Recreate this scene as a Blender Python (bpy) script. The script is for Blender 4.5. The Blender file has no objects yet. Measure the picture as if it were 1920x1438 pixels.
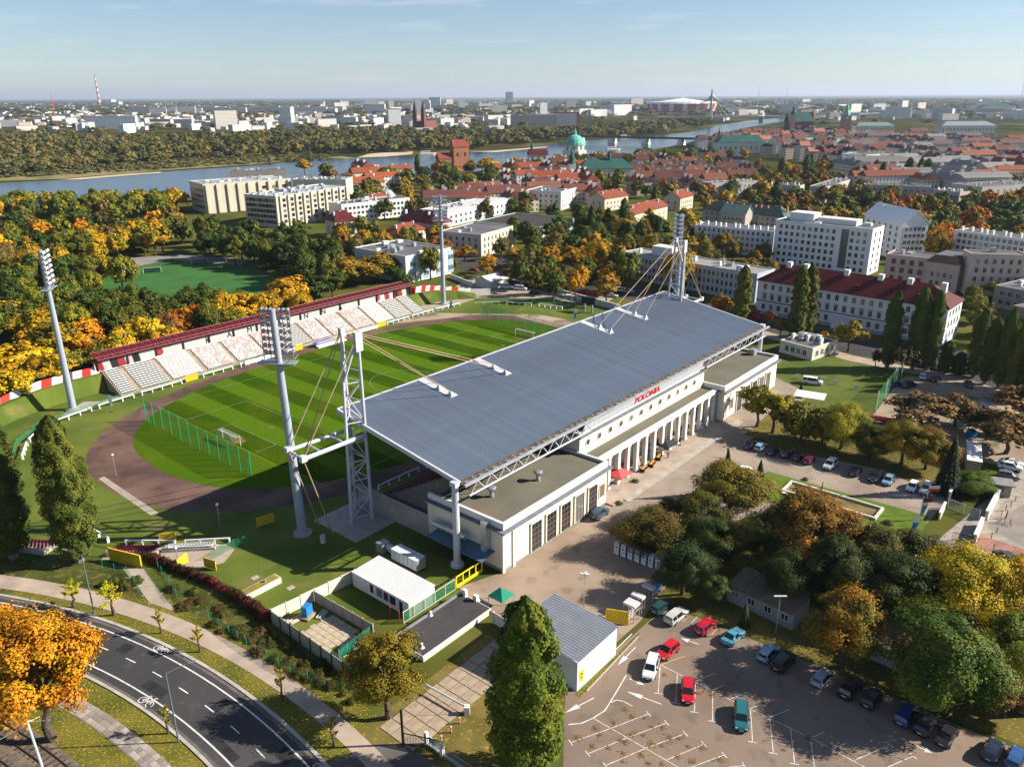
import bpy, math, random
import numpy as np
from mathutils import Vector, Matrix

SC = bpy.context.scene
COL = SC.collection
R_ = math.radians

# ---------------------------------------------------------------- camera
CAM_H = 73.3                       # metres above the pitch
F_PX, CX, CY, HOR = 1480.0, 960.0, 719.0, 180.0   # lens in photo pixels (1920 x 1438), height of the horizon
PITCH = math.atan((CY - HOR) / F_PX)
ROLL = R_(0.27)
cd = bpy.data.cameras.new('camera')
cam = bpy.data.objects.new('camera', cd); COL.objects.link(cam)
cd.sensor_fit = 'HORIZONTAL'; cd.sensor_width = 36.0
cd.lens = 36.0 * F_PX / 1920.0
cd.clip_start = 1.0; cd.clip_end = 120000.0
cam.matrix_world = (Matrix.Translation((0, 0, CAM_H)) @ Matrix.Rotation(math.pi / 2 - PITCH, 4, 'X')
                    @ Matrix.Rotation(-ROLL, 4, 'Z'))
SC.camera = cam

# ---------------------------------------------------------------- sky, sun, exposure
SUN_AZ, SUN_EL = 86.6, 30.0        # degrees clockwise from the view direction (+Y); height of the sun
world = bpy.data.worlds.new('World'); SC.world = world; world.use_nodes = True
wn, wl = world.node_tree.nodes, world.node_tree.links
wn.clear()
wo = wn.new('ShaderNodeOutputWorld'); wb = wn.new('ShaderNodeBackground'); sky = wn.new('ShaderNodeTexSky')
sky.sky_type = 'NISHITA'; sky.sun_disc = False
sky.sun_elevation = R_(SUN_EL); sky.sun_rotation = R_(SUN_AZ)
sky.altitude = 150; sky.air_density = 0.9; sky.dust_density = 0.25; sky.ozone_density = 3.5
wb.inputs['Strength'].default_value = 0.059
# thin streaks of high cloud low in the sky
wtc = wn.new('ShaderNodeTexCoord'); wmap = wn.new('ShaderNodeMapping'); wmap.inputs['Scale'].default_value = (5.0, 5.0, 46.0)
wno = wn.new('ShaderNodeTexNoise'); wno.inputs['Scale'].default_value = 1.6; wno.inputs['Detail'].default_value = 7
wr = wn.new('ShaderNodeValToRGB'); wr.color_ramp.elements[0].position = 0.55; wr.color_ramp.elements[1].position = 0.80
wr.color_ramp.elements[1].color = (0.5, 0.5, 0.5, 1)
wmx = wn.new('ShaderNodeMixRGB'); wmx.inputs['Color2'].default_value = (6.6, 6.9, 7.4, 1)
wl.new(wtc.outputs['Generated'], wmap.inputs['Vector']); wl.new(wmap.outputs['Vector'], wno.inputs['Vector'])
wl.new(wno.outputs['Fac'], wr.inputs['Fac']); wl.new(wr.outputs['Color'], wmx.inputs['Fac'])
veil = wn.new('ShaderNodeMixRGB'); veil.inputs['Fac'].default_value = 0.08; veil.inputs['Color2'].default_value = (4.5, 5.0, 6.4, 1)   # even pale tint mixed in to lighten and grey the sky
wl.new(sky.outputs['Color'], veil.inputs['Color1']); wl.new(veil.outputs['Color'], wmx.inputs['Color1'])
wl.new(wmx.outputs['Color'], wb.inputs['Color']); wl.new(wb.outputs['Background'], wo.inputs['Surface'])
sd = bpy.data.lights.new('sun', 'SUN'); sd.energy = 5.0; sd.angle = R_(0.5); sd.color = (1.0, 0.92, 0.80)
sun = bpy.data.objects.new('sun', sd); COL.objects.link(sun)
_to = Vector((math.sin(R_(SUN_AZ)) * math.cos(R_(SUN_EL)), math.cos(R_(SUN_AZ)) * math.cos(R_(SUN_EL)), math.sin(R_(SUN_EL))))
sun.rotation_euler = _to.to_track_quat('Z', 'Y').to_euler()
sun.location = (0, 0, 200)
SC.view_settings.view_transform = 'Standard'; SC.view_settings.look = 'None'
SC.view_settings.exposure = 1.07; SC.view_settings.gamma = 1.0; SC.view_settings.use_curve_mapping = False
SC.cycles.max_bounces = 6; SC.cycles.diffuse_bounces = 1; SC.cycles.glossy_bounces = 3
SC.cycles.transmission_bounces = 4; SC.cycles.transparent_max_bounces = 12; SC.cycles.volume_bounces = 0
SC.cycles.use_denoising = True

# ---------------------------------------------------------------- survey: where things stand
def G(px, py, z=0.0):
    "point of the place at height z seen at this pixel of the photograph"
    a, b = px - CX, CY - py
    c, s = math.cos(ROLL), math.sin(ROLL)
    a, b = a * c + b * s, -a * s + b * c
    y = F_PX * math.cos(PITCH) + b * math.sin(PITCH); zz = -F_PX * math.sin(PITCH) + b * math.cos(PITCH)
    t = (z - CAM_H) / zz
    return Vector((a * t, y * t, z))
UA = R_(40)
U = Vector((math.sin(UA), math.cos(UA), 0)); V = Vector((math.cos(UA), -math.sin(UA), 0))
C0 = Vector((-29.78, 203.79, 0))   # centre spot of the pitch
SROT = R_(50)                      # turn of the stadium's long axis from +X
def W(u, v, z=0.0):
    "stadium grid: u along the pitch, v towards the main stand"
    return C0 + U * u + V * v + Vector((0, 0, z))
def dist(a, b): return math.hypot(a[0] - b[0], a[1] - b[1])

# ---------------------------------------------------------------- materials
MATS = {}
def mat(name, col, rough=0.8, var=0.12, scale=0.6, metal=0.0, bump=0.0, bscale=None, col2=None, spec=0.14, objcol=False,
        detail=5.0, thr=(0.35, 0.65)):
    if name in MATS: return MATS[name]
    m = bpy.data.materials.new(name); m.use_nodes = True
    n, l = m.node_tree.nodes, m.node_tree.links
    b = n['Principled BSDF']
    b.inputs['Roughness'].default_value = rough; b.inputs['Metallic'].default_value = metal
    b.inputs['Specular IOR Level'].default_value = spec
    tc = n.new('ShaderNodeTexCoord')
    no = n.new('ShaderNodeTexNoise'); no.inputs['Scale'].default_value = scale; no.inputs['Detail'].default_value = detail
    l.new(tc.outputs['Object'], no.inputs['Vector'])
    rp = n.new('ShaderNodeValToRGB')
    rp.color_ramp.elements[0].position = thr[0]; rp.color_ramp.elements[1].position = thr[1]
    l.new(no.outputs['Fac'], rp.inputs['Fac'])
    c = col
    if col2 is None:
        lo = [max(0, x * (1 - var)) for x in c]; hi = [min(1, x * (1 + var)) for x in c]
    else: lo, hi = c, col2
    if objcol:
        lo = [1 - var] * 3; hi = [1.0] * 3
        oi = n.new('ShaderNodeObjectInfo'); mx = n.new('ShaderNodeMixRGB'); mx.blend_type = 'MULTIPLY'; mx.inputs['Fac'].default_value = 1
        l.new(oi.outputs['Color'], mx.inputs['Color1']); l.new(rp.outputs['Color'], mx.inputs['Color2'])
        l.new(mx.outputs['Color'], b.inputs['Base Color'])
    else:
        l.new(rp.outputs['Color'], b.inputs['Base Color'])
    rp.color_ramp.elements[0].color = (*lo, 1); rp.color_ramp.elements[1].color = (*hi, 1)
    if bump:
        n2 = n.new('ShaderNodeTexNoise'); n2.inputs['Scale'].default_value = bscale or scale * 6; n2.inputs['Detail'].default_value = 4
        l.new(tc.outputs['Object'], n2.inputs['Vector'])
        bp = n.new('ShaderNodeBump'); bp.inputs['Strength'].default_value = bump; bp.inputs['Distance'].default_value = 0.1
        l.new(n2.outputs['Fac'], bp.inputs['Height']); l.new(bp.outputs['Normal'], b.inputs['Normal'])
    MATS[name] = m
    return m

def speckle(m, col, scale, lo, hi, fac=1.0):
    "scatter of small flecks (fallen leaves, stains, clods) over a material's base colour"
    n, l = m.node_tree.nodes, m.node_tree.links
    b = n['Principled BSDF']; src = b.inputs['Base Color'].links[0].from_socket
    tc = n.new('ShaderNodeTexCoord'); no = n.new('ShaderNodeTexNoise'); no.inputs['Scale'].default_value = scale; no.inputs['Detail'].default_value = 3
    l.new(tc.outputs['Object'], no.inputs['Vector'])
    rp = n.new('ShaderNodeValToRGB'); rp.color_ramp.elements[0].position = lo; rp.color_ramp.elements[1].position = hi
    rp.color_ramp.elements[1].color = (fac, fac, fac, 1)
    l.new(no.outputs['Fac'], rp.inputs['Fac'])
    mx = n.new('ShaderNodeMixRGB'); mx.inputs['Color2'].default_value = (*col, 1)
    l.new(rp.outputs['Color'], mx.inputs['Fac']); l.new(src, mx.inputs['Color1']); l.new(mx.outputs['Color'], b.inputs['Base Color'])
    return m

def vary(m, lo, hi, col=None, thr=.8):
    "piece to piece difference: each object a little lighter or darker, a share of them in another colour"
    n, l = m.node_tree.nodes, m.node_tree.links; b = n['Principled BSDF']; src = b.inputs['Base Color'].links[0].from_socket
    oi = n.new('ShaderNodeObjectInfo'); mr = n.new('ShaderNodeMapRange'); mr.inputs['To Min'].default_value = lo; mr.inputs['To Max'].default_value = hi
    l.new(oi.outputs['Random'], mr.inputs['Value']); mx = n.new('ShaderNodeMixRGB'); mx.blend_type = 'MULTIPLY'; mx.inputs['Fac'].default_value = 1
    l.new(src, mx.inputs['Color1']); l.new(mr.outputs['Result'], mx.inputs['Color2']); out = mx.outputs['Color']
    if col:
        ml = n.new('ShaderNodeMath'); ml.operation = 'MULTIPLY'; ml.inputs[1].default_value = 17.3; fr = n.new('ShaderNodeMath'); fr.operation = 'FRACT'; gt = n.new('ShaderNodeMath'); gt.operation = 'GREATER_THAN'; gt.inputs[1].default_value = thr
        l.new(oi.outputs['Random'], ml.inputs[0]); l.new(ml.outputs[0], fr.inputs[0]); l.new(fr.outputs[0], gt.inputs[0])
        m2 = n.new('ShaderNodeMixRGB'); m2.inputs['Color2'].default_value = (*col, 1); l.new(gt.outputs[0], m2.inputs['Fac']); l.new(out, m2.inputs['Color1']); out = m2.outputs['Color']
    l.new(out, b.inputs['Base Color']); return m

# ---------------------------------------------------------------- mesh builder
class MB:
    def __init__(s): s.v = []; s.f = []; s.mi = []; s.m = 0
    def add(s, vs, fs):
        o = len(s.v); s.v += [tuple(p) for p in vs]; s.f += [tuple(i + o for i in f) for f in fs]; s.mi += [s.m] * len(fs); return s
    def box(s, x0, x1, y0, y1, z0, z1):
        return s.add([(x0, y0, z0), (x1, y0, z0), (x1, y1, z0), (x0, y1, z0), (x0, y0, z1), (x1, y0, z1), (x1, y1, z1), (x0, y1, z1)],
                     [(0, 3, 2, 1), (4, 5, 6, 7), (0, 1, 5, 4), (1, 2, 6, 5), (2, 3, 7, 6), (3, 0, 4, 7)])
    def prism(s, poly, z0, z1, bottom=True):
        n = len(poly); a = sum(poly[i][0] * poly[(i + 1) % n][1] - poly[(i + 1) % n][0] * poly[i][1] for i in range(n))
        if a < 0: poly = poly[::-1]
        vs = [(p[0], p[1], z0) for p in poly] + [(p[0], p[1], z1) for p in poly]
        fs = [tuple(range(n, 2 * n))] + [(i, (i + 1) % n, n + (i + 1) % n, n + i) for i in range(n)]
        if bottom: fs.append(tuple(range(n - 1, -1, -1)))
        return s.add(vs, fs)
    def sheet(s, poly, z):
        n = len(poly); a = sum(poly[i][0] * poly[(i + 1) % n][1] - poly[(i + 1) % n][0] * poly[i][1] for i in range(n))
        if a < 0: poly = poly[::-1]
        return s.add([(p[0], p[1], z) for p in poly], [tuple(range(n))])
    def tube(s, p0, p1, r0, r1=None, n=8, cap=True):
        r1 = r0 if r1 is None else r1
        p0, p1 = Vector(p0), Vector(p1); d = (p1 - p0).normalized()
        a = d.cross(Vector((0, 0, 1)) if abs(d.z) < 0.95 else Vector((1, 0, 0))).normalized(); b = d.cross(a)
        vs = []
        for p, r in ((p0, r0), (p1, r1)):
            for k in range(n):
                t = 2 * math.pi * k / n; vs.append(p + a * (r * math.cos(t)) + b * (r * math.sin(t)))
        fs = [(k, n + k, n + (k + 1) % n, (k + 1) % n) for k in range(n)]
        if cap: fs += [tuple(range(n)), tuple(range(2 * n - 1, n - 1, -1))]
        return s.add(vs, fs)
    def quad(s, *p): return s.add(p, [tuple(range(len(p)))])
    def lathe(s, prof, n=12, c=(0, 0)):
        vs = []
        for r, z in prof:
            for k in range(n):
                t = 2 * math.pi * k / n; vs.append((c[0] + r * math.cos(t), c[1] + r * math.sin(t), z))
        fs = []
        for i in range(len(prof) - 1):
            for k in range(n): fs.append((i * n + k, i * n + (k + 1) % n, (i + 1) * n + (k + 1) % n, (i + 1) * n + k))
        fs.append(tuple(range(n - 1, -1, -1))); fs.append(tuple(range((len(prof) - 1) * n, len(prof) * n)))
        return s.add(vs, fs)
    def mesh(s, name, *mats):
        me = bpy.data.meshes.new(name); me.from_pydata(s.v, [], s.f)
        for m in mats: me.materials.append(m)
        if len(mats) > 1: me.polygons.foreach_set('material_index', s.mi)
        me.update(); return me
    def build(s, name, m, parent=None, loc=None, rz=None):
        mats = m if isinstance(m, (list, tuple)) else [m]
        return obj(name, s.mesh(name, *mats), parent, loc, rz)

def obj(name, me, parent=None, loc=None, rz=None, scale=None):
    o = bpy.data.objects.new(name, me); COL.objects.link(o)
    if parent is not None: o.parent = parent
    if loc is not None: o.location = loc
    if rz is not None: o.rotation_euler = (0, 0, rz)
    if scale is not None: o.scale = scale
    return o
def tag(o, label=None, cat=None, group=None, kind=None):
    if label: o['label'] = label
    if cat: o['category'] = cat
    if group: o['group'] = group
    if kind: o['kind'] = kind
    return o
def thing(name, label, cat, loc=(0, 0, 0), rz=0.0, group=None):
    o = bpy.data.objects.new(name, None); COL.objects.link(o); o.empty_display_size = 0.5
    o.location = loc; o.rotation_euler = (0, 0, rz)
    return tag(o, label, cat, group)
def copy_tree(o, parent=None):
    c = o.copy(); COL.objects.link(c); c.parent = parent
    for ch in o.children: copy_tree(ch, c)
    return c
def struct(name, mb, m, loc=None, rz=None): return tag(mb.build(name, m, None, loc, rz), kind='structure')
def ground_sheet(name, pts, z, m, parent=None):
    "a flat area of the ground given by its outline"
    o = MB().sheet([(p[0], p[1]) for p in pts], z).build(name, m, parent)
    if parent is None: tag(o, kind='structure')
    return o
def px(*pts): return [G(a, b) for a, b in pts]
_ORD = 'first second third fourth fifth sixth seventh eighth ninth tenth eleventh twelfth thirteenth fourteenth fifteenth sixteenth seventeenth eighteenth nineteenth'.split()
_TEN = {2: 'twent', 3: 'thirt', 4: 'fort', 5: 'fift', 6: 'sixt', 7: 'sevent', 8: 'eight', 9: 'ninet'}
def ordw(i):
    "1 -> first"
    if i < 20: return _ORD[i - 1]
    if i >= 100: return 'hundred' + ('th' if i == 100 else ' and ' + ordw(i - 100))
    t, u = divmod(i, 10); return _TEN[t] + ('ieth' if u == 0 else 'y-' + _ORD[u - 1])
def text_mesh(name, body, size, m, depth=0.05, shear=0.0):
    cu = bpy.data.curves.new(name, 'FONT'); cu.body = body; cu.size = size; cu.extrude = depth; cu.shear = shear
    cu.align_x = 'CENTER'; cu.align_y = 'CENTER'
    t = bpy.data.objects.new(name, cu); COL.objects.link(t)
    dg = bpy.context.evaluated_depsgraph_get(); me = bpy.data.meshes.new_from_object(t.evaluated_get(dg))
    bpy.data.objects.remove(t); me.materials.clear(); me.materials.append(m); return me

FOOT = []        # footprints (x, y, radius) that trees keep clear of
def keep(x, y, r): FOOT.append((x, y, r))
def clear_of(x, y, r):
    return all((x - a) ** 2 + (y - b) ** 2 > (r + c) ** 2 for a, b, c in FOOT)
# ================================================================ materials of the setting
m_lawn = speckle(mat('lawn', (0.062, 0.098, 0.012), 0.9, scale=0.07, col2=(0.125, 0.15, 0.022), bump=0.5, bscale=2.5), (0.19, 0.15, 0.055), 0.16, 0.55, 0.75, 0.7)
m_verge = speckle(mat('leafy_verge', (0.075, 0.085, 0.012), 0.95, scale=0.2, col2=(0.15, 0.135, 0.022), bump=0.5, bscale=3), (0.42, 0.27, 0.03), 3.6, 0.56, 0.66)
m_asph = speckle(mat('asphalt', (0.042, 0.041, 0.044), 0.85, scale=0.05, col2=(0.066, 0.062, 0.062), bump=0.15, bscale=9), (0.09, 0.085, 0.08), 0.5, 0.58, 0.72, 0.5)
m_lot = speckle(mat('worn_parking_asphalt', (0.175, 0.130, 0.100), 0.9, scale=0.06, col2=(0.25, 0.185, 0.14), bump=0.2, bscale=5), (0.10, 0.08, 0.062), 0.35, 0.56, 0.72, 0.55)
m_forecourt = speckle(mat('forecourt_concrete', (0.25, 0.185, 0.135), 0.9, scale=0.09, col2=(0.35, 0.265, 0.195), bump=0.2, bscale=5), (0.15, 0.12, 0.085), 0.3, 0.56, 0.7, 0.6)
m_plaza = speckle(mat('plaza_setts', (0.235, 0.185, 0.145), 0.9, scale=0.12, col2=(0.33, 0.265, 0.21), bump=0.35, bscale=7), (0.15, 0.12, 0.09), 0.4, 0.55, 0.72, 0.5)
m_pave = mat('paving_slabs', (0.32, 0.25, 0.195), 0.9, scale=0.3, col2=(0.43, 0.345, 0.275), bump=0.2, bscale=4)
m_pave2 = mat('grey_paving', (0.25, 0.215, 0.18), 0.9, scale=0.8, col2=(0.36, 0.31, 0.26), bump=0.2, bscale=4)
m_kerb = mat('kerb_stone', (0.40, 0.365, 0.32), 0.9, var=0.15, scale=0.5)
m_paint = mat('road_paint', (0.72, 0.71, 0.68), 0.7, scale=1.2, col2=(0.50, 0.48, 0.45))
m_paintw = mat('worn_paint', (0.34, 0.29, 0.25), 0.8, scale=1.8, col2=(0.66, 0.62, 0.57), thr=(0.32, 0.55))
m_painty = mat('yellow_paint', (0.60, 0.42, 0.06), 0.7, scale=1.2, col2=(0.42, 0.32, 0.10))
m_track = speckle(mat('cinder_track', (0.085, 0.050, 0.041), 0.95, scale=0.09, col2=(0.165, 0.098, 0.076), bump=0.3, bscale=3), (0.05, 0.035, 0.03), 0.22, 0.52, 0.7, 0.65)
m_sandy = speckle(mat('bare_sandy_ground', (0.24, 0.18, 0.125), 0.95, scale=0.08, col2=(0.38, 0.30, 0.215), bump=0.3, bscale=3), (0.09, 0.10, 0.03), 0.12, 0.55, 0.66, 0.8)
m_pathm = mat('path_concrete', (0.30, 0.245, 0.19), 0.9, scale=0.25, col2=(0.39, 0.325, 0.255))
m_redpav = mat('red_brick_paving', (0.27, 0.125, 0.095), 0.9, scale=0.5, col2=(0.34, 0.18, 0.14))
m_conc = mat('concrete', (0.36, 0.33, 0.28), 0.9, var=0.14, scale=0.5, bump=0.15)
m_white = mat('white_paint', (0.64, 0.63, 0.60), 0.55, var=0.06, scale=0.8)
m_dark = mat('dark_glass', (0.018, 0.022, 0.03), 0.12, var=0.3, scale=0.3, spec=0.6)
m_dark = vary(m_dark, .6, 2.2, (.16, .165, .16), .80)
m_black = mat('black_metal', (0.02, 0.02, 0.022), 0.6, var=0.2)
m_steel = mat('galvanised_steel', (0.40, 0.42, 0.44), 0.42, var=0.08, scale=0.7, metal=0.55)
m_yellow = mat('yellow_enamel', (0.80, 0.52, 0.01), 0.5, var=0.06)
m_green_net = None

# ---- ground sheet to the horizon: grass near by, woods and suburbs far off
m = bpy.data.materials.new('ground'); m.use_nodes = True; n, l = m.node_tree.nodes, m.node_tree.links
b = n['Principled BSDF']; b.inputs['Roughness'].default_value = 1.0; b.inputs['Specular IOR Level'].default_value = 0.0
tc = n.new('ShaderNodeTexCoord')
def _ramp(inp, els):
    r = n.new('ShaderNodeValToRGB'); e = r.color_ramp.elements
    e[0].position, e[0].color = els[0][0], (*els[0][1], 1); e[1].position, e[1].color = els[-1][0], (*els[-1][1], 1)
    for p_, c_ in els[1:-1]: q = e.new(p_); q.color = (*c_, 1)
    l.new(inp, r.inputs['Fac']); return r.outputs['Color']
def _noise(sc, det=6):
    q = n.new('ShaderNodeTexNoise'); q.inputs['Scale'].default_value = sc; q.inputs['Detail'].default_value = det
    l.new(tc.outputs['Object'], q.inputs['Vector']); return q.outputs['Fac']
near = _ramp(_noise(0.05), [(0.3, (0.055, 0.068, 0.014)), (0.55, (0.10, 0.105, 0.024)), (0.72, (0.16, 0.125, 0.055))])
far = _ramp(_noise(0.006, 9), [(0.30, (0.016, 0.026, 0.012)), (0.47, (0.040, 0.045, 0.014)), (0.56, (0.075, 0.065, 0.020)), (0.66, (0.115, 0.095, 0.05)), (0.74, (0.20, 0.18, 0.15))])
sp = n.new('ShaderNodeSeparateXYZ'); l.new(tc.outputs['Object'], sp.inputs[0])
mr = n.new('ShaderNodeMapRange'); mr.inputs['From Min'].default_value = 420; mr.inputs['From Max'].default_value = 900
l.new(sp.outputs['Y'], mr.inputs['Value'])
mx = n.new('ShaderNodeMixRGB'); l.new(mr.outputs['Result'], mx.inputs['Fac']); l.new(near, mx.inputs['Color1']); l.new(far, mx.inputs['Color2'])
l.new(mx.outputs['Color'], b.inputs['Base Color'])
MATS['ground'] = m
gm = MB()
xs = [-42000, -9000, -2500, -600, 0, 600, 2500, 9000, 42000]; ys = [-1500, 0, 200, 600, 1500, 4000, 12000, 46000]
gm.v = [(x, y, 0.0) for y in ys for x in xs]
gm.f = [(j * 9 + i, j * 9 + i + 1, j * 9 + 10 + i, j * 9 + 9 + i) for j in range(len(ys) - 1) for i in range(8)]; gm.mi = [0] * len(gm.f)
struct('ground', gm, m)

# ---- stadium lawns, track, pitch
def oval(ru, rv, uc=0.0, vc=0.0, k=2.6, n_=72):
    pts = []
    for i in range(n_):
        t = 2 * math.pi * i / n_; c, s = math.cos(t), math.sin(t)
        pts.append(W(uc + ru * math.copysign(abs(c) ** (2 / k), c), vc + rv * math.copysign(abs(s) ** (2 / k), s)))
    return pts
ground_sheet('stadium_lawn', [W(*q) for q in [(-108, -60), (-96, -63), (108, -63), (112, -20), (104, 30), (100, 44), (60, 62), (-60, 62), (-62, 86), (-84, 62), (-96, 40), (-104, 10)]], 0.010, m_lawn)
ground_sheet('running_track', oval(80.5, 47, -0.5, 1, 2.35), 0.020, m_track)
# mown grass inside the track, cut in stripes across the pitch
mg = bpy.data.materials.new('striped_turf'); mg.use_nodes = True; n, l = mg.node_tree.nodes, mg.node_tree.links
b = n['Principled BSDF']; b.inputs['Roughness'].default_value = 0.9; b.inputs['Specular IOR Level'].default_value = 0.0
tc = n.new('ShaderNodeTexCoord'); sp = n.new('ShaderNodeSeparateXYZ'); l.new(tc.outputs['Object'], sp.inputs[0])
def _math(op, a, b_=None, c_=None):
    q = n.new('ShaderNodeMath'); q.operation = op
    for i, x in enumerate((a, b_, c_)):
        if x is None: continue
        if isinstance(x, (int, float)): q.inputs[i].default_value = x
        else: l.new(x, q.inputs[i])
    return q.outputs[0]
wob = n.new('ShaderNodeTexNoise'); wob.inputs['Scale'].default_value = 0.25; l.new(tc.outputs['Object'], wob.inputs['Vector'])
st = _math('SINE', _math('MULTIPLY', _math('ADD', sp.outputs['X'], _math('MULTIPLY', wob.outputs['Fac'], 0.5)), math.pi / 5.83))
st = _math('MULTIPLY_ADD', _math('MAXIMUM', _math('MINIMUM', _math('MULTIPLY', st, 6.0), 1.0), -1.0), 0.5, 0.5)
inp = _math('LESS_THAN', _math('ABSOLUTE', sp.outputs['X']), 53.5)
st = _math('MULTIPLY_ADD', inp, _math('SUBTRACT', st, 0.62), 0.62)
no = n.new('ShaderNodeTexNoise'); no.inputs['Scale'].default_value = 0.09; no.inputs['Detail'].default_value = 8; l.new(tc.outputs['Object'], no.inputs['Vector'])
r1 = n.new('ShaderNodeMixRGB'); r1.inputs['Color1'].default_value = (0.036, 0.080, 0.003, 1); r1.inputs['Color2'].default_value = (0.076, 0.150, 0.007, 1); l.new(st, r1.inputs['Fac'])
rr_ = n.new('ShaderNodeValToRGB'); rr_.color_ramp.elements[0].position = 0.45; rr_.color_ramp.elements[1].position = 0.75; rr_.color_ramp.elements[1].color = (0.45, 0.45, 0.45, 1)
l.new(no.outputs['Fac'], rr_.inputs['Fac'])
r2 = n.new('ShaderNodeMixRGB'); r2.inputs['Color2'].default_value = (0.135, 0.145, 0.012, 1); l.new(rr_.outputs['Color'], r2.inputs['Fac']); l.new(r1.outputs['Color'], r2.inputs['Color1'])
n3 = n.new('ShaderNodeTexNoise'); n3.inputs['Scale'].default_value = 1.3; n3.inputs['Detail'].default_value = 6; l.new(tc.outputs['Object'], n3.inputs['Vector'])
r3 = n.new('ShaderNodeMixRGB'); r3.blend_type = 'MULTIPLY'; r3.inputs['Fac'].default_value = 0.6
rc = n.new('ShaderNodeValToRGB'); rc.color_ramp.elements[0].position = 0.3; rc.color_ramp.elements[0].color = (0.62, 0.62, 0.62, 1); rc.color_ramp.elements[1].position = 0.7
l.new(n3.outputs['Fac'], rc.inputs['Fac']); l.new(r2.outputs['Color'], r3.inputs['Color1']); l.new(rc.outputs['Color'], r3.inputs['Color2'])
l.new(r3.outputs['Color'], b.inputs['Base Color']); MATS['turf'] = mg
def to_s(p): d = p - C0; return (d.dot(U), -d.dot(V))
pitch = MB().sheet([to_s(p) for p in oval(69.5, 41.5, -0.5, 0, 2.5)], 0.030).build('football_pitch', mg, None, C0, SROT)
tag(pitch, kind='structure')
pl = MB(); lw = 0.10
def pline(x0, y0, x1, y1):
    d = Vector((x1 - x0, y1 - y0)); d.normalize(); p_ = Vector((-d.y, d.x)) * lw * 0.5
    pl.quad((x0 + p_.x, y0 + p_.y, 0.036), (x0 - p_.x, y0 - p_.y, 0.036), (x1 - p_.x, y1 - p_.y, 0.036), (x1 + p_.x, y1 + p_.y, 0.036))
def prect(x0, x1, y0, y1):
    for q in ((x0, y0, x1, y0), (x1, y0, x1, y1), (x1, y1, x0, y1), (x0, y1, x0, y0)): pline(*q)
prect(-52.5, 52.5, -34, 34); pline(0, -34, 0, 34)
for s in (-1, 1):
    prect(*sorted((s * 52.5, s * 36)), -20.15, 20.15); prect(*sorted((s * 52.5, s * 47)), -9.16, 9.16)
for k in range(48):
    t, t2 = 2 * math.pi * k / 48, 2 * math.pi * (k + 1) / 48
    pline(9.15 * math.cos(t), 9.15 * math.sin(t), 9.15 * math.cos(t2), 9.15 * math.sin(t2))
m_worn = mat('worn_turf', (0.10, 0.10, 0.022), 0.95, scale=.5, col2=(0.19, 0.135, 0.06))
rw = random.Random(11)
for s in (-1, 1):
    for cu, cv, ru, rv in ((50.9, 0, 1.5, 3.4), (42, 0, .8, .8)): MB().sheet([(s * cu + ru * math.cos(k * .449) * rw.uniform(.7, 1.15), cv + rv * math.sin(k * .449) * rw.uniform(.7, 1.15)) for k in range(14)], .0335).build('worn_patch', m_worn, pitch)
pl.build('pitch_lines', mat('line_chalk', (0.18, 0.24, 0.10), 0.8, scale=0.6, col2=(0.34, 0.40, 0.24)), pitch)
# foot path along the terrace, gravel apron by the far gate, paths on the near bank
ground_sheet('terrace_path', [W(*q) for q in [(-66, -47.6), (-58, -49.0), (60, -49.4), (66, -50.5), (66, -48.6), (60, -47.6), (-58, -47.2)]], 0.024, m_pathm)
ground_sheet('mast_apron', [W(*q) for q in [(-71, -46), (-63, -52), (-60, -49), (-66, -44.5)]], 0.027, m_conc)
ground_sheet('track_strip', px((185, 898), (195, 893), (298, 962), (282, 966)), 0.026, m_pathm)
ground_sheet('sandy_corner', px((690, 590), (740, 585), (880, 588), (1010, 590), (1100, 605), (1160, 622), (1060, 618), (960, 592), (900, 590), (780, 603), (690, 612)), 0.033, m_sandy)
ground_sheet('gate_yard', px((843, 545), (885, 518), (960, 520), (1010, 535), (1150, 560), (1130, 572), (1000, 560), (900, 558), (800, 590), (735, 585)), 0.022, m_pathm)
ground_sheet('yard_lawn', px((870, 548), (960, 533), (1010, 548), (1000, 557), (890, 556)), 0.028, m_sandy)

# ---- the curving street with its kerbs, verges, pavements and marks
RC, RR = Vector((-108.54, -10.92, 0)), 115.0
def arc(r, a, z=0.0): return Vector((RC.x + (RR + r) * math.cos(R_(a)), RC.y + (RR + r) * math.sin(R_(a)), z))
def ring(name, r0, r1, a0, a1, z, m, step=1.5, parent=None, z1=None):
    mb = MB(); k = max(2, int(abs(a1 - a0) / step) + 1); f0, f1 = (r0, r0), (r1, r1)
    if isinstance(r0, tuple): f0 = r0
    if isinstance(r1, tuple): f1 = r1
    vs = []
    for i in range(k):
        t = i / (k - 1); a = a0 + (a1 - a0) * t
        vs += [arc(f0[0] + (f0[1] - f0[0]) * t, a, z), arc(f1[0] + (f1[1] - f1[0]) * t, a, z)]
    fs = [(2 * i, 2 * i + 1, 2 * i + 3, 2 * i + 2) for i in range(k - 1)]
    if a1 > a0: fs = [f[::-1] for f in fs]
    fs = [f[::-1] for f in fs]
    mb.add(vs, fs)
    if z1 is not None:
        mb.v += [(p.x, p.y, z1) for p in map(Vector, vs)]; o_ = len(vs)
        mb.f = [tuple(i + o_ for i in f) for f in fs]
        for i in range(k - 1):
            mb.f += [(2 * i, 2 * i + 2, o_ + 2 * i + 2, o_ + 2 * i), (2 * i + 1, o_ + 2 * i + 1, o_ + 2 * i + 3, 2 * i + 3)]
        mb.mi = [0] * len(mb.f)
    o = mb.build(name, m, parent)
    if parent is None: tag(o, kind='structure')
    return o
ring('street_verge', -30, (13.5, 12.5), 28, 92, 0.012, m_verge)
road = ring('road', -4.75, 4.3, 28, 100, 0.030, m_asph)
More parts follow.
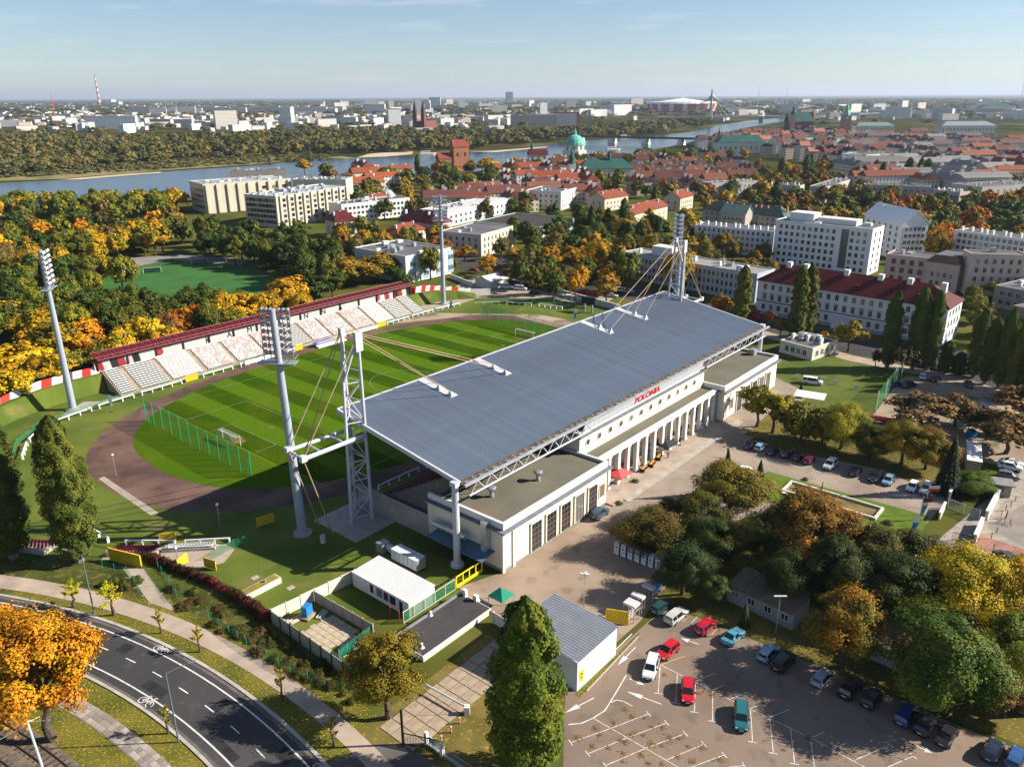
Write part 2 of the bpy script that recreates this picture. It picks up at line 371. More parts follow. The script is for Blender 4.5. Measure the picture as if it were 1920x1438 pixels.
ring('edge_line', 2.82, 3.02, 30, 98, 0.036, m_paint, parent=road); ring('edge_line', -3.32, -3.12, 30, 98, 0.036, m_paint, parent=road)
for a in [64.0 - 2.83 * k for k in range(-6, 12)]: ring('dash_line', -0.07, 0.09, a - 0.5, a + 0.5, 0.036, m_paint, parent=road)
m_patch = mat('asphalt_patch', (0.028, 0.028, 0.030), 0.9, var=.2, scale=.6)
for a, w, r0, r1 in ((62.6, .5, .4, 2.2), (57.2, 1.1, -2.6, -1.1), (52.4, .4, -.2, 2.4), (49.2, 1.6, -3.0, -1.9), (66.2, .7, -2.8, -.6), (45.8, .6, 1.0, 2.6)): ring('asphalt_patch', r0, r1, a - w, a + w, .033, m_patch, .4, road)
for a, r in ((60.9, 1.6), (54.6, -1.4), (50.6, 1.9), (58.4, 4.0), (51.8, 4.0), (56.0, -4.45)): o = MB().lathe([(.33, 0), (.33, .004)], 12).build('drain_cover', m_kerb if False else mat('iron_cover', (.075, .07, .065), .6), road, arc(r, a, .0355))
# worn strip by the kerb
ring('gutter', 3.75, 4.28, 28, 100, 0.034, mat('gutter_asphalt', (0.10, 0.09, 0.08), 0.9, scale=0.4, col2=(0.15, 0.135, 0.12)), parent=road)
ring('gutter', -4.73, -4.3, 28, 100, 0.034, MATS['gutter_asphalt'], parent=road)
ring('kerb', 4.30, 4.75, 28, 100, 0.0, m_kerb, z1=0.13); ring('kerb', -5.15, -4.75, 28, 100, 0.0, m_kerb, z1=0.13)
ring('pavement', (7.9, 5.8), (10.2, 9.2), 40, 82, 0.045, m_pave)
ring('pavement', -10.2, -7.9, 30, 62, 0.045, m_pave2)
# paving slabs of the nearer pavement, each its own stone
_slabm = MB(); _slabm.box(-0.47, 0.47, -0.355, 0.355, 0, 0.035); _slab = _slabm.mesh('paving_slab', mat('slab_stone', (1, 1, 1), 0.9, var=0.2, scale=1.5, objcol=True))
_rnd = random.Random(4)
pv = tag(thing('slab_pavement', None, None)); del_ = None
pv['kind'] = 'structure'
for i in range(26):
    a = 59.6 - i * 0.47
    for j in range(3):
        o = obj('paving_slab', _slab, pv, arc(-9.75 + j * 0.72, a, 0.046), R_(a + 90))
        g = _rnd.choice([0.30, 0.36, 0.25, 0.42]); o.color = (g, g * 0.87, g * 0.75, 1); o.scale = (0.96, 0.97, 1)
# bicycle signs painted on the lanes
def bike(a, r, flip):
    mb = MB()
    def seg(p, q, w=0.06):
        p, q = Vector(p), Vector(q); d = (q - p).normalized(); e = Vector((-d.y, d.x)) * w
        mb.quad((*(p + e), 0), (*(p - e), 0), (*(q - e), 0), (*(q + e), 0))
    for cx in (-0.62, 0.62):
        for k in range(14):
            t, t2 = 2 * math.pi * k / 14, 2 * math.pi * (k + 1) / 14
            seg((cx + 0.40 * math.cos(t), 0.40 * math.sin(t)), (cx + 0.40 * math.cos(t2), 0.40 * math.sin(t2)), 0.05)
    for p, q in (((-0.62, 0), (-0.25, 0.62)), ((-0.25, 0.62), (0.38, 0.62)), ((0.38, 0.62), (0.62, 0)), ((-0.05, 0), (0.38, 0.62)), ((-0.62, 0), (-0.05, 0)),
                 ((-0.05, 0), (-0.3, 0.8)), ((-0.45, 0.8), (-0.15, 0.8)), ((0.38, 0.62), (0.36, 0.9)), ((0.36, 0.9), (0.6, 0.95))): seg(p, q)
    o = mb.build('bicycle_sign', m_paint, road, arc(r, a, 0.038), R_(a + (90 if flip else -90))); o.scale = (1.25, 1.25, 1)
bike(60.3, 3.55, False); bike(56.6, -4.0, False); bike(43.4, 3.6, False)
# tram track at the lower left
tb = ring('tram_bed', -21.5, -14.2, 36, 74, 0.030, mat('track_ballast', (0.10, 0.08, 0.06), 1.0, scale=1.2, col2=(0.20, 0.155, 0.11), bump=0.6, bscale=6))
for r in (-15.2, -16.65, -18.9, -20.35): ring('rail', r - 0.05, r + 0.05, 36, 74, 0.03, mat('rail_steel', (0.10, 0.075, 0.06), 0.5, metal=0.4), parent=tb, z1=0.17)
_sl = MB().box(-1.2, 1.2, -0.12, 0.12, 0.02, 0.07).mesh('sleeper', mat('sleeper_wood', (0.075, 0.055, 0.04), 0.95, var=0.3))
for i in range(64):
    a = 37 + i * 0.55
    for r in (-15.93, -19.63): obj('sleeper', _sl, tb, arc(r, a, 0.0), R_(a))

# ---- car park, forecourt, plaza
ground_sheet('car_park', px((1055, 1438), (1060, 1300), (1090, 1278), (1212, 1168), (1250, 1140), (1310, 1158), (1450, 1215), (1600, 1275), (1760, 1345), (1920, 1410), (2050, 1470), (2000, 1600), (1000, 1600)), 0.030, m_lot)
ground_sheet('forecourt', px((860, 1100), (945, 1072), (1140, 945), (1240, 985), (1290, 1030), (1260, 1085), (1200, 1165), (1110, 1245), (1000, 1180), (880, 1130)), 0.022, m_forecourt)
ground_sheet('plaza', px((1140, 948), (1190, 930), (1360, 790), (1440, 700), (1520, 740), (1400, 830), (1650, 880), (1780, 935), (1720, 1000), (1760, 1010), (1700, 1080), (1560, 1010), (1430, 960), (1290, 1035), (1240, 1000)), 0.026, m_plaza)
ground_sheet('garden_lawn', px((1408, 898), (1440, 884), (1742, 968), (1725, 1008), (1690, 1015), (1560, 985), (1440, 940)), 0.034, mat('garden_grass', (0.075, 0.125, 0.010), 0.9, scale=0.3, col2=(0.105, 0.16, 0.016), bump=0.4, bscale=4))
ground_sheet('grove_floor', px((1150, 1010), (1290, 1000), (1440, 960), (1600, 1010), (1740, 1060), (1920, 1180), (1960, 1420), (1760, 1330), (1600, 1262), (1440, 1205), (1260, 1135), (1260, 1090), (1290, 1040)), 0.028, speckle(mat('leaf_litter', (0.07, 0.07, 0.015), 0.95, scale=0.15, col2=(0.14, 0.115, 0.028), bump=0.5, bscale=3), (0.36, 0.21, 0.03), 3.0, 0.57, 0.66))
ground_sheet('gate_pavement', px((1760, 1010), (1920, 880), (1990, 900), (1990, 1100), (1840, 1045), (1700, 1080)), 0.030, m_pave2)
ground_sheet('red_paving', px((1838, 1003), (1920, 1030), (1990, 1060), (1990, 1160), (1890, 1090), (1800, 1040)), 0.036, m_redpav)
ground_sheet('access_lane', px((1850, 988), (1920, 945), (1990, 960), (1990, 1045), (1920, 1025)), 0.040, mat('lane_asphalt', (0.21, 0.18, 0.16), 0.9, scale=0.2, col2=(0.27, 0.235, 0.20)))
ground_sheet('park_strip', px((1395, 815), (1460, 760), (1560, 780), (1780, 850), (1830, 905), (1790, 930), (1660, 878)), 0.030, MATS['leaf_litter'])
ground_sheet('side_lawn', px((1440, 700), (1480, 640), (1600, 640), (1750, 712), (1690, 705), (1640, 770), (1580, 800), (1500, 770)), 0.024, mat('side_grass', (0.062, 0.095, 0.012), 0.9, scale=0.15, col2=(0.11, 0.13, 0.022), bump=0.5, bscale=3))
ground_sheet('dirt_car_park', px((1640, 775), (1690, 708), (1790, 700), (1920, 745), (2000, 770), (2000, 880), (1860, 870), (1700, 830), (1600, 800)), 0.027, m_sandy)
ground_sheet('front_yard', px((600, 1438), (700, 1395), (760, 1395), (830, 1440), (830, 1500), (560, 1500)), 0.033, mat('yard_asphalt', (0.105, 0.095, 0.085), 0.9, scale=0.2, col2=(0.15, 0.135, 0.12)))
# street behind the far goal and along the palace
ground_sheet('back_street', px((800, 482), (860, 470), (1000, 492), (1170, 530), (1420, 592), (1640, 640), (1780, 650), (2000, 730), (2000, 775), (1800, 705), (1600, 665), (1420, 615), (1300, 590), (1130, 550), (960, 515), (860, 505)), 0.030, m_asph)
ground_sheet('back_pavement', px((1420, 617), (1600, 667), (1800, 707), (2000, 777), (2000, 790), (1790, 716), (1590, 676), (1410, 626)), 0.036, m_pave)
ground_sheet('training_pitch', px((170, 538), (205, 512), (320, 488), (450, 500), (540, 528), (470, 556), (350, 560)), 0.030, mat('artificial_turf', (0.040, 0.125, 0.028), 0.9, var=0.12, scale=0.1))
ground_sheet('training_yard', px((170, 520), (230, 485), (330, 478), (470, 486), (450, 498), (320, 486), (205, 511)), 0.026, mat('court_asphalt', (0.20, 0.185, 0.18), 0.9, scale=0.1, col2=(0.26, 0.24, 0.23)))
# ---- river with its banks
wm = bpy.data.materials.new('river_water'); wm.use_nodes = True; n, l = wm.node_tree.nodes, wm.node_tree.links
b = n['Principled BSDF']; b.inputs['Base Color'].default_value = (0.035, 0.050, 0.070, 1); b.inputs['Roughness'].default_value = 0.16; b.inputs['IOR'].default_value = 1.33
tc = n.new('ShaderNodeTexCoord'); no = n.new('ShaderNodeTexNoise'); no.inputs['Scale'].default_value = 0.05; no.inputs['Detail'].default_value = 6
bp = n.new('ShaderNodeBump'); bp.inputs['Strength'].default_value = 0.6; bp.inputs['Distance'].default_value = 0.6
l.new(tc.outputs['Object'], no.inputs['Vector']); l.new(no.outputs['Fac'], bp.inputs['Height']); l.new(bp.outputs['Normal'], b.inputs['Normal'])
ground_sheet('river', px((-420, 352), (-200, 352), (0, 344), (110, 339), (230, 329), (360, 319), (470, 312), (548, 304), (600, 297), (700, 294), (790, 292), (905, 283), (985, 278), (1060, 268), (1130, 262), (1200, 258), (1290, 249), (1340, 237), (1400, 227.5), (1470, 221), (1560, 215), (1640, 211), (1660, 213), (1560, 219), (1470, 228), (1400, 240), (1330, 256), (1285, 270), (1180, 290), (1060, 306), (900, 322), (700, 338), (450, 362), (200, 385), (-420, 410)), 0.35, wm)
m_bank = speckle(mat('river_meadow', (0.16, 0.145, 0.05), 0.95, scale=0.02, col2=(0.26, 0.21, 0.085), bump=0.3), (0.10, 0.10, 0.03), 0.05, 0.5, 0.7, 0.8)
ground_sheet('river_meadow', px((-300, 343), (-200, 347), (0, 341), (110, 337), (230, 327), (360, 317), (470, 310), (546, 302), (560, 294), (440, 297), (320, 305), (200, 312), (110, 322), (0, 332), (-300, 336)), 0.45, m_bank)
m_sand = mat('river_sand', (0.50, 0.40, 0.28), 0.95, var=0.12, scale=0.03)
ground_sheet('sand_bar', px((668, 297), (690, 290), (730, 286), (775, 285.5), (772, 290.5), (720, 295)), 0.55, m_sand)
ground_sheet('sand_bar', px((600, 296.5), (650, 299), (675, 298.5), (640, 294)), 0.50, m_bank)
ground_sheet('sand_bar', px((870, 285), (920, 284), (985, 279), (1030, 275), (1020, 278), (930, 286.5)), 0.55, m_sand)
ground_sheet('sand_bar', px((110, 338.6), (150, 335), (230, 328), (300, 323.5), (305, 325.5), (235, 331), (150, 338)), 0.58, m_sand)
# ================================================================ main stand: roof hung from two pylons
m_roof = vary(speckle(mat('roof_sheet', (0.125, 0.155, 0.205), 0.45, var=0.13, scale=0.05, metal=0.2, spec=0.4), (0.10, 0.12, 0.155), 0.12, 0.5, 0.75, 0.6), .92, 1.06)
m_trim = mat('pale_steel', (0.47, 0.48, 0.51), 0.4, var=0.08, scale=0.5)
m_struct = mat('light_grey_steel', (0.45, 0.47, 0.50), 0.4, var=0.06, scale=0.5)
m_soff = mat('soffit', (0.12, 0.125, 0.14), 0.7)
U0, U1, VF, VN, ZF, ZN = -55.5, 61.5, 44.5, 74.3, 20.2, 15.4
def roof_z(v): return ZF + (ZN - ZF) * (v - VF) / (VN - VF)
rt = thing('stand_roof', 'huge grey-blue ribbed metal roof sloping over the main stand', 'stadium roof', C0, SROT)
pm = MB(); prof = [(0.0, 0), (0.30, 0), (0.345, 0.05), (0.455, 0.05), (0.5, 0), (0.80, 0), (0.845, 0.05), (0.955, 0.05), (1.0, 0)]
vs = []
for x, h in prof: vs += [(x, -VF, ZF + h), (x, -VN, ZN + h)]
pm.add(vs, [(2 * i, 2 * i + 1, 2 * i + 3, 2 * i + 2) for i in range(8)])
pmesh = pm.mesh('roof_panel', m_roof)
rp_ = random.Random(2)
for i in range(117): obj('roof_panel', pmesh, rt, (U0 + i, 0, rp_.uniform(-0.012, 0.012)))
d = MB()
d.add([(U0, -VF, ZF - 0.06), (U1, -VF, ZF - 0.06), (U1, -VN, ZN - 0.06), (U0, -VN, ZN - 0.06), (U0, -VF, ZF - 0.9), (U1, -VF, ZF - 0.9), (U1, -VN, ZN - 0.7), (U0, -VN, ZN - 0.7)],
      [(0, 3, 2, 1), (4, 5, 6, 7), (0, 1, 5, 4), (1, 2, 6, 5), (2, 3, 7, 6), (3, 0, 4, 7)])
d.build('roof_deck', m_soff, rt)
e = MB()   # flashing along the edges
e.box(U0 - 0.25, U1 + 0.25, -VF, -VF + 0.35, ZF - 0.85, ZF + 0.16)
e.build('edge_flashing', m_trim, rt)
for x in (U0 - 0.2, U1 + 0.2):
    e = MB(); e.add([(x - .2, -VF, ZF + .12), (x + .2, -VF, ZF + .12), (x + .2, -VN - .2, ZN + .12), (x - .2, -VN - .2, ZN + .12), (x - .2, -VF, ZF - .75), (x + .2, -VF, ZF - .75), (x + .2, -VN - .2, ZN - .6), (x - .2, -VN - .2, ZN - .6)],
                    [(0, 3, 2, 1), (4, 5, 6, 7), (0, 1, 5, 4), (1, 2, 6, 5), (2, 3, 7, 6), (3, 0, 4, 7)])
    e.build('verge_flashing', m_trim, rt)
# trussed girder outside the near eave
e = MB(); e.box(U0 - 0.6, U1 + 0.9, -76.25, -75.8, ZN - 0.35, ZN + 0.05); e.build('eave_girder', mat('girder_grey', (0.30, 0.31, 0.33), 0.5), rt)
e = MB(); e.box(U0 - 0.2, U1, -74.95, -74.35, ZN - 0.55, ZN - 0.05); e.build('gutter', mat('old_gutter', (0.10, 0.085, 0.07), 0.8, var=0.3), rt)
for xa, xb in ((U0 + .5, -21), (27, U1 - 1)): MB().tube((xa, -76.0, ZN - 2.3), (xb, -76.0, ZN - 2.3), 0.18, n=8).build('lower_chord', m_struct, rt)
st_ = MB().tube((0, 0, 0), (0, -1.1, .1), 0.09, n=6).tube((0, 0, 0.05), (1.2, -1.1, .1), 0.06, n=6).tube((1.7, 0, .5), (1.7, -1.1, .1), 0.05, n=6).mesh('girder_bracket', m_struct)
dg_ = MB().tube((0, 0, 0), (1.7, 0, 1.9), 0.10, n=6).tube((3.4, 0, 0), (1.7, 0, 1.9), 0.10, n=6).mesh('girder_brace', m_struct)
for i in range(34):
    obj('girder_bracket', st_, rt, (U0 + 0.6 + i * 3.4, -74.9, ZN - 0.25))
    if not -22 < U0 + i * 3.4 < 26: obj('girder_brace', dg_, rt, (U0 + 0.8 + i * 3.4, -76.0, ZN - 2.25))
for u in (-56.3, 62.4):
    c = MB(); c.tube((u, -74.1, 0), (u, -74.1, ZN + 0.05), 0.62, 0.55, 16); c.lathe([(1.15, 0), (1.15, 0.5), (0.8, 0.9)], 16, (u, -74.1)); c.box(u - 0.6, u + 0.75, -74.75, -73.5, ZN - 0.6, ZN + 0.12)
    c.build('column', m_struct, rt)
# pale strips on the roof with the cable shoes
for u in (-34.9, -18.6, 20.4, 36.8):
    s_ = MB(); a, b_ = VF - 0.05, 53.6
    s_.add([(u - .95, -a, roof_z(a) + .13), (u + .95, -a, roof_z(a) + .13), (u + .95, -b_, roof_z(b_) + .13), (u - .95, -b_, roof_z(b_) + .13)] +
           [(u - .95, -a, roof_z(a)), (u + .95, -a, roof_z(a)), (u + .95, -b_, roof_z(b_)), (u - .95, -b_, roof_z(b_))],
           [(0, 3, 2, 1), (0, 1, 5, 4), (1, 2, 6, 5), (2, 3, 7, 6), (3, 0, 4, 7)])
    strip = s_.build('anchor_strip', m_trim, rt)
    for v in (49.8, 53.0):
        z = roof_z(v) + 0.13; k = MB()
        sgn = -1 if u < 0 else 1
        k.add([(u - .7, -v - .55, z), (u + .7, -v - .55, z), (u + .7, -v + .55, z), (u - .7, -v + .55, z), (u + sgn * .55, -v - .12, z + .95), (u + sgn * .55, -v + .12, z + .95)],
              [(0, 1, 4), (1, 2, 5, 4), (2, 3, 5), (3, 0, 4, 5)])
        k.build('cable_shoe', m_trim, strip)
keep(*W(3, 60)[:2], 48); keep(*W(-40, 62)[:2], 26); keep(*W(48, 62)[:2], 26)

m_cable = mat('rusty_cable', (0.36, 0.25, 0.155), 0.6, var=0.15)
def pylon(mirror, label):
    f = (lambda u: 3.5 - u) if mirror else (lambda u: u)
    t = thing('roof_pylon', label, 'pylon', W(f(-57), 49.5), SROT, 'lattice pylons that carry the main roof')
    o = Vector((f(-57), -49.5, 0))
    P = lambda u, v, z: Vector((f(u), -v, z)) - o
    A = [P(-59, 50.2, 0), P(-58.4, 50.2, 27)]; B = [P(-55.2, 51.4, 0), P(-55.5, 51.4, 35.4)]; C = [P(-54.6, 46.2, 0), P(-56.3, 48.2, 36)]
    ap1, ap2 = C[1], B[1]
    for q in ((A[0], A[1]), (A[1], ap1), (B[0], B[1]), (C[0], C[1])):
        MB().tube(q[0], q[1], 0.33, 0.27, 10).build('leg', m_trim, t)
    MB().tube(A[1], ap2, 0.24, n=8).build('strut', m_trim, t)
    at = lambda L, z: L[0].lerp(L[1], (z - L[0].z) / (L[1].z - L[0].z))
    lv = [1.2 + 3.7 * k for k in range(8)]
    for i, z in enumerate(lv):
        a, b_, c = at(A, min(z, 27)), at(B, z), at(C, z)
        for p, q in ((a, b_), (b_, c), (c, a)): MB().tube(p, q, 0.12, n=6).build('horizontal_brace', m_trim, t)
        if i < 7:
            z2 = lv[i + 1]; a2, b2, c2 = at(A, min(z2, 27)), at(B, z2), at(C, z2)
            for p, q in ((a, b2), (c, b2), (a, c2)) if i % 2 == 0 else ((b_, a2), (b_, c2), (c, a2)): MB().tube(p, q, 0.11, n=6).build('diagonal_brace', m_trim, t)
    for p in (at(B, 29), at(B, 32)): MB().tube(p, at(C, p.z), 0.1, n=6).build('horizontal_brace', m_trim, t)
    hp = MB(); hp.box(ap2.x - 0.75, ap2.x + 0.75, ap2.y - 0.35, ap2.y + 0.35, 32.6, 36.0); hp.build('head_plate', m_trim, t)
    MB().box(ap1.x - 0.5, ap1.x + 0.5, ap1.y - 0.4, ap1.y + 0.4, 35.0, 36.3).build('head_plate', m_trim, t)
    e1, e2 = P(-68.5, 51.2, 17), P(-68.0, 46.4, 17)
    MB().tube(at(B, 17), e1, 0.40, n=10).build('outrigger', m_trim, t); MB().tube(at(C, 17), e2, 0.36, n=10).build('outrigger', m_trim, t)
    for k in (0.35, 0.72, 1.0): MB().tube(at(B, 17).lerp(e1, k), at(C, 17).lerp(e2, k), 0.2, n=8).build('cross_beam', m_trim, t)
    for p in (e1, e2): MB().box(p.x - 0.55, p.x + 0.55, p.y - 0.45, p.y + 0.45, p.z - 0.4, p.z + 0.7).build('cable_shoe', m_trim, t)
    for p, q in ((ap1, e2), (ap1, e1), (ap2, e1), (e1, P(-63.5, 50.6, 0.2)), (e2, P(-63.5, 47.0, 0.2))): MB().tube(p, q, 0.10, n=6).build('guy_cable', m_cable, t)
    for u in ((-34.9, -18.6) if not mirror else (20.4, 36.8)):
        for v in (49.8, 53.0):
            sh = Vector((u + (-.5 if not mirror else .5), -v, roof_z(v) + 1.0)) - o
            MB().tube(ap2 if v > 51 else ap1, sh, 0.085, n=6).build('roof_cable', m_cable, t)
    MB().box(-5.5, 5.5, -6, 6, -0.1, 0.12).build('base_slab', m_conc, t)
    keep(t.location.x, t.location.y, 8)
pylon(False, 'near white lattice pylon with cable outriggers at the roof corner by the floodlight')
pylon(True, 'far white lattice pylon rising behind the far corner of the roof')

# ---------------------------------------------------------------- floodlight masts
m_lampglass = mat('lamp_glass', (0.70, 0.74, 0.78), 0.2, var=0.1, spec=0.7)
lampm = MB(); lampm.lathe([(0.12, -0.35), (0.30, -0.2), (0.36, 0.12)], 10); lampm.m = 1; lampm.lathe([(0.33, 0.125), (0.33, 0.135)], 10)
lamp_mesh = lampm.mesh('floodlight', mat('lamp_housing', (0.30, 0.32, 0.34), 0.4, metal=0.4), m_lampglass)
def mast(u, v, H, label, lean=(0, 0)):
    t = thing('floodlight_mast', label, 'floodlight', W(u, v), 0, 'four tall stadium floodlight masts')
    MB().tube((0, 0, 0), (lean[0], lean[1], H), 0.84, 0.5, 20).build('mast', mat('mast_steel', (0.30, 0.34, 0.40), 0.4, var=0.07, scale=0.4), t)
    MB().lathe([(1.7, 0), (1.7, 0.3), (1.25, 0.35), (1.25, 0.55)], 20).build('base', m_conc, t)
    c = W(0, 0) - W(u, v); az = math.atan2(c.y, c.x) - math.pi / 2      # heads face the pitch
    top = H - 0.6
    fr = MB()
    for k in range(7): fr.box(-2.6, 2.6, 0.75, 0.9, top - 7.4 + k * 1.2, top - 7.28 + k * 1.2)
    for x in (-2.5, -1.3, 1.3, 2.5): fr.box(x - 0.06, x + 0.06, 0.7, 0.82, top - 8.2, top + 0.2)
    o = fr.build('lamp_frame', m_steel, t, (lean[0], lean[1], 0), az)
    MB().box(-3.2, 3.2, -1.0, 1.3, top - 8.6, top - 8.45).build('platform', m_steel, t, (lean[0], lean[1], 0), az)
    hd = MB()
    for x in (-3.2, 3.2): hd.box(x - .03, x + .03, -1, 1.3, top - 7.6, top - 7.5)
    hd.box(-3.2, 3.2, 1.25, 1.3, top - 7.6, top - 7.5); hd.build('handrail', m_steel, t, (lean[0], lean[1], 0), az)
    for k in range(7):
        for x in (-2.2, -1.45, -0.7, 0.7, 1.45, 2.2):
            l_ = obj('floodlight', lamp_mesh, o, (x, 1.05, top - 7.0 + k * 1.2)); l_.rotation_euler = (R_(-72), 0, 0)
mast(-66.9, -48.5, 40.0, 'grey floodlight mast on the grass left of the terrace')
mast(-66.5, 45.7, 41.2, 'grey floodlight mast nearest the viewer beside the lattice pylon', (-1.2, 0.3))
mast(67.9, -51.4, 40.0, 'grey floodlight mast at the far end of the terrace')
mast(68.0, 45.2, 41.6, 'grey floodlight mast behind the far pylon at the roof end')

# ---------------------------------------------------------------- stand building below the roof
m_render = mat('cream_render', (0.70, 0.64, 0.52), 0.85, var=0.06, scale=0.25, bump=0.05)
m_felt = speckle(mat('roofing_felt', (0.125, 0.12, 0.092), 0.9, scale=0.12, col2=(0.165, 0.158, 0.12)), (0.17, 0.12, 0.07), 0.15, 0.60, 0.72, 0.7)
m_corn = mat('lead_cornice', (0.16, 0.17, 0.20), 0.6, var=0.12)
m_plinth = mat('grey_plinth', (0.24, 0.225, 0.20), 0.9)
m_ochre = mat('brown_door_leaf', (0.17, 0.115, 0.075), 0.7, var=0.2, scale=2)
bt = thing('stand_building', 'long cream stand building with two wings and a columned front', 'building', C0, SROT)
def BX(x0, x1, v0, v1, z0, z1, mb=None): return (mb or MB()).box(x0, x1, -v1, -v0, z0, z1)
def wing(ua, ub, v0, v1, H):
    BX(ua, ub, v0, v1, 0.5, H - 1.3).build('wall', m_render, bt)
    BX(ua - .08, ub + .08, v0, v1 + .08, -0.1, 0.5).build('plinth', m_plinth, bt)
    BX(ua - .85, ub + .85, v0, v1 + .85, H - 0.95, H - 0.70).build('cornice', m_corn, bt)
    BX(ua - .5, ub + .5, v0, v1 + .5, H - 1.3, H - 0.95).build('cornice_bed', m_white, bt)
    BX(ua, ub, v0 + .3, v1, H - 0.70, H - 0.45).build('attic_band', m_white, bt)
    w = MB(); t = 0.45
    BX(ua - .1, ub + .1, v1 - t, v1 + .1, H - .45, H + .55, w); BX(ua - .1, ua + t, v0 + .3, v1 - t, H - .45, H + .55, w); BX(ub - t, ub + .1, v0 + .3, v1 - t, H - .45, H + .55, w)
    w.build('parapet', m_white, bt)
    BX(ua + t, ub - t, v0, v1 - t, H - .45, H - .02).build('flat_roof', m_felt, bt)
wing(-53.0, -23.0, 64, 81.4, 8.5); wing(28.0, 59.0, 64, 80.6, 8.5)
# tall gate openings of the wings
gp = MB(); gp.m = 0; gp.box(-1.35, 1.35, -0.12, 0.02, 0, 5.3); gp.m = 1
gp.box(-1.6, -1.35, -0.25, 0.1, 0, 5.45); gp.box(1.35, 1.6, -0.25, 0.1, 0, 5.45); gp.box(-1.6, 1.6, -0.25, 0.1, 5.3, 5.6)
gp.m = 2
for x in (-0.45, 0.45): gp.box(x - .05, x + .05, -0.17, -0.1, 0, 5.3)
for z in (1.1, 2.1, 3.1, 4.1): gp.box(-1.35, 1.35, -0.17, -0.1, z, z + .09)
gmesh = gp.mesh('glazed_gate', m_dark, m_render, m_ochre)
for u in (-44.6, -40.4, -36.2, -32.0, -27.8): obj('glazed_gate', gmesh, bt, (u, -81.42, 0.5))
for u in (36.5, 40.7, 44.9, 49.1, 53.3): obj('glazed_gate', gmesh, bt, (u, -80.62, 0.5))
wq = MB(); wq.box(-0.8, 0.8, -0.06, 0.02, 0, 2.5); wq.m = 1; wq.box(-0.95, -0.8, -0.12, 0.05, -.1, 2.6); wq.box(0.8, 0.95, -0.12, 0.05, -.1, 2.6); wq.box(-.95, .95, -.12, .05, 2.5, 2.65); wq.box(-.95, .95, -.16, .05, -.15, 0)
blind = wq.mesh('window', m_ochre, m_render)
obj('window', blind, bt, (-24.6, -81.42, 2.3)); obj('window', blind, bt, (32.3, -80.62, 2.3))
wb_ = MB(); wb_.box(-0.95, 0.95, -0.05, 0.02, 0, 2.9); wbm = wb_.mesh('notice_board', m_white)
obj('notice_board', wbm, bt, (-48.6, -81.42, 1.7))
# end pilaster of the near wing
for u in (-53.15, -50.6): BX(u - .25, u + .35, 81.3, 81.62, 0.0, 7.5).build('pilaster', m_render, bt)
sw_ = MB().box(-0.05, 0.05, -0.4, 0.4, 0, 0.75).mesh('small_window', m_dark)
for v in (76.6, 78.1): obj('small_window', sw_, bt, (27.95, -v, 2.9))
# roof vents
for u, v in ((-46.5, 73.2), (-36.6, 75.6)):
    k = MB(); k.lathe([(0.42, 0), (0.42, 0.55), (0.32, 0.6), (0.32, 0.9), (0.75, 1.5), (0.85, 1.75), (0.6, 1.9), (0.2, 1.95)], 14); k.build('roof_vent', m_steel, bt, (u, -v, 8.48))
k = MB().box(-1, 1, -0.7, 0.7, 0, 1.5); k.build('roof_plant', m_steel, bt, (57.2, -74.5, 8.48))
# middle: clerestory with portholes, colonnade below
BX(-23, 28, 66, 75, 0, 12.0).build('wall', m_render, bt)
BX(-23.7, 28.7, 66, 75.7, 12.0, 12.28).build('cornice', m_corn, bt)
BX(-23.1, 28.1, 66, 74.9, 12.28, 12.75).build('attic_band', m_white, bt)
ph = MB(); ph.lathe([(0.62, 0), (0.62, 0.06)], 18); ph.m = 1
for k in range(18):
    t, t2 = 2 * math.pi * k / 18, 2 * math.pi * (k + 1) / 18
    c, s, c2, s2 = math.cos(t), math.sin(t), math.cos(t2), math.sin(t2)
    ph.quad((.62 * c, .62 * s, .12), (.78 * c, .78 * s, .12), (.78 * c2, .78 * s2, .12), (.62 * c2, .62 * s2, .12)); ph.quad((.78 * c, .78 * s, .12), (.78 * c, .78 * s, 0), (.78 * c2, .78 * s2, 0), (.78 * c2, .78 * s2, .12))
    ph.quad((.62 * c, .62 * s, .05), (.62 * c, .62 * s, .12), (.62 * c2, .62 * s2, .12), (.62 * c2, .62 * s2, .05))
ph.m = 2; ph.box(-.62, .62, -.05, .05, .06, .1); ph.box(-.05, .05, -.62, .62, .06, .1)
phm = ph.mesh('porthole', m_dark, m_render, m_ochre)
for i in range(12):
    o = obj('porthole', phm, bt, (-20.3 + i * 3.95, -75.0, 10.2)); o.rotation_euler = (math.pi / 2, 0, 0)
# grey panels of the parapet above with the club name in red
pn = MB().box(0.02, 1.66, -0.05, 0.05, 0, 2.05).mesh('parapet_panel', mat('panel_grey', (0.36, 0.37, 0.39), 0.6, var=0.05, scale=0.3))
for i in range(29):
    h = 0.62 if i < 6 else 1.0
    obj('parapet_panel', pn, bt, (-21.6 + i * 1.68, -75.0, 12.75), None, (1, 1, h))
m_red = mat('sign_red', (0.62, 0.03, 0.02), 0.5, var=0.05)
sg = obj('name_sign', text_mesh('name_sign', 'POLONIA', 1.75, m_red, 0.06, 0.25), bt, (1.5, -75.13, 13.5)); sg.rotation_euler = (math.pi / 2, 0, 0); sg.scale = (1.35, 1, 1)
tag(sg, 'red slanted letters POLONIA on the grey parapet panels')
# second red banner further back under the girder
rb = MB().box(-27.5, -23.2, 0, .1, 12.9, 14.3); rb.build('red_banner', m_red, bt, (0, -73.4, 0))
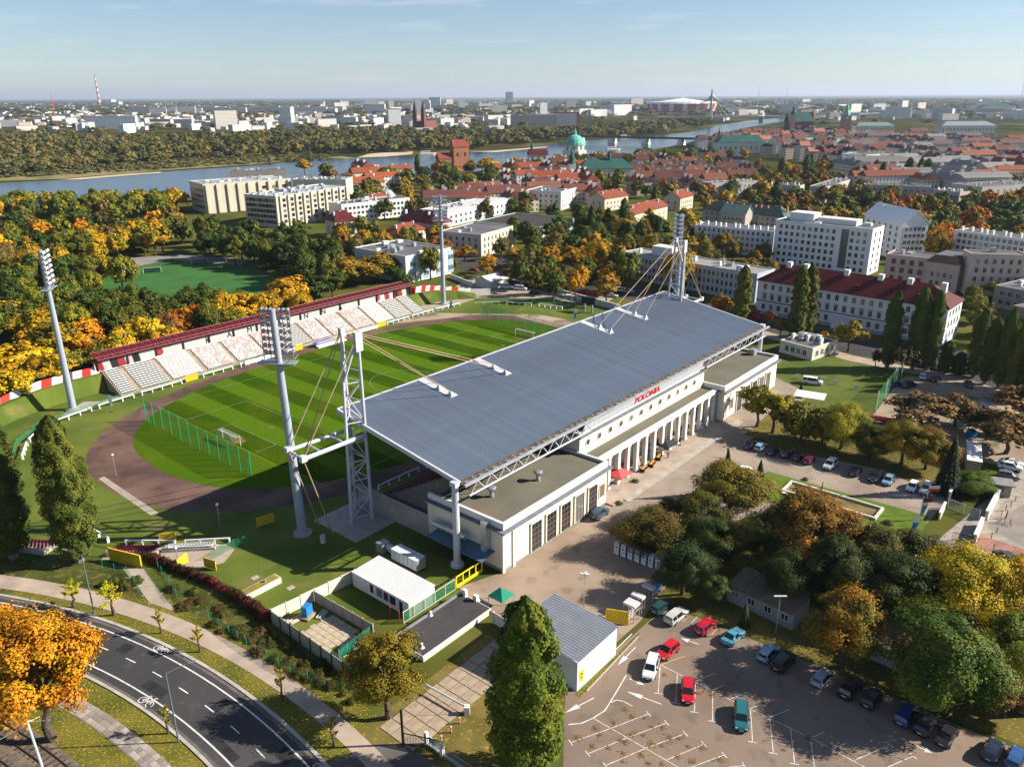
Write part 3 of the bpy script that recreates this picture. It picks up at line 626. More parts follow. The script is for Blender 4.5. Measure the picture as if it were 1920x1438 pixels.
# colonnade
BX(-23, 28, 78.0, 79.0, 7.3, 8.1).build('entablature', m_white, bt)
BX(-23, 28, 75, 78.0, 7.55, 7.85).build('colonnade_roof', m_felt, bt)
pier = MB().box(-0.42, 0.42, -0.42, 0.42, 0.25, 7.3).box(-0.55, 0.55, -0.55, 0.55, 0.25, 0.6).box(-0.55, 0.55, -0.55, 0.55, 6.95, 7.3).mesh('pier', m_white)
for i in range(15): obj('pier', pier, bt, (-21.6 + i * 3.48, -78.5, 0))
dr = MB(); dr.box(-0.95, 0.95, -0.05, 0.05, 0.25, 4.6); dr.m = 1; dr.box(-1.1, -.95, -.1, .1, .25, 4.75); dr.box(.95, 1.1, -.1, .1, .25, 4.75); dr.box(-1.1, 1.1, -.1, .1, 4.6, 4.8); dr.box(-.04, .04, -.1, .06, .25, 4.6)
drm = dr.mesh('door', m_ochre, m_render)
for i in range(14): obj('door', drm, bt, (-19.9 + i * 3.48, -75.06, 0))
BX(-23, 32, 75, 83.2, -0.1, 0.25).build('terrace_floor', m_pave, bt)
for k in range(3): BX(-19.5, 31.5, 83.2 + 0.4 * k, 83.6 + 0.4 * k, -0.1, 0.19 - 0.06 * k).build('step', m_conc, bt)
# seating rake under the roof, in shade
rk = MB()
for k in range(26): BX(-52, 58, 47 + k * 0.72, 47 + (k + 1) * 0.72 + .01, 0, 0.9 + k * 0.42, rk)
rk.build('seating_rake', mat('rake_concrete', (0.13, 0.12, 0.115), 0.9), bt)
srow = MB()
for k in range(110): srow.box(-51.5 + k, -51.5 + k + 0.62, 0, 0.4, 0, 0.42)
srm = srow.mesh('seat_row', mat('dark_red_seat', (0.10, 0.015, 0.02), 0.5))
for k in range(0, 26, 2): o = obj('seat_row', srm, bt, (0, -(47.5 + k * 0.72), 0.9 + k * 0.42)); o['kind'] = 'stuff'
BX(-53.1, -52.9, 45, 64, 0, 4.5).build('end_wall', m_conc, bt)
# ducts and plant on the near end wall
dt = MB(); dt.tube((-54.3, -66.5, 4.4), (-54.3, -74.3, 4.6), 0.55, n=12); dt.build('air_duct', mat('bright_duct', (0.55, 0.58, 0.62), 0.28, metal=0.7), bt)
dt = MB(); dt.box(-54.2, -53.1, -78.6, -77.5, 2.2, 8.6); dt.build('air_duct', MATS['bright_duct'], bt)
aw = MB(); aw.add([(-53.1, -67, 3.4), (-53.1, -79.6, 3.4), (-56.4, -79.6, 2.9), (-56.4, -67, 2.9), (-53.1, -67, 3.3), (-53.1, -79.6, 3.3), (-56.4, -79.6, 2.8), (-56.4, -67, 2.8)], [(0, 1, 2, 3), (7, 6, 5, 4), (0, 3, 7, 4), (2, 1, 5, 6), (3, 2, 6, 7)])
aw.build('awning', mat('blue_grey_awning', (0.09, 0.15, 0.20), 0.5), bt)
# chiller beside the wall
ch = thing('air_handling_unit', 'long ribbed grey air handling unit on the grass by the end wall', 'machine', W(-61.3, 66.5), SROT - math.pi / 2)
MB().box(-2.0, 4.2, -1.0, 1.0, 0.35, 2.3).build('casing', m_steel, ch)
for k in range(6): MB().box(-1.9 + k * 1.02, -1.0 + k * 1.02, -1.06, 1.06, 0.5, 2.36).build('panel', mat('pale_casing', (0.60, 0.63, 0.66), 0.35), ch)
MB().tube((-2.0, 0, 1.3), (-4.2, 0.3, 1.3), 0.85, 0.6, 12).build('duct', m_steel, ch)
MB().box(-6.0, -4.3, -0.9, 0.9, 0.2, 1.9).build('intake_box', m_steel, ch)
MB().box(-2, 4.2, -0.9, 0.9, 0, 0.35).build('skid', m_black, ch)

# ================================================================ terrace with the red canopy across the pitch
tt = thing('terrace_stand', 'long low terrace of white seats under a red lattice canopy', 'stand', C0, SROT)
NR = 12
s_ = MB()
for k in range(NR): s_.box(-55, 55, 48.2 + k * 0.78, 48.2 + (k + 1) * 0.78 + (0.02 if k < NR - 1 else 1.6), 0, 0.55 + k * 0.37)
s_.build('terrace_steps', mat('terrace_concrete', (0.36, 0.29, 0.225), 0.9, var=0.12, scale=0.6), tt)
seat_c = [('white', (0.74, 0.72, 0.70)), ('faded_pink', (0.58, 0.42, 0.40)), ('white2', (0.66, 0.63, 0.60))]
def seatmesh(name, wid, cols, gap, seed):
    r = random.Random(seed); mb = MB(); n_ = int(wid / 0.52)
    for k in range(NR):
        y, z = 48.35 + k * 0.78, 0.55 + k * 0.37
        if gap and k % 2 == 1: pass
        for i in range(n_):
            mb.m = r.choice(cols) if not gap else cols[0]; x = 0.1 + i * 0.52
            hz, bk = (.30, .14) if gap else (.40, .34)
            mb.add([(x, y, z + hz), (x + .42, y, z + hz), (x + .42, y + .40, z + hz), (x, y + .40, z + hz), (x, y + .46, z + hz + bk), (x + .42, y + .46, z + hz + bk)], [(0, 1, 2, 3), (3, 2, 5, 4)])
        if gap: mb.m = 3; mb.box(0.05, n_ * 0.52, y - 0.05, y - 0.01, z - .05, z + 0.28)
    return mb.mesh(name, *[mat('seat_' + c[0], c[1], 0.5, var=0.1, scale=3) for c in seat_c], m_black)
edges = [(-54.6, -50.6, 1), (-49.4, -41.2, 1), (-40.4, -31.2, 0), (-29.9, -21.4, 2), (-20.2, -11.2, 2), (-10.4, -3.0, 3), (-2.0, 5.6, 1), (6.6, 13.4, 2), (14.2, 22.4, 2), (23.4, 31.4, 3), (32.4, 40.4, 0), (41.4, 48.6, 1), (49.6, 54.6, 1)]
for i, (a, b_, kind) in enumerate(edges):
    o = obj('seat_block', seatmesh('seat_block', b_ - a, [[0, 2], [0], [0, 1, 0, 1], [1, 1, 0]][kind], kind == 1, i), tt, (a, 0, 0)); o['kind'] = 'stuff'
    if kind == 2: o['label'] = 'block of seats in mixed white and faded pink'
MB().box(-56, 58, 59.0, 59.4, 4.4, 7.2).build('back_wall', mat('pale_back_wall', (0.46, 0.46, 0.45), 0.8, var=0.08), tt)
m_cano = mat('canopy_red', (0.105, 0.018, 0.022), 0.5, var=0.12, scale=0.6); m_lat = mat('canopy_lattice_red', (0.25, 0.055, 0.062), 0.45, var=0.1)
c = MB(); c.add([(-55.5, 57.7, 7.9), (59, 57.7, 7.9), (59, 62.2, 8.9), (-55.5, 62.2, 8.9), (-55.5, 57.7, 7.75), (59, 57.7, 7.75), (59, 62.2, 8.75), (-55.5, 62.2, 8.75)], [(0, 1, 2, 3), (7, 6, 5, 4), (0, 4, 5, 1), (3, 2, 6, 7), (0, 3, 7, 4), (1, 5, 6, 2)])
c.build('canopy', m_cano, tt)
for y, z in ((57.75, 8.02), (59.2, 8.33), (62.1, 8.98)): MB().tube((-55.5, y, z), (59, y, z), 0.11, n=6).build('canopy_rail', m_lat, tt)
zz = MB().tube((0, 57.75, 8.02), (1.0, 62.1, 8.98), 0.075, n=5).tube((1.0, 62.1, 8.98), (2.0, 57.75, 8.02), 0.075, n=5).mesh('canopy_lattice', m_lat)
for k in range(57): obj('canopy_lattice', zz, tt, (-55.4 + 2.0 * k, 0, 0))
pc = MB().box(-.14, .14, 58.6, 58.9, 4.2, 8.0).mesh('canopy_post', m_cano)
for k in range(15): obj('canopy_post', pc, tt, (-55.2 + k * 8.1, 0, 0))
for k, chh in enumerate('KAMIENNA'):
    o = obj('wall_letter', text_mesh('wall_letter_mesh', chh, 2.5, m_black, 0.03), tt, (-23.2 + k * 7.0, 58.95, 5.85)); o.rotation_euler = (math.pi / 2, 0, 0)
for u in (-38.0, 42.5):
    o = MB().lathe([(1.0, 0), (1.0, .06)], 20).build('round_emblem', m_black, tt, (u, 58.98, 5.9)); o.rotation_euler = (math.pi / 2, 0, 0)
    q = MB().lathe([(.72, .06), (.72, .09)], 20).build('emblem_ring', m_red, o)
for k in range(24):      # painted end panels of the back wall, canopy shade put into their colours
    u = -55.5 + k * 1.0 if k < 12 else 46 + (k - 12) * 1.05
    MB().add([(u, 58.97, 4.45), (u + 1.0, 58.97, 4.45), (u + .55, 58.97, 7.1), (u - .45, 58.97, 7.1)], [(0, 1, 2, 3)]).build('painted_panel', [mat('shaded_red', (.26, .03, .03), .7), mat('shaded_white', (.42, .41, .4), .7), m_black][(k // 2) % 3], tt)
keep(*W(0, -55)[:2], 20); keep(*W(-35, -55)[:2], 18); keep(*W(35, -55)[:2], 18); keep(*W(-50, -55)[:2], 10); keep(*W(50, -55)[:2], 12)
# grass banks either end and the red, white and black painted wall on their crest
def bank(name, path, wdt, hts):
    mb = MB(); rows = []
    for i, (u, v) in enumerate(path):
        a = Vector(path[max(0, i - 1)]); b_ = Vector(path[min(len(path) - 1, i + 1)]); d = (b_ - a).normalized(); nn = Vector((d.y, -d.x))
        h = hts[i]; r = []
        for off, hh in ((wdt, 0), (wdt * .55, .52), (wdt * .2, .92), (0, 1.0), (-1.5, 1.0), (-3.5, 0.0)): q = Vector((u, v)) + nn * off; r.append(W(q.x, q.y, 0.03 + h * hh))
        rows.append(r)
    k = 6
    mb.v = [tuple(p) for r in rows for p in r]
    mb.f = [(i * k + j, i * k + j + 1, (i + 1) * k + j + 1, (i + 1) * k + j) for i in range(len(rows) - 1) for j in range(k - 1)]; mb.mi = [0] * len(mb.f)
    return struct(name, mb, m_lawn)
pathL = [(-55.2, -58.6), (-62, -58.9), (-70, -58.2), (-78, -56.2), (-86, -52.5), (-93, -47), (-98, -40), (-101, -32)]
bank('grass_bank', [(u, v) for u, v in pathL][::-1], 9.0, [4.3, 4.3, 4.2, 4.0, 3.6, 3.0, 2.2, 1.2][::-1])
bank('grass_bank', [(84, -50), (78, -55), (70, -58.5), (62, -59.2), (55.2, -58.9)][::-1][::-1][::-1], 9.0, [4.4, 4.2, 3.8, 2.8, 1.0])
wt = thing('painted_wall', 'low slanting wall painted in red, white and black bands on the bank', 'wall', (0, 0, 0))
pts = [Vector(p) for p in pathL]; seg = []
for a, b_ in zip(pts, pts[1:]):
    n_ = max(1, round((b_ - a).length / 2.6))
    for k in range(n_): seg.append((a.lerp(b_, k / n_), a.lerp(b_, (k + 1) / n_)))
hb = lambda u: 4.3 if u > -72 else 4.3 - (-72 - u) * 0.085
for i, (a, b_) in enumerate(seg):
    za, zb = hb(a.x), hb(b_.x); off = Vector((0, -1.6))
    P4 = [W(a.x, a.y + .3, za), W(b_.x, b_.y + .3, zb), W(b_.x + .9, b_.y - 1.4, zb + 1.5), W(a.x + .9, a.y - 1.4, za + 1.5)]
    Q4 = [p + Vector((0, .4, -.3)) for p in P4]
    MB().add(P4 + Q4, [(0, 1, 2, 3), (7, 6, 5, 4), (0, 3, 7, 4), (1, 5, 6, 2), (3, 2, 6, 7)]).build('painted_panel', [m_white, m_red, m_white, mat('charcoal_paint', (0.06, 0.06, 0.065), 0.7)][i % 4], wt)
wt2 = thing('painted_wall', 'red and white striped wall at the far end of the terrace', 'wall', (0, 0, 0))
pr = [(58.5, -59.6), (64, -59.6), (70, -58.8), (77, -56.5), (84, -53), (90, -48)]
ptsr = [Vector(p) for p in pr]; seg = []
for a, b_ in zip(ptsr, ptsr[1:]):
    n_ = max(1, round((b_ - a).length / 2.3))
    for k in range(n_): seg.append((a.lerp(b_, k / n_), a.lerp(b_, (k + 1) / n_)))
for i, (a, b_) in enumerate(seg):
    z = 4.4 if a.x < 64 else max(0.3, 4.4 - (a.x - 64) * 0.2)
    P4 = [W(a.x, a.y, z - .6), W(b_.x, b_.y, z - .6), W(b_.x + .8, b_.y, z + 1.9), W(a.x + .8, a.y, z + 1.9)]; Q4 = [p + Vector((-.2, .3, 0)) for p in P4]
    MB().add(P4 + Q4, [(0, 1, 2, 3), (7, 6, 5, 4), (0, 3, 7, 4), (1, 5, 6, 2), (3, 2, 6, 7)]).build('painted_panel', m_red if i % 2 == 0 and i < 9 else m_white, wt2)

# ---------------------------------------------------------------- white rails round the track
m_rail = mat('rail_white', (0.74, 0.73, 0.71), 0.6, var=0.06)
def rail(a, b_, label, post=2.4):
    A_, B_ = W(*a), W(*b_); L = (B_ - A_).length; rz = math.atan2(B_.y - A_.y, B_.x - A_.x)
    t = thing('track_rail', label, 'rail', A_, rz, 'white rails round the running track')
    MB().box(0, L, -.12, .12, .88, 1.12).build('beam', m_rail, t)
    n_ = max(2, int(L / post) + 1)
    pm_ = MB().box(-.11, .11, -.3, .14, 0, .9).mesh('post', m_rail)
    for k in range(n_): obj('post', pm_, t, (0.15 + k * (L - .3) / (n_ - 1), 0, 0))
rp = [(-86.5, -26.5, -83.0, -33.5), (-82.0, -35.2, -76.6, -40.8), (-73.6, -41.8, -64.4, -43.8), (-62.6, -44.0, -53.2, -44.8), (-51.2, -44.9, -39.8, -45.1), (-33.6, -45.2, -24.2, -45.3),
      (-21.8, -45.3, -9.0, -45.4), (-8.2, -45.4, -3.0, -45.4), (16.5, -45.6, 21.0, -45.6), (21.8, -45.6, 30.0, -45.6), (34.6, -45.7, 45.0, -45.9), (46.6, -46.0, 57.0, -46.2), (58.6, -46.2, 70, -45.2)]
for i, q in enumerate(rp): rail(q[:2], q[2:], 'white rail before the terrace, %s from the left' % ordw(i + 1))
for i, q in enumerate([(74, -41, 80.5, -34.5), (82, -32.5, 86.5, -24), (87.5, -21.5, 89.5, -12)]): rail(q[:2], q[2:], 'white rail round the far bend of the track, %s from the left' % ordw(i + 1))
for i, q in enumerate([(-90.5, 15.5, -90, 22), (-88.6, 25.2, -83.0, 32.0), (-82.0, 33.2, -76.5, 38.6)]): rail(q[:2], q[2:], 'white rail on the bank by the near corner seats, %s from the left' % ordw(i + 1))
for i, q in enumerate([(-47, 43.6, -36, 43.8), (-34, 43.8, -22, 43.9)]): rail(q[:2], q[2:], 'white rail in the shade under the big roof, %s from the pylon' % ordw(i + 1))
# advertising boards on the far touchline side
for i, (a, b_, m_, lab) in enumerate([(-20.5, -9.2, m_white, 'long white advertising board by the track'), (3.5, 10.6, mat('blue_board', (0.03, 0.09, 0.42), 0.5), 'blue advertising board on the dugout'), (22.0, 29.8, m_white, 'white advertising board left of the pylon head')]):
    t = thing('advertising_board', lab, 'board', W(a, -44.9), SROT)
    MB().box(0, b_ - a, -.06, .06, .35, 1.45).build('panel', m_, t)
    for x in (0.4, (b_ - a) - .5): MB().box(x, x + .1, .06, .5, 0, 1.2).build('leg', m_steel, t)
t = thing('substitute_bench', 'white curved substitute bench beside the track', 'dugout', W(3.6, -43.4), SROT)
MB().box(0, 11, -1.1, -.2, .0, .5).build('bench', m_white, t); MB().box(0, 11, .0, .12, 0, 1.5).build('back', m_white, t); MB().box(0, 11, -.9, .15, 1.5, 1.58).build('roof', mat('clear_roof', (0.5, 0.55, 0.6), 0.2), t)
# yellow gates in the track fence
def ygate(u, v, rz, w, label, h=1.9):
    t = thing('fence_gate', label, 'gate', W(u, v), rz, 'yellow gates of the stadium fence')
    f_ = MB(); f_.box(0, w, -.05, .05, h - .1, h); f_.box(0, w, -.05, .05, .15, .3); f_.box(0, .1, -.05, .05, 0, h); f_.box(w - .1, w, -.05, .05, 0, h); f_.build('frame', m_yellow, t)
    MB().box(.1, w - .1, -.015, .015, .3, h - .1).build('mesh_panel', mat('yellow_mesh', (0.55, 0.38, 0.03), 0.6, var=0.25, scale=5), t)
ygate(-77.0, -41.2, SROT + R_(20), 3.2, 'yellow gate at the left end of the track rails')
ygate(-38.6, -45.2, SROT, 3.6, 'yellow gate in front of the terrace, left of centre')
ygate(-2.6, -45.4, SROT, 2.6, 'yellow gate behind the near floodlight head')
ygate(13.5, -45.6, SROT, 2.6, 'yellow gate beside the blue advertising board')
ygate(30.6, -45.7, SROT, 3.6, 'yellow gate in front of the terrace, right of centre')
ygate(-83.4, 42.0, SROT - R_(75), 2.6, 'open yellow gate leaf on the near lawn, right of the path')
ygate(-86.6, 39.3, SROT + R_(20), 2.4, 'open yellow gate leaf above the red hedge')
ygate(-84.5, 29.2, SROT - R_(40), 2.8, 'yellow gate behind the burgundy seats')
ygate(-70.5, 37.5, SROT - R_(15), 3.2, 'yellow gate in shade beside the floodlight foot')
# goals
def goal(u, face, label):
    t = thing('football_goal', label, 'goal', W(u, 0), SROT)
    fr = MB(); r = .07
    for y in (-3.66, 3.66): fr.tube((0, y, 0), (0, y, 2.44), r, n=8)
    fr.tube((0, -3.66, 2.44), (0, 3.66, 2.44), r, n=8); fr.build('frame', m_white, t)
    bk = MB(); s = -face
    for y in (-3.66, 3.66): bk.tube((0, y, 2.4), (s * 1.0, y, 2.2), .03, n=5); bk.tube((s * 1.0, y, 2.2), (s * 2.1, y, 0), .03, n=5)
    bk.tube((s * 1.0, -3.66, 2.2), (s * 1.0, 3.66, 2.2), .03, n=5); bk.build('net_support', m_steel, t)
    nt = MB()
    for k in range(37): y = -3.66 + k * .2034; nt.box(min(0, s * 1.0), max(0, s * 1.0), y - .008, y + .008, 2.3, 2.316); nt.add([(s * 1.0, y - .01, 2.2), (s * 1.0, y + .01, 2.2), (s * 2.1, y + .01, .02), (s * 2.1, y - .01, .02)], [(0, 1, 2, 3)])
    for k in range(11): q = k / 10; nt.add([(s * (1 + 1.1 * q), -3.66, 2.2 - 2.18 * q), (s * (1 + 1.1 * q), 3.66, 2.2 - 2.18 * q), (s * (1 + 1.1 * q), 3.66, 2.22 - 2.18 * q), (s * (1 + 1.1 * q), -3.66, 2.22 - 2.18 * q)], [(0, 1, 2, 3)])
    for k in range(5): nt.box(s * (.1 + .2 * k) - .01, s * (.1 + .2 * k) + .01, -3.66, 3.66, 2.3, 2.316)
    o = nt.build('net', m_white, t); o['kind'] = 'stuff'
goal(-52.5, 1, 'white football goal at the near end of the pitch'); goal(52.5, -1, 'white football goal at the far end of the pitch')
# green ball-stop fences: posts and a net
def netmat():
    m = bpy.data.materials.new('green_net'); m.use_nodes = True; n, l = m.node_tree.nodes, m.node_tree.links
    b = n['Principled BSDF']; b.inputs['Base Color'].default_value = (0.02, 0.20, 0.09, 1); b.inputs['Roughness'].default_value = .8
    tr = n.new('ShaderNodeBsdfTransparent'); mx = n.new('ShaderNodeMixShader'); mx.inputs[0].default_value = 0.30
    l.new(tr.outputs[0], mx.inputs[1]); l.new(b.outputs[0], mx.inputs[2]); l.new(mx.outputs[0], n['Material Output'].inputs['Surface']); return m
m_green_net = netmat(); m_gpost = mat('green_post', (0.01, 0.42, 0.20), 0.5, var=0.05)
def ballstop(pts, n_, h, label):
    a, b_ = W(*pts[0]), W(*pts[1]); L = (b_ - a).length; rz = math.atan2(b_.y - a.y, b_.x - a.x)
    t = thing('ball_stop_fence', label, 'fence', a, rz)
    pm_ = MB().tube((0, 0, 0), (0, 0, h), .085, n=6).mesh('post', m_gpost)
    for k in range(n_): obj('post', pm_, t, (k * L / (n_ - 1), 0, 0))
    MB().add([(0, 0, .05), (L, 0, .05), (L, 0, h - .1), (0, 0, h - .1)], [(0, 1, 2, 3)]).build('net', m_green_net, t)
    for x in (0.0, L): MB().tube((x, 0, h), (x + (1.6 if x == 0 else -1.6), 0, 0), .06, n=6).build('stay', m_gpost, t)
ballstop([(-58.8, -27), (-59.6, 19)], 12, 5.6, 'green netting on tall posts behind the near goal')
ballstop([(60.2, -25.5), (57.5, 12)], 10, 5.6, 'green netting on tall posts behind the far goal')
# grey sloping fence of green mesh beside the rails
def mesh_fence(pts, h, label, post=2.5, name='mesh_fence', world=False):
    t = thing(name, label, 'fence', (0, 0, 0))
    P_ = pts if world else [W(*p) for p in pts]
    for a, b_ in zip(P_, P_[1:]):
        L = (b_ - a).length; n_ = max(1, round(L / post))
        MB().add([a + Vector((0, 0, .05)), b_ + Vector((0, 0, .05)), b_ + Vector((0, 0, h)), a + Vector((0, 0, h))], [(0, 1, 2, 3)]).build('mesh_panel', m_green_net, t)
        for k in range(n_): q = a.lerp(b_, k / n_); MB().tube(q, q + Vector((0, 0, h + .05)), .035, n=5).build('post', m_gpost, t)
    return t
mesh_fence([(-88, -28), (-84, -36.5), (-77, -43), (-66, -46), (-52, -46.8), (-39.5, -46.8)], 1.3, 'low green mesh fence behind the left track rails')
mesh_fence([(-34, -46.8), (-5, -46.9)], 1.3, 'low green mesh fence in front of the middle of the terrace', 3)
mesh_fence([(31, -47.2), (57, -47.6), (71, -46.6)], 1.3, 'low green mesh fence before the right end of the terrace', 3)
mesh_fence([(75, -42), (84, -33), (89.5, -22), (92, -8), (91, 6)], 2.2, 'green mesh fence round the far bend', 3)
# scoreboard behind the far bend
sb = thing('scoreboard', 'dark scoreboard on two posts at the far bend of the track', 'scoreboard', G(1103, 585), SROT + R_(90))
MB().box(-2.9, 2.9, -.3, .3, 3.0, 5.4).build('panel', m_black, sb)
for x in (-1.6, 1.6): MB().box(x - .25, x + .25, -.25, .25, 0, 3.0).build('post', m_steel, sb)
# ================================================================ near bank: corner seats, fences, hedge, walls
m_burg = mat('burgundy_plastic', (0.16, 0.015, 0.045), 0.4, var=0.1); m_seatw = mat('white_plastic', (0.72, 0.72, 0.72), 0.4, var=0.05)
def seat_mesh(m):
    return MB().add([(-.2, -.2, .3), (.2, -.2, .3), (.2, .2, .3), (-.2, .2, .3), (-.2, .24, .66), (.2, .24, .66), (-.2, -.2, .36), (.2, -.2, .36), (.2, .14, .36), (-.2, .14, .36), (-.2, .17, .66), (.2, .17, .66)],
                    [(3, 2, 1, 0), (6, 7, 8, 9), (9, 8, 11, 10), (2, 3, 4, 5), (10, 11, 5, 4), (0, 1, 7, 6), (1, 2, 5, 11, 8, 7), (3, 0, 6, 9, 10, 4)]).box(-.05, .05, -.05, .05, 0, .3).mesh('seat', m)
sm_b, sm_w = seat_mesh(m_burg), seat_mesh(m_seatw)
def corner_stand(a, b_, n_, rows, sm, label):
    A_, B_ = W(*a), W(*b_); L = (B_ - A_).length; rz = math.atan2(B_.y - A_.y, B_.x - A_.x)
    t = thing('corner_seating', label, 'seating', A_, rz)
    for k in range(rows):
        MB().box(-.3, L + .3, -k * .8 - .75, -k * .8 + .03, 0, .25 + k * .22).build('step', m_conc, t)
        for i in range(n_): o = obj('seat', sm, t, ((i + .5) * L / n_, -k * .8 - .4, .25 + k * .22), math.pi)
        for o in t.children[-n_:]: o.rotation_euler = (0, 0, 0)
    return t
corner_stand((-90.6, 25.0), (-85.2, 30.8), 15, 3, sm_b, 'three rows of burgundy seats on the near bank')
corner_stand((-84.6, 31.4), (-78.6, 37.2), 16, 2, sm_w, 'two rows of white seats on the near bank')
corner_stand((-99.6, 9.5), (-96.3, 16.0), 10, 4, sm_b, 'burgundy seats between the two tall left poplars')
ground_sheet('seat_path', px((200, 1030), (270, 1040), (345, 1028), (420, 1018), (440, 1030), (420, 1055), (350, 1072), (270, 1050), (190, 1050)), 0.020, m_pathm)
# yellow sliding gate and its path down to the pavement
t = thing('sliding_gate', 'solid yellow sliding gate behind the second poplar', 'gate', W(-92.4, 27.8), math.atan2(*(W(-90.2, 34.2) - W(-92.4, 27.8)).yx))
MB().box(0, 6.7, -.06, .06, .15, 2.3).build('leaf', mat('ochre_gate', (0.46, 0.31, 0.015), 0.6, var=0.1), t)
f_ = MB(); f_.box(-.1, 6.8, -.1, .1, 2.3, 2.42); f_.box(-.1, 6.8, -.1, .1, .05, .15)
for x in (-.1, 6.7): f_.box(x, x + .1, -.1, .1, 0, 2.4)
f_.build('frame', m_yellow, t)
ground_sheet('gate_path', px((226, 1062), (268, 1064), (300, 1110), (332, 1148), (280, 1130), (262, 1105)), 0.05, m_pathm)
for i, (q, hh) in enumerate([((255, 1082), 6), ((270, 1100), 6), ((285, 1115), 7), ((298, 1130), 7)]):
    p = G(*q); MB().box(-1.6, 1.6, -.09, .09, .04, .12).build('path_step', m_conc, None, p, SROT - R_(35)); bpy.context.scene.objects[-1]
for o in [o for o in COL.objects if o.name.startswith('path_step')]: tag(o, kind='structure')
mesh_fence(px((193, 1066), (238, 1076), (268, 1122)), 1.5, 'green mesh fence left of the path to the yellow gate', 2.2, world=True)
mesh_fence(px((297, 1066), (318, 1098), (338, 1130)), 1.5, 'green mesh fence right of the path to the yellow gate', 2.2, world=True)
mesh_fence(px((392, 1160), (430, 1188), (480, 1224), (545, 1262), (610, 1290), (640, 1292)), 1.5, 'green mesh fence along the grass bank above the pavement', 2.5, world=True)
mesh_fence([W(-81.5, 41), W(-77, 40.5), W(-73.5, 41.5)], 1.7, 'green mesh fence by the foot of the near floodlight', 2, world=True)
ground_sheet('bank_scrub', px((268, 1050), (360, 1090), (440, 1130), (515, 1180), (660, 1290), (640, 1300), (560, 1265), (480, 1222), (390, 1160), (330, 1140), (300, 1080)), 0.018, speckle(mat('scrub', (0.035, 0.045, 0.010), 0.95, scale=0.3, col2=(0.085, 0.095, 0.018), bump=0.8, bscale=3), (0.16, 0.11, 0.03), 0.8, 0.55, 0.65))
ground_sheet('poplar_shade_lawn', px((0, 1120), (0, 1050), (200, 1040), (260, 1075), (300, 1125), (180, 1105), (80, 1088)), 0.014, MATS['scrub'])  # dark scrub colours put the poplars' shade into this lawn
ground_sheet('near_lawn', px((420, 1030), (560, 1000), (700, 985), (860, 1060), (850, 1105), (815, 1105), (700, 1040), (520, 1165), (440, 1120), (380, 1070)), 0.014, MATS['lawn'])
# boundary walls of the small yards: concrete panels between posts
m_panel = speckle(mat('grey_wall_panel', (0.33, 0.295, 0.245), 0.9, var=0.12, scale=0.7, bump=0.1), (0.20, 0.17, 0.13), 0.8, 0.55, 0.7, 0.5)
m_wpanel = mat('whitewashed_panel', (0.60, 0.555, 0.47), 0.85, var=0.12, scale=0.5)
def panel_wall(a, b_, h, m_, label, pw=2.35, mpost=None):
    A_, B_ = W(*a), W(*b_); L = (B_ - A_).length; rz = math.atan2(B_.y - A_.y, B_.x - A_.x); n_ = max(1, round(L / pw)); w = L / n_
    t = thing('panel_wall', label, 'wall', A_, rz)
    pm_ = MB().box(.1, w - .1, -.05, .05, .05, h).mesh('wall_panel', m_); po = MB().box(-.1, .1, -.12, .12, 0, h + .08).mesh('post', mpost or m_black)
    r = random.Random(int(L * 10))
    for k in range(n_): obj('wall_panel', pm_, t, (k * w, 0, 0), None, (1, 1, r.uniform(.97, 1.02)))
    for k in range(n_ + 1): obj('post', po, t, (k * w, 0, 0))
panel_wall((-84.9, 63.4), (-85.3, 80.6), 2.2, m_panel, 'grey concrete panel wall along the shaded bank')
panel_wall((-84.7, 63.2), (-70.0, 64.6), 2.2, m_wpanel, 'whitewashed panel wall on the lawn side of the small yards', 2.4, m_wpanel)
panel_wall((-77.6, 64.2), (-77.2, 77.2), 2.0, m_panel, 'grey panel wall dividing the two small yards', 2.2, m_panel)
panel_wall((-85.2, 81.0), (-81.8, 83.4), 2.0, m_panel, 'short grey panel wall at the corner by the golden tree')
t = thing('tarp_fence', 'green tarpaulin fence closing the small slab yard', 'fence', W(-83.8, 77.8), math.atan2(*(W(-77.3, 77.0) - W(-83.8, 77.8)).yx))
MB().box(0, 6.6, -.02, .02, .2, 1.75).build('tarpaulin', mat('green_tarp', (0.01, 0.13, 0.09), 0.6, var=0.2), t)
for k in range(5): MB().tube((k * 1.62, 0, 0), (k * 1.62, 0, 2.0), .04, n=6).build('post', m_steel, t)
ground_sheet('slab_yard', [W(-84.6, 64), W(-77.7, 64.6), W(-77.5, 77), W(-84.8, 78.6)], 0.024, m_lawn)
slab = MB().box(-.48, .48, -.72, .72, 0, .06).mesh('concrete_slab', mat('pale_slab', (0.42, 0.35, 0.25), 0.9, var=0.15, scale=1.0))
sy = thing('slab_floor', None, None, W(0, 0), SROT); sy['kind'] = 'structure'
r = random.Random(7)
for i in range(6):
    for j in range(6):
        if r.random() < .9: obj('concrete_slab', slab, sy, (-83.6 + i * 1.03, -(69.2 + j * 1.5 + (i % 2) * .4), 0.03), r.uniform(-.06, .06))
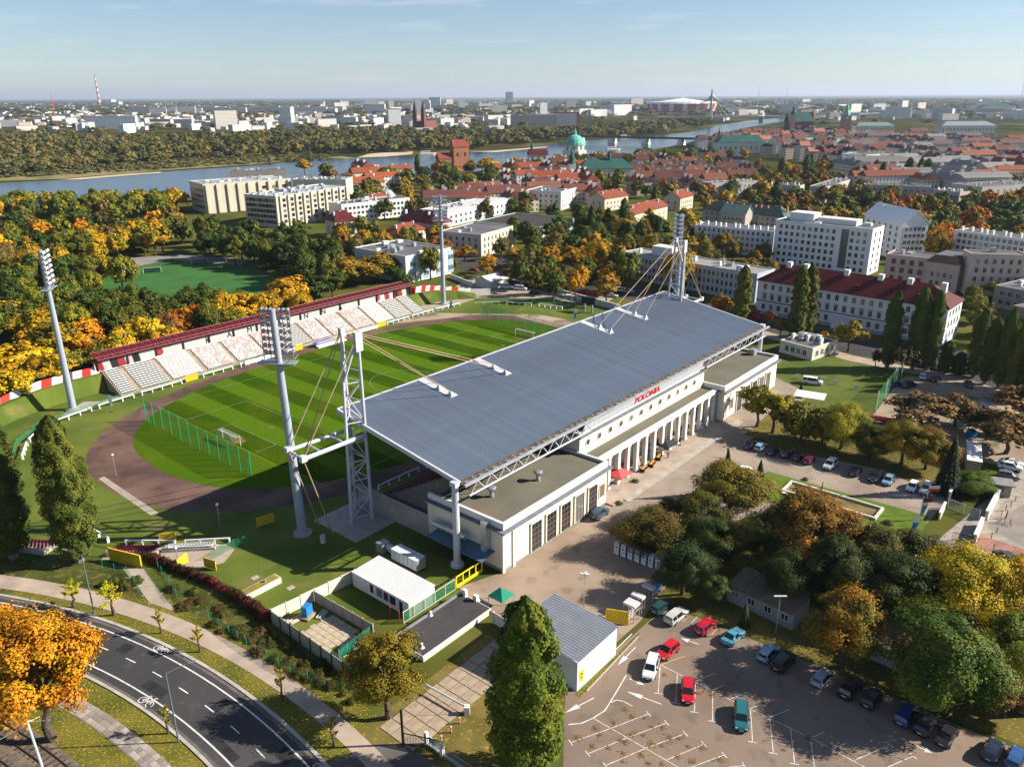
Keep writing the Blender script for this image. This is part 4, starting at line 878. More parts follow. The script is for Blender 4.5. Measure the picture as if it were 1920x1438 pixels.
# things left in the yard
t = thing('blue_cabinet', 'bright blue cabinet standing on pallets in the slab yard', 'cabinet', W(-80.6, 66.2), SROT + .3)
MB().box(-.7, .7, -.5, .5, .35, 2.0).build('cabinet', mat('cabinet_blue', (0.03, 0.19, 0.50), 0.5), t); MB().box(-1.1, 1.1, -.9, .9, .1, .35).build('pallet', mat('pallet_wood', (0.36, 0.25, 0.13), 0.9, var=0.2), t)
for i, (u, v, lab) in enumerate([(-82.2, 65.6, 'pale planks stacked left of the blue cabinet'), (-79.0, 67.6, 'pile of grey boards right of the blue cabinet'), (-83.9, 65.4, 'white boards leaning at the yard corner')]):
    t = thing('board_pile', lab, 'boards', W(u, v), SROT + i * .4)
    for k in range(4): MB().box(-1.1, 1.1, -.5 + k * .25, -.3 + k * .25, .05 + .12 * (k % 2), .16 + .12 * (k % 2)).build('plank', mat('pale_board', (0.52, 0.49, 0.42), 0.8, var=0.15), t)
# planter-like concrete block on the lawn
t = thing('vent_shaft', 'long mossy concrete shaft block sunk in the near lawn', 'shaft', W(-81, 54.9), SROT)
MB().box(-3.1, 3.1, -.85, .85, 0, 1.0).build('block', m_wpanel, t); MB().box(-2.95, 2.95, -.7, .7, 1.0, 1.06).build('moss_top', mat('moss', (0.24, 0.19, 0.045), 1.0, var=0.25), t); MB().box(.6, .9, -.15, .15, 1.06, 1.5).build('pipe', m_steel, t)
for q in ((478, 1083), (545, 1102)):
    p = G(*q); o = MB().box(-.6, .6, -.45, .45, 0.01, .07).build('manhole_cover', m_conc, None, p, SROT); tag(o, 'square concrete manhole cover in the near lawn, %s of the shaft block' % ('left' if q[0] < 500 else 'right'), 'cover')
t = thing('utility_box', 'small white utility box on the lawn by the near floodlight', 'cabinet', G(606, 1018), SROT); MB().box(-.35, .35, -.25, .25, 0, 1.5).build('cabinet', m_white, t); MB().box(-.4, .4, -.3, .3, 1.5, 1.58).build('lid', m_steel, t)
# white cabin on the lawn
m_cabin = mat('white_sheet', (0.60, 0.605, 0.60), 0.5, var=0.05, scale=0.4)
t = thing('white_cabin', 'long white cabin with a ribbed white roof in the small yard', 'cabin', W(-71.2, 65.4), SROT)
cw, cl = 5.4, 13.0
MB().box(0, cw, -cl, 0, 0.15, 2.75).build('wall', m_cabin, t)
rm = MB(); w_ = .3; vs = []
for k in range(int(cl / w_) + 1):
    y = -cl - .1 + k * w_ * 1.01; h = .05 if k % 2 else 0
    vs += [(-.15, y, 2.8 + h), (cw + .15, y, 3.0 + h)]
rm.add(vs, [(2 * i, 2 * i + 1, 2 * i + 3, 2 * i + 2) for i in range(len(vs) // 2 - 1)]); rm.build('ribbed_roof', mat('white_roof_sheet', (0.60, 0.595, 0.58), 0.5, var=0.05), t)
for y, w in ((-4.6, .7), (-6.4, 1.3), (-7.9, 1.0), (-9.4, 1.3)): MB().box(-.05, .02, y - w / 2, y + w / 2, 0.9, 2.3).build('window', m_dark, t)
MB().box(-.05, .02, -11.6, -10.9, .2, 2.2).build('door', m_dark, t)
MB().box(-1.6, -1.5, -12.6, -12.5, 0, 2.1).build('porch_post', m_red, t); MB().box(-1.6, -1.5, -10.6, -10.5, 0, 2.1).build('porch_post', m_red, t)
keep(*W(-69, 72)[:2], 8)
# light mesh fence and yellow sliding gate by the wing
t = thing('yard_gate', 'bright yellow framed sliding gate at the corner of the wing', 'gate', W(-61.3, 78.6), SROT)
f_ = MB()
for z in (.15, .5, 2.1): f_.box(0, 6.2, -.07, .07, z, z + .16)
for x in (0, 1.5, 3.0, 4.5, 6.0): f_.box(x, x + .14, -.07, .07, .1, 2.2)
f_.build('frame', mat('gate_yellow', (0.86, 0.66, 0.01), 0.45, var=0.04), t); MB().box(.1, 6.1, -.05, .05, .3, .55).build('kick_panel', MATS['gate_yellow'], t)
t = thing('mesh_panel_fence', 'pale steel mesh fence running down from the yellow gate', 'fence', W(-61.5, 78.6), SROT + math.pi)
f_ = MB()
for k in range(6): f_.box(k * 2.2, k * 2.2 + .08, -.05, .05, 0, 2.0)
f_.box(0, 11.1, -.04, .04, 1.95, 2.03); f_.box(0, 11.1, -.04, .04, .1, .18); f_.build('frame', mat('cream_steel', (0.62, 0.58, 0.44), 0.5), t); MB().box(0, 11.1, -.01, .01, .15, 1.95).build('mesh_panel', m_green_net, t)
# low shed with a dark felt roof
t = thing('felt_roof_shed', 'low shed with flat dark felt roof and white edges', 'shed', W(-76.6, 81.2), SROT)
sw, sl = 5.8, 13.6
MB().box(0, sl, -sw, 0, 0, 1.0).build('wall', m_wpanel, t); MB().box(-.25, sl + .25, -sw - .25, .25, 1.0, 1.2).build('fascia', mat('fascia_white', (0.6, 0.6, 0.58), 0.6), t)
MB().box(-.1, sl + .1, -sw - .1, -.2, 1.2, 1.25).build('felt', mat('black_felt', (0.060, 0.055, 0.056), 0.9, var=0.15, scale=0.4), t); MB().box(-.2, sl + .2, -.15, .15, 1.2, 1.5).build('gutter_edge', m_steel, t)
for x, y in ((.9, -4.6), (1.0, -.8), (6.8, -.3), (13.6, -1.0), (14.0, -3.2)): MB().lathe([(.4, 1.25), (.15, 1.55), (.12, 1.9), (.22, 1.95), (.05, 2.1)], 8, (x, y)).build('roof_vent', m_white, t)
for y in (-.7, -3.0): MB().box(sl - .1, sl + .5, y - .35, y + .35, 1.2, 2.2).build('chimney', m_white, t)
keep(*W(-72, 86.5)[:2], 8)
# round water tank corner and walls behind the big poplar
panel_wall((-64.0, 88.8), (-64.6, 96.8), 2.0, m_wpanel, 'white wall behind the big front poplar', 2.6, m_wpanel)
t = thing('green_tent', 'small green tent roof peeping over the big front poplar', 'tent', G(940, 1135), SROT)
MB().add([(-1.5, -1.5, 1.9), (1.5, -1.5, 1.9), (1.5, 1.5, 1.9), (-1.5, 1.5, 1.9), (0, 0, 2.9)], [(0, 1, 4), (1, 2, 4), (2, 3, 4), (3, 0, 4)]).build('canopy', mat('tent_green', (0.01, 0.22, 0.14), 0.6), t)
for x in (-1.4, 1.4):
    for y in (-1.4, 1.4): MB().box(x - .04, x + .04, y - .04, y + .04, 0, 1.9).build('pole', m_steel, t)
# hall with the blue-grey ribbed roof by the car park
t = thing('ribbed_hall', 'white sheet hall with a blue-grey ribbed roof beside the car park', 'hall', W(-67.8, 96.0), SROT)
hl, hw = 9.3, 10.6
MB().box(0, hl, -hw, 0, 0, 4.6).build('wall', m_cabin, t)
rm = MB(); vs = []
nn = 48
for k in range(nn + 1):
    y = -hw - .2 + k * (hw + .4) / nn; h = .07 if k % 2 else 0
    vs += [(-.2, y, 4.75 + h + .45 * (1 - abs(k / nn * 2 - 1) * 0) * 0), (hl + .2, y, 5.15 + h)]
rm = MB(); vs = []
for k in range(41):
    x = -.2 + k * (hl + .4) / 40; h = .07 if k % 2 else 0
    vs += [(x, .2, 5.3 + h), (x, -hw - .2, 4.75 + h)]
rm.add(vs, [(2 * i + 1, 2 * i + 3, 2 * i + 2, 2 * i) for i in range(40)]); rm.build('ribbed_roof', mat('hall_roof', (0.23, 0.25, 0.28), 0.45, var=0.08, metal=0.3), t)
MB().box(-.22, hl + .22, .0, .15, 4.6, 5.25).build('fascia', m_white, t); MB().box(-.2, .0, -hw - .1, .1, 4.55, 4.8).build('eave', m_white, t)
nb = obj('number_sign', MB().box(-.45, .45, -.02, .02, -.9, .9).mesh('number_sign', mat('sign_yellow', (0.75, 0.50, 0.02), 0.5)), t, (.9, -hw - .03, 2.0))
n2 = obj('number', text_mesh('number_two', '2', 1.3, m_black, .01), nb, (0, -.04, 0)); n2.rotation_euler = (math.pi / 2, 0, 0)
keep(*W(-63, 101)[:2], 8)
ring_k = thing('car_park_kerb', None, None); ring_k['kind'] = 'structure'
kk = [W(-67, 107.6), W(-52.5, 106.9)]
L = (kk[1] - kk[0]).length; k0 = math.atan2(*(kk[1] - kk[0]).yx)
for i in range(int(L)): MB().box(0, .96, -.09, .09, 0, .14).build('kerb_stone', m_kerb, ring_k, kk[0].lerp(kk[1], i / L), k0)
ground_sheet('hall_verge', [W(-68.6, 106.7), W(-52, 106.5), W(-52.5, 106.8), W(-68.4, 107.5)], 0.036, m_verge)
# gate pillars, ticket boxes and blue hoarding at the car park entrance
t = thing('gate_leaf', 'yellow mesh gate leaf standing open by the car park entrance', 'gate', G(1178, 1172), SROT + R_(115))
f_ = MB(); f_.box(0, 3.4, -.05, .05, 2.2, 2.35); f_.box(0, 3.4, -.05, .05, .1, .25)
for x in (0, 1.65, 3.28): f_.box(x, x + .12, -.05, .05, .1, 2.35)
f_.build('frame', m_yellow, t); MB().box(0, 3.4, -.01, .01, .2, 2.3).build('mesh_panel', MATS['yellow_mesh'], t)
for i, (q, h, w) in enumerate([((1183, 1160), 3.0, .8), ((1195, 1146), 3.0, .5), ((1215, 1128), 3.1, .5)]):
    t = thing('gate_pillar', 'steel turnstile bay at the car park entrance, %s from the yellow gate leaf' % ordw(i + 1), 'turnstile', G(*q), SROT, 'turnstile bays of the entrance')
    MB().box(-w, w, -1.0, 1.0, 2.6, 2.95).build('roof', mat('bay_roof', (0.55, 0.55, 0.55), 0.5), t)
    for x in (-w + .08, w - .08):
        for y in (-.9, .9): MB().box(x - .05, x + .05, y - .05, y + .05, 0, 2.6).build('post', m_steel, t)
    for k in range(7): MB().tube((-w, 0, .3 + k * .3), (w, 0, .3 + k * .3), .03, n=5).build('bar', m_steel, t)
t = thing('blue_hoarding', 'blue site hoarding beside the turnstile bays', 'hoarding', G(1222, 1116), SROT)
for k in range(3): MB().box(k * 1.5, k * 1.5 + 1.45, -.05, .05, .05, 2.6).build('panel', mat('hoarding_blue', (0.03, 0.14, 0.42), 0.5), t)
# portable toilets in a row
def toilet():
    t = thing('portable_toilet', '', 'toilet', (0, 0, 0))
    MB().box(-.55, .55, -.55, .55, 0, 2.1).build('cabin', mat('toilet_blue', (0.03, 0.16, 0.26), 0.5), t)
    MB().box(-.5, .5, -.58, -.54, .1, 2.05).build('door', mat('toilet_white', (0.66, 0.69, 0.72), 0.5), t)
    MB().add([(-.6, -.6, 2.1), (.6, -.6, 2.1), (.6, .6, 2.1), (-.6, .6, 2.1), (-.35, -.4, 2.38), (.35, -.4, 2.38), (.35, .4, 2.38), (-.35, .4, 2.38)], [(0, 1, 5, 4), (1, 2, 6, 5), (2, 3, 7, 6), (3, 0, 4, 7), (4, 5, 6, 7)]).build('roof', mat('toilet_roof', (0.45, 0.52, 0.58), 0.5), t)
    MB().box(-.18, .18, -.60, -.57, 1.35, 1.6).build('sign_plate', m_black, t); MB().box(-.05, .3, -.60, -.57, .8, .9).build('handle', m_black, t)
    return t
tp = toilet(); A_, B_ = G(1159, 1037), G(1236, 1067)
for i in range(7):
    t = tp if i == 0 else copy_tree(tp)
    t.location = A_.lerp(B_, i / 6); t.rotation_euler = (0, 0, SROT - R_(95)); t['label'] = 'white and blue portable toilet, %s from the left of the row' % ordw(i + 1); t['group'] = 'portable toilets by the grove'
# lamp posts
def lamp_post(p, h, az, arm, label, m_=None):
    t = thing('street_lamp', label, 'lamp', p, az, 'street lamps')
    m_ = m_ or m_steel
    MB().tube((0, 0, 0), (0, 0, h), .11, .07, 8).build('post', m_, t)
    MB().tube((0, 0, h), (arm, 0, h + .5), .05, n=6).build('arm', m_, t)
    MB().box(arm - .1, arm + .7, -.15, .15, h + .42, h + .58).build('lantern', m_, t)
m_lampd = mat('dark_grey_post', (0.13, 0.15, 0.16), 0.5)
lamp_post(G(335, 1391), 10.2, 0.5, 2.6, 'dark street lamp on the verge inside the bend', m_lampd)
lamp_post(G(177, 1150), 10.2, math.pi - .25, 2.6, 'dark street lamp beside the young yellow trees', m_lampd)
for i, (q, h, lab) in enumerate([((218, 892), 4.6, 'short pale lamp at the left bend of the track'), ((413, 990), 4.6, 'short lamp in the roof shadow by the track'), ((335, 1062), 3.4, 'short globe lamp above the red hedge')]):
    t = thing('track_lamp', lab, 'lamp', G(*q)); MB().tube((0, 0, 0), (0, 0, h), .06, n=6).build('post', m_steel, t); MB().lathe([(.1, h - .1), (.28, h + .1), (.22, h + .35), (.05, h + .42)], 8).build('lantern', m_white, t)
t = thing('yard_floodlight', 'slim pole with white floodlights behind the ribbed hall', 'lamp', G(1094, 1152)); MB().tube((0, 0, 0), (0, 0, 7.2), .07, n=6).build('post', m_steel, t)
for a in (0, 1.2, 2.6): MB().box(.1, .75, -.15, .15, 6.9, 7.1).build('lantern', m_white, t, (0, 0, 0), a)
t = thing('tram_mast', 'pale catenary mast with crossed arms by the tram track', 'mast', G(80, 1440)); MB().tube((0, 0, 0), (-.5, .2, 6.8), .16, .13, 8).build('mast', mat('pale_green_steel', (0.45, 0.52, 0.50), 0.5), t)
for a in (.5, 1.1): MB().tube((-.5, .2, 6.6), (3.2 * math.cos(a) - .5, 3.2 * math.sin(a), 5.8), .05, n=6).build('arm', m_steel, t)
MB().tube((-.5, .2, 6.3), (-3, -1.5, 5.6), .04, n=6).build('arm', m_steel, t)
# entrance with barrier, dark gates, striped bollards
t = thing('barrier', 'car barrier with a long pale boom across the slab drive', 'barrier', G(876, 1338), 0)
e_ = G(800, 1295) - G(876, 1338); MB().box(-.35, .35, -.35, .35, 0, 1.25).build('cabinet', m_white, t); MB().tube((0, 0, 1.05), (e_.x, e_.y, 1.0), .13, n=8).build('boom', mat('boom_grey', (0.55, 0.56, 0.56), 0.5), t); MB().tube((0, 0, 1.2), (0, 0, 4.4), .035, n=5).build('antenna', m_white, t)
drive = thing('slab_drive', None, None, W(0, 0), SROT); drive['kind'] = 'structure'
sl_ = MB().box(-.95, .95, -.95, .95, 0, .06).mesh('concrete_slab', mat('drive_slab', (0.34, 0.265, 0.19), 0.9, var=0.16, scale=0.7, bump=0.15))
r = random.Random(9)
for i in range(12):
    for j in range(3): obj('concrete_slab', sl_, drive, (-87.5 + i * 2.02, -(92.4 + j * 2.03 + .1 * (i % 2)), .02), r.uniform(-.03, .03))
ground_sheet('drive_grass', [W(-91, 90), W(-62, 89.8), W(-62, 106.5), W(-69, 108), W(-91, 112)], 0.016, speckle(mat('dry_grass', (0.095, 0.085, 0.016), 0.95, scale=0.2, col2=(0.19, 0.145, 0.045), bump=0.5, bscale=3), (0.34, 0.19, 0.03), 1.4, 0.58, 0.68))
for i, q in enumerate([(862, 1356), (846, 1373), (828, 1390)]):
    t = thing('striped_bollard', 'small red and white bollard beside the slab drive, %s from the barrier' % ordw(i + 1), 'bollard', G(*q), 0, 'bollards of the slab drive')
    for k in range(4): MB().tube((0, 0, k * .25), (0, 0, (k + 1) * .25), .09, n=8).build('band', m_white if k % 2 else m_red, t)
t = thing('drive_gate', 'dark iron double gate standing before the slab drive', 'gate', G(756, 1395), math.atan2(*(G(800, 1392) - G(756, 1395)).yx) - .35)
f_ = MB(); f_.box(0, 4.4, -.04, .04, 1.7, 1.8); f_.box(0, 4.4, -.04, .04, .1, .2)
for k in range(23): f_.box(k * .2, k * .2 + .04, -.02, .02, .1, 1.8)
f_.build('leaf', m_black, t); MB().box(-.12, .12, -.12, .12, 0, 5.2).build('post', m_black, t)
t = thing('iron_fence', 'white posted iron fence at the bottom edge left of the big poplar', 'fence', G(800, 1396), math.atan2(*(G(880, 1450) - G(800, 1396)).yx))
f_ = MB(); f_.box(0, 9, -.03, .03, 1.3, 1.36); f_.box(0, 9, -.15, .15, 0, .35)
for k in range(46): f_.box(k * .2, k * .2 + .03, -.02, .02, .3, 1.4)
f_.build('railing', m_steel, t)
for x in (0, 2.6, 8.6): MB().box(x - .2, x + .2, -.2, .2, 0, 2.0).build('post', m_white, t)
MB().box(.5, 1.7, -.1, .0, .9, 1.7).build('notice_board', mat('pale_blue_sign', (0.45, 0.58, 0.68), 0.5), t)

# ================================================================ plaza side
m_pool = mat('pool_bed', (0.115, 0.085, 0.022), 0.5, scale=0.3, col2=(0.22, 0.165, 0.05), spec=0.5)
pw = thing('garden_pool', 'drained rectangular pool with pale stone rim on the lawn', 'pool', W(3.0, 105.2), SROT)
pu, pvv = 5.2, 17.8
MB().box(.4, pu - .4, -pvv + .4, -.4, .04, .08).build('pool_bed', m_pool, pw)
rm = MB(); rm.box(0, pu, -.45, 0, 0, .5); rm.box(0, pu, -pvv, -pvv + .45, 0, .5); rm.box(0, .45, -pvv + .45, -.45, 0, .5); rm.box(pu - .45, pu, -pvv + .45, -.45, 0, .5); rm.build('rim', mat('pale_stone_rim', (0.55, 0.50, 0.43), 0.8, var=0.08), pw)
MB().tube((pu - .2, -6.2, .5), (pu - .2, -6.2, 2.2), .14, .07, 8).build('spout', m_black, pw); MB().box(-.9, 0, -1.4, -.4, 0, .35).build('step', m_white, pw)
def feather_flag(q, label, cols):
    t = thing('feather_flag', label, 'flag', G(*q), R_(-20)); MB().tube((0, 0, 0), (0, 0, 4.6), .03, n=5).build('pole', m_steel, t)
    MB().add([(0, 0, 3.0), (1.0, 0.02, 3.2), (1.05, 0.02, 4.1), (.45, 0.02, 4.6), (0, 0, 4.5), (0, .03, 3.0), (1.0, .05, 3.2), (1.05, .05, 4.1), (.45, .05, 4.6), (0, .03, 4.5)], [(0, 1, 2, 3, 4), (9, 8, 7, 6, 5)]).build('flag_top', cols[0], t)
    MB().add([(0, 0, .8), (.35, .02, .9), (1.0, .02, 3.2), (0, 0, 3.0), (0, .03, .8), (.35, .05, .9), (1.0, .05, 3.2), (0, .03, 3.0)], [(0, 1, 2, 3), (7, 6, 5, 4)]).build('flag_tail', cols[1], t); MB().box(-.3, .3, -.3, .3, 0, .06).build('foot', m_black, t)
m_flb = mat('flag_blue', (0.05, 0.22, 0.50), 0.6); m_flw = mat('flag_white', (0.72, 0.74, 0.76), 0.6)
feather_flag((1706, 1008), 'white and blue feather flag at the lawn tip nearest the gate', (m_flw, m_flb)); feather_flag((1723, 975), 'white and blue feather flag behind the lawn edge', (m_flw, m_flb))
feather_flag((208, 772), 'white feather flag by the track rails left of the terrace', (m_flw, m_flw)); feather_flag((1076, 603), 'white and blue feather flag on the far bend', (m_flw, m_flb)); feather_flag((844, 583), 'white and blue feather flag by the rail at the far floodlight', (m_flw, m_flb))
feather_flag((1199, 838), 'blue feather flag between the piers nearest the red parasol', (m_flb, m_flb)); feather_flag((1222, 824), 'blue feather flag between the piers beside the black gazebo', (m_flw, m_flb))
t = thing('flag_mast', 'pole with a white and red flag at the gate end of the lawn', 'flag', G(1732, 965)); MB().tube((0, 0, 0), (0, 0, 6.5), .05, n=6).build('pole', m_steel, t)
MB().box(0, 2.0, -.02, .02, 5.4, 5.95).build('white_band', m_white, t); MB().box(0, 2.0, -.02, .02, 4.85, 5.4).build('red_band', m_red, t)
t = thing('flag_mast', 'pole with a dark red flag beside the white and red one', 'flag', G(1722, 985)); MB().tube((0, 0, 0), (0, 0, 6), .05, n=6).build('pole', m_steel, t); MB().box(0, 1.6, -.02, .02, 4.7, 5.6).build('banner', m_burg, t)
# parasols and terrace furniture
def gazebo(q, w, h, m_, label):
    p = G(*q); t = thing('gazebo', label, 'gazebo', (p.x, p.y, .25), SROT)
    MB().add([(-w, -w, h), (w, -w, h), (w, w, h), (-w, w, h), (0, 0, h + .9), (-w, -w, h - .25), (w, -w, h - .25), (w, w, h - .25), (-w, w, h - .25)], [(0, 1, 4), (1, 2, 4), (2, 3, 4), (3, 0, 4), (0, 5, 6, 1), (1, 6, 7, 2), (2, 7, 8, 3), (3, 8, 5, 0)]).build('canopy', m_, t)
    for x in (-w + .1, w - .1):
        for y in (-w + .1, w - .1): MB().box(x - .03, x + .03, y - .03, y + .03, 0, h).build('leg', m_steel, t)
gazebo((1158, 908), 2.1, 2.4, mat('coral_canvas', (0.72, 0.10, 0.10), 0.7), 'coral red gazebo at the end of the terrace by the near wing')
gazebo((1245, 850), 2.1, 2.4, mat('black_canvas', (0.035, 0.033, 0.04), 0.7), 'black gazebo in front of the colonnade')
for i, (q, m_, lab) in enumerate([((1196, 872), m_black, 'folded black parasol at the terrace middle'), ((1197, 880), mat('cream_canvas', (0.62, 0.48, 0.30), .8), 'folded cream parasol at the terrace middle'), ((1274, 836), m_black, 'folded black parasol near the steps'), ((1213, 864), mat('purple_canvas', (0.08, 0.03, 0.12), .8), 'folded purple parasol before the colonnade')]):
    p = G(*q); t = thing('folded_parasol', lab, 'parasol', (p.x, p.y, .25)); MB().tube((0, 0, 0), (0, 0, 2.6), .04, n=6).build('pole', m_steel, t); MB().lathe([(.32, .8), (.25, 1.2), (.16, 2.0), (.03, 2.6)], 8).build('canvas', m_, t); MB().box(-.3, .3, -.3, .3, 0, .1).build('foot', m_black, t)
m_wood = mat('orange_wood', (0.50, 0.26, 0.07), 0.6, var=0.15)
for i, q in enumerate([(1193, 868), (1207, 884), (1222, 875), (1235, 862), (1262, 815), (1285, 812), (1172, 878)]):
    p = G(*q); t = thing('beer_table', 'wooden table with two benches on the terrace, %s from the coral gazebo' % ordw([2, 3, 4, 5, 6, 7, 1][i]), 'table', (p.x, p.y, .25), SROT + (.1 * i), 'wooden tables of the terrace')
    MB().box(-1.1, 1.1, -.3, .3, .72, .78).build('top', m_wood, t)
    for y in (-.65, .65): MB().box(-1.1, 1.1, y - .13, y + .13, .42, .47).build('bench', m_wood, t)
    for x in (-.85, .85): MB().box(x - .04, x + .04, -.6, .6, 0, .7).build('leg', m_black, t)
# walls, fences and pens at the street gate
def low_wall(a, b_, h, w, m_, label, name='garden_wall'):
    A_, B_ = G(*a), G(*b_); L = (B_ - A_).length; t = thing(name, label, 'wall', A_, math.atan2(B_.y - A_.y, B_.x - A_.x))
    MB().box(0, L, -w / 2, w / 2, 0, h).build('wall', m_, t); MB().box(-.08, L + .08, -w / 2 - .08, w / 2 + .08, h, h + .12).build('coping', m_white, t)
low_wall((1778, 940), (1796, 905), 2.0, .35, m_wpanel, 'white wall at the left side of the gate yard')
low_wall((1826, 1018), (1840, 985), 1.6, .5, m_wpanel, 'white wall pier row below the gate')
low_wall((1848, 975), (1872, 930), 1.8, .5, m_wpanel, 'white wall on the street side of the gate yard')
low_wall((1760, 975), (1770, 955), 1.5, .3, m_wpanel, 'short white wall stub by the lawn tip')
t = thing('barred_fence', 'grey barred fence across the gate yard', 'fence', G(1776, 952), math.atan2(*(G(1834, 975) - G(1776, 952)).yx)); L = (G(1834, 975) - G(1776, 952)).length
f_ = MB(); f_.box(0, L, -.03, .03, 1.9, 2.0); f_.box(0, L, -.03, .03, .1, .2)
for k in range(int(L / .25)): f_.box(k * .25, k * .25 + .04, -.02, .02, .1, 2.0)
f_.build('railing', m_steel, t)
for x in (0, L / 2, L): MB().box(x - .08, x + .08, -.08, .08, 0, 2.2).build('post', m_steel, t)
t = thing('barred_fence', 'grey barred fence frame below the gate yard', 'fence', G(1784, 1012), math.atan2(*(G(1822, 1022) - G(1784, 1012)).yx)); L = 4.2
f_ = MB(); f_.box(0, L, -.03, .03, 1.5, 1.6); f_.box(0, L, -.03, .03, .1, .2)
for k in range(17): f_.box(k * .25, k * .25 + .04, -.02, .02, .1, 1.6)
f_.build('railing', m_black, t)
t = thing('bin_store', 'white panelled bin store under the street trees', 'shelter', G(1801, 923), math.atan2(*(G(1850, 918) - G(1801, 923)).yx))
for k in range(5): MB().box(k * 1.5, k * 1.5 + 1.42, -.06, .06, .1, 2.2).build('panel', m_white if k % 2 == 0 else m_steel, t)
t = thing('grey_kiosk', 'small kiosk with a flat grey slab roof by the gate', 'kiosk', G(1870, 925), R_(-22)); MB().box(-1.9, 1.9, -1.3, 1.3, 0, 2.5).build('wall', m_panel, t); MB().box(-2.4, 2.4, -1.8, 1.8, 2.5, 2.7).build('roof', mat('grey_slab_roof', (0.24, 0.23, 0.22), .8), t); MB().box(-.6, .6, -1.34, -1.3, 1, 2).build('window', m_dark, t)
for i, q in enumerate([(1862, 1032), (1858, 1010), (1868, 1000), (1885, 958), (1895, 950), (1903, 940), (1877, 968)]):
    t = thing('street_post', 'thin black post in the gate pavement, %s from the red paving' % ordw(i + 1), 'post', G(*q), 0, 'black posts by the gate'); MB().tube((0, 0, 0), (0, 0, 1.1), .06, n=6).build('shaft', m_black, t); MB().lathe([(.09, 1.1), (.09, 1.2), (.02, 1.25)], 8).build('cap', m_black, t)
for i in range(3):
    p = G(1872 + 11 * i, 980 + i * 2); t = thing('bicycle', 'parked bicycle at the gate, %s from the wall' % ordw(i + 1), 'bicycle', p, .6 + i * .3, 'bicycles at the gate')
    for x in (-.52, .52):
        w = MB()
        for k in range(12):
            a, a2 = 2 * math.pi * k / 12, 2 * math.pi * (k + 1) / 12; w.tube((x + .33 * math.cos(a), 0, .34 + .33 * math.sin(a)), (x + .33 * math.cos(a2), 0, .34 + .33 * math.sin(a2)), .025, n=4)
        w.build('wheel', m_black, t)
    f_ = MB()
    for a, b_ in (((-.52, .34), (-.1, .34)), ((-.1, .34), (.4, .85)), ((-.52, .34), (-.2, .85)), ((-.2, .85), (.4, .85)), ((.4, .95), (.52, .34)), ((-.1, .34), (-.22, .95))): f_.tube((a[0], 0, a[1]), (b_[0], 0, b_[1]), .025, n=5)
    f_.build('frame', m_red if i == 1 else m_steel, t); MB().box(-.34, -.1, -.07, .07, .95, 1.0).build('saddle', m_black, t); MB().box(.36, .42, -.28, .28, .96, 1.0).build('handlebar', m_black, t)
# long flat-roofed sheds in the grove
def shed(a, b_, dep, h, label, roofm):
    A_, B_ = G(*a), G(*b_); L = (B_ - A_).length; rz = math.atan2(B_.y - A_.y, B_.x - A_.x); t = thing('barrack_shed', label, 'shed', A_, rz)
    MB().box(0, L, 0, dep, 0, h).build('wall', mat('weathered_board', (0.27, 0.28, 0.27), 0.9, var=0.12, scale=0.6), t)
    n_ = max(2, round(L / 2.6)); w = L / n_
    for k in range(n_): MB().add([(k * w - .05, -.5, h), ((k + 1) * w - .12, -.5, h), ((k + 1) * w - .12, dep + .4, h + .5), (k * w - .05, dep + .4, h + .5), (k * w - .05, -.5, h + .12), ((k + 1) * w - .12, -.5, h + .12), ((k + 1) * w - .12, dep + .4, h + .62), (k * w - .05, dep + .4, h + .62)], [(0, 3, 2, 1), (4, 5, 6, 7), (0, 1, 5, 4), (1, 2, 6, 5), (2, 3, 7, 6), (3, 0, 4, 7)]).build('roof_slab', roofm, t)
    wi = MB(); wi.box(-.5, .5, -.04, .02, 0, 1.0); wi.m = 1; wi.box(-.58, -.5, -.07, .02, -.08, 1.08); wi.box(.5, .58, -.07, .02, -.08, 1.08); wi.box(-.04, .04, -.07, .02, 0, 1.0); wi.box(-.58, .58, -.07, .02, 1, 1.08); wi.box(-.58, .58, -.07, .02, -.08, 0); wm_ = wi.mesh('window', m_dark, m_white)
    for k in range(n_): obj('window', wm_, t, ((k + .5) * w, 0, 1.2))
    keep(*((A_ + B_) / 2)[:2], 5)
m_mossr = mat('mossy_brown_felt', (0.12, 0.085, 0.06), 0.95, scale=0.3, col2=(0.17, 0.135, 0.08))
shed((1362, 1125), (1485, 1182), 5.2, 2.9, 'long weathered shed with brown slab roof at the grove edge', m_mossr)
shed((1630, 1235), (1720, 1275), 5.2, 2.9, 'weathered shed half hidden by the big green tree', m_mossr)
shed((1820, 1290), (1930, 1345), 5.0, 2.9, 'weathered shed at the far right edge of the grove', m_mossr)
t = thing('grove_lamp', 'tall white yard lamp before the long weathered shed', 'lamp', G(1454, 1188)); MB().tube((0, 0, 0), (0, 0, 6.4), .07, n=6).build('post', m_steel, t)
for s in (-1, 1): MB().box(min(0, s * .9), max(0, s * .9), -.12, .12, 6.3, 6.5).build('lantern', m_white, t)
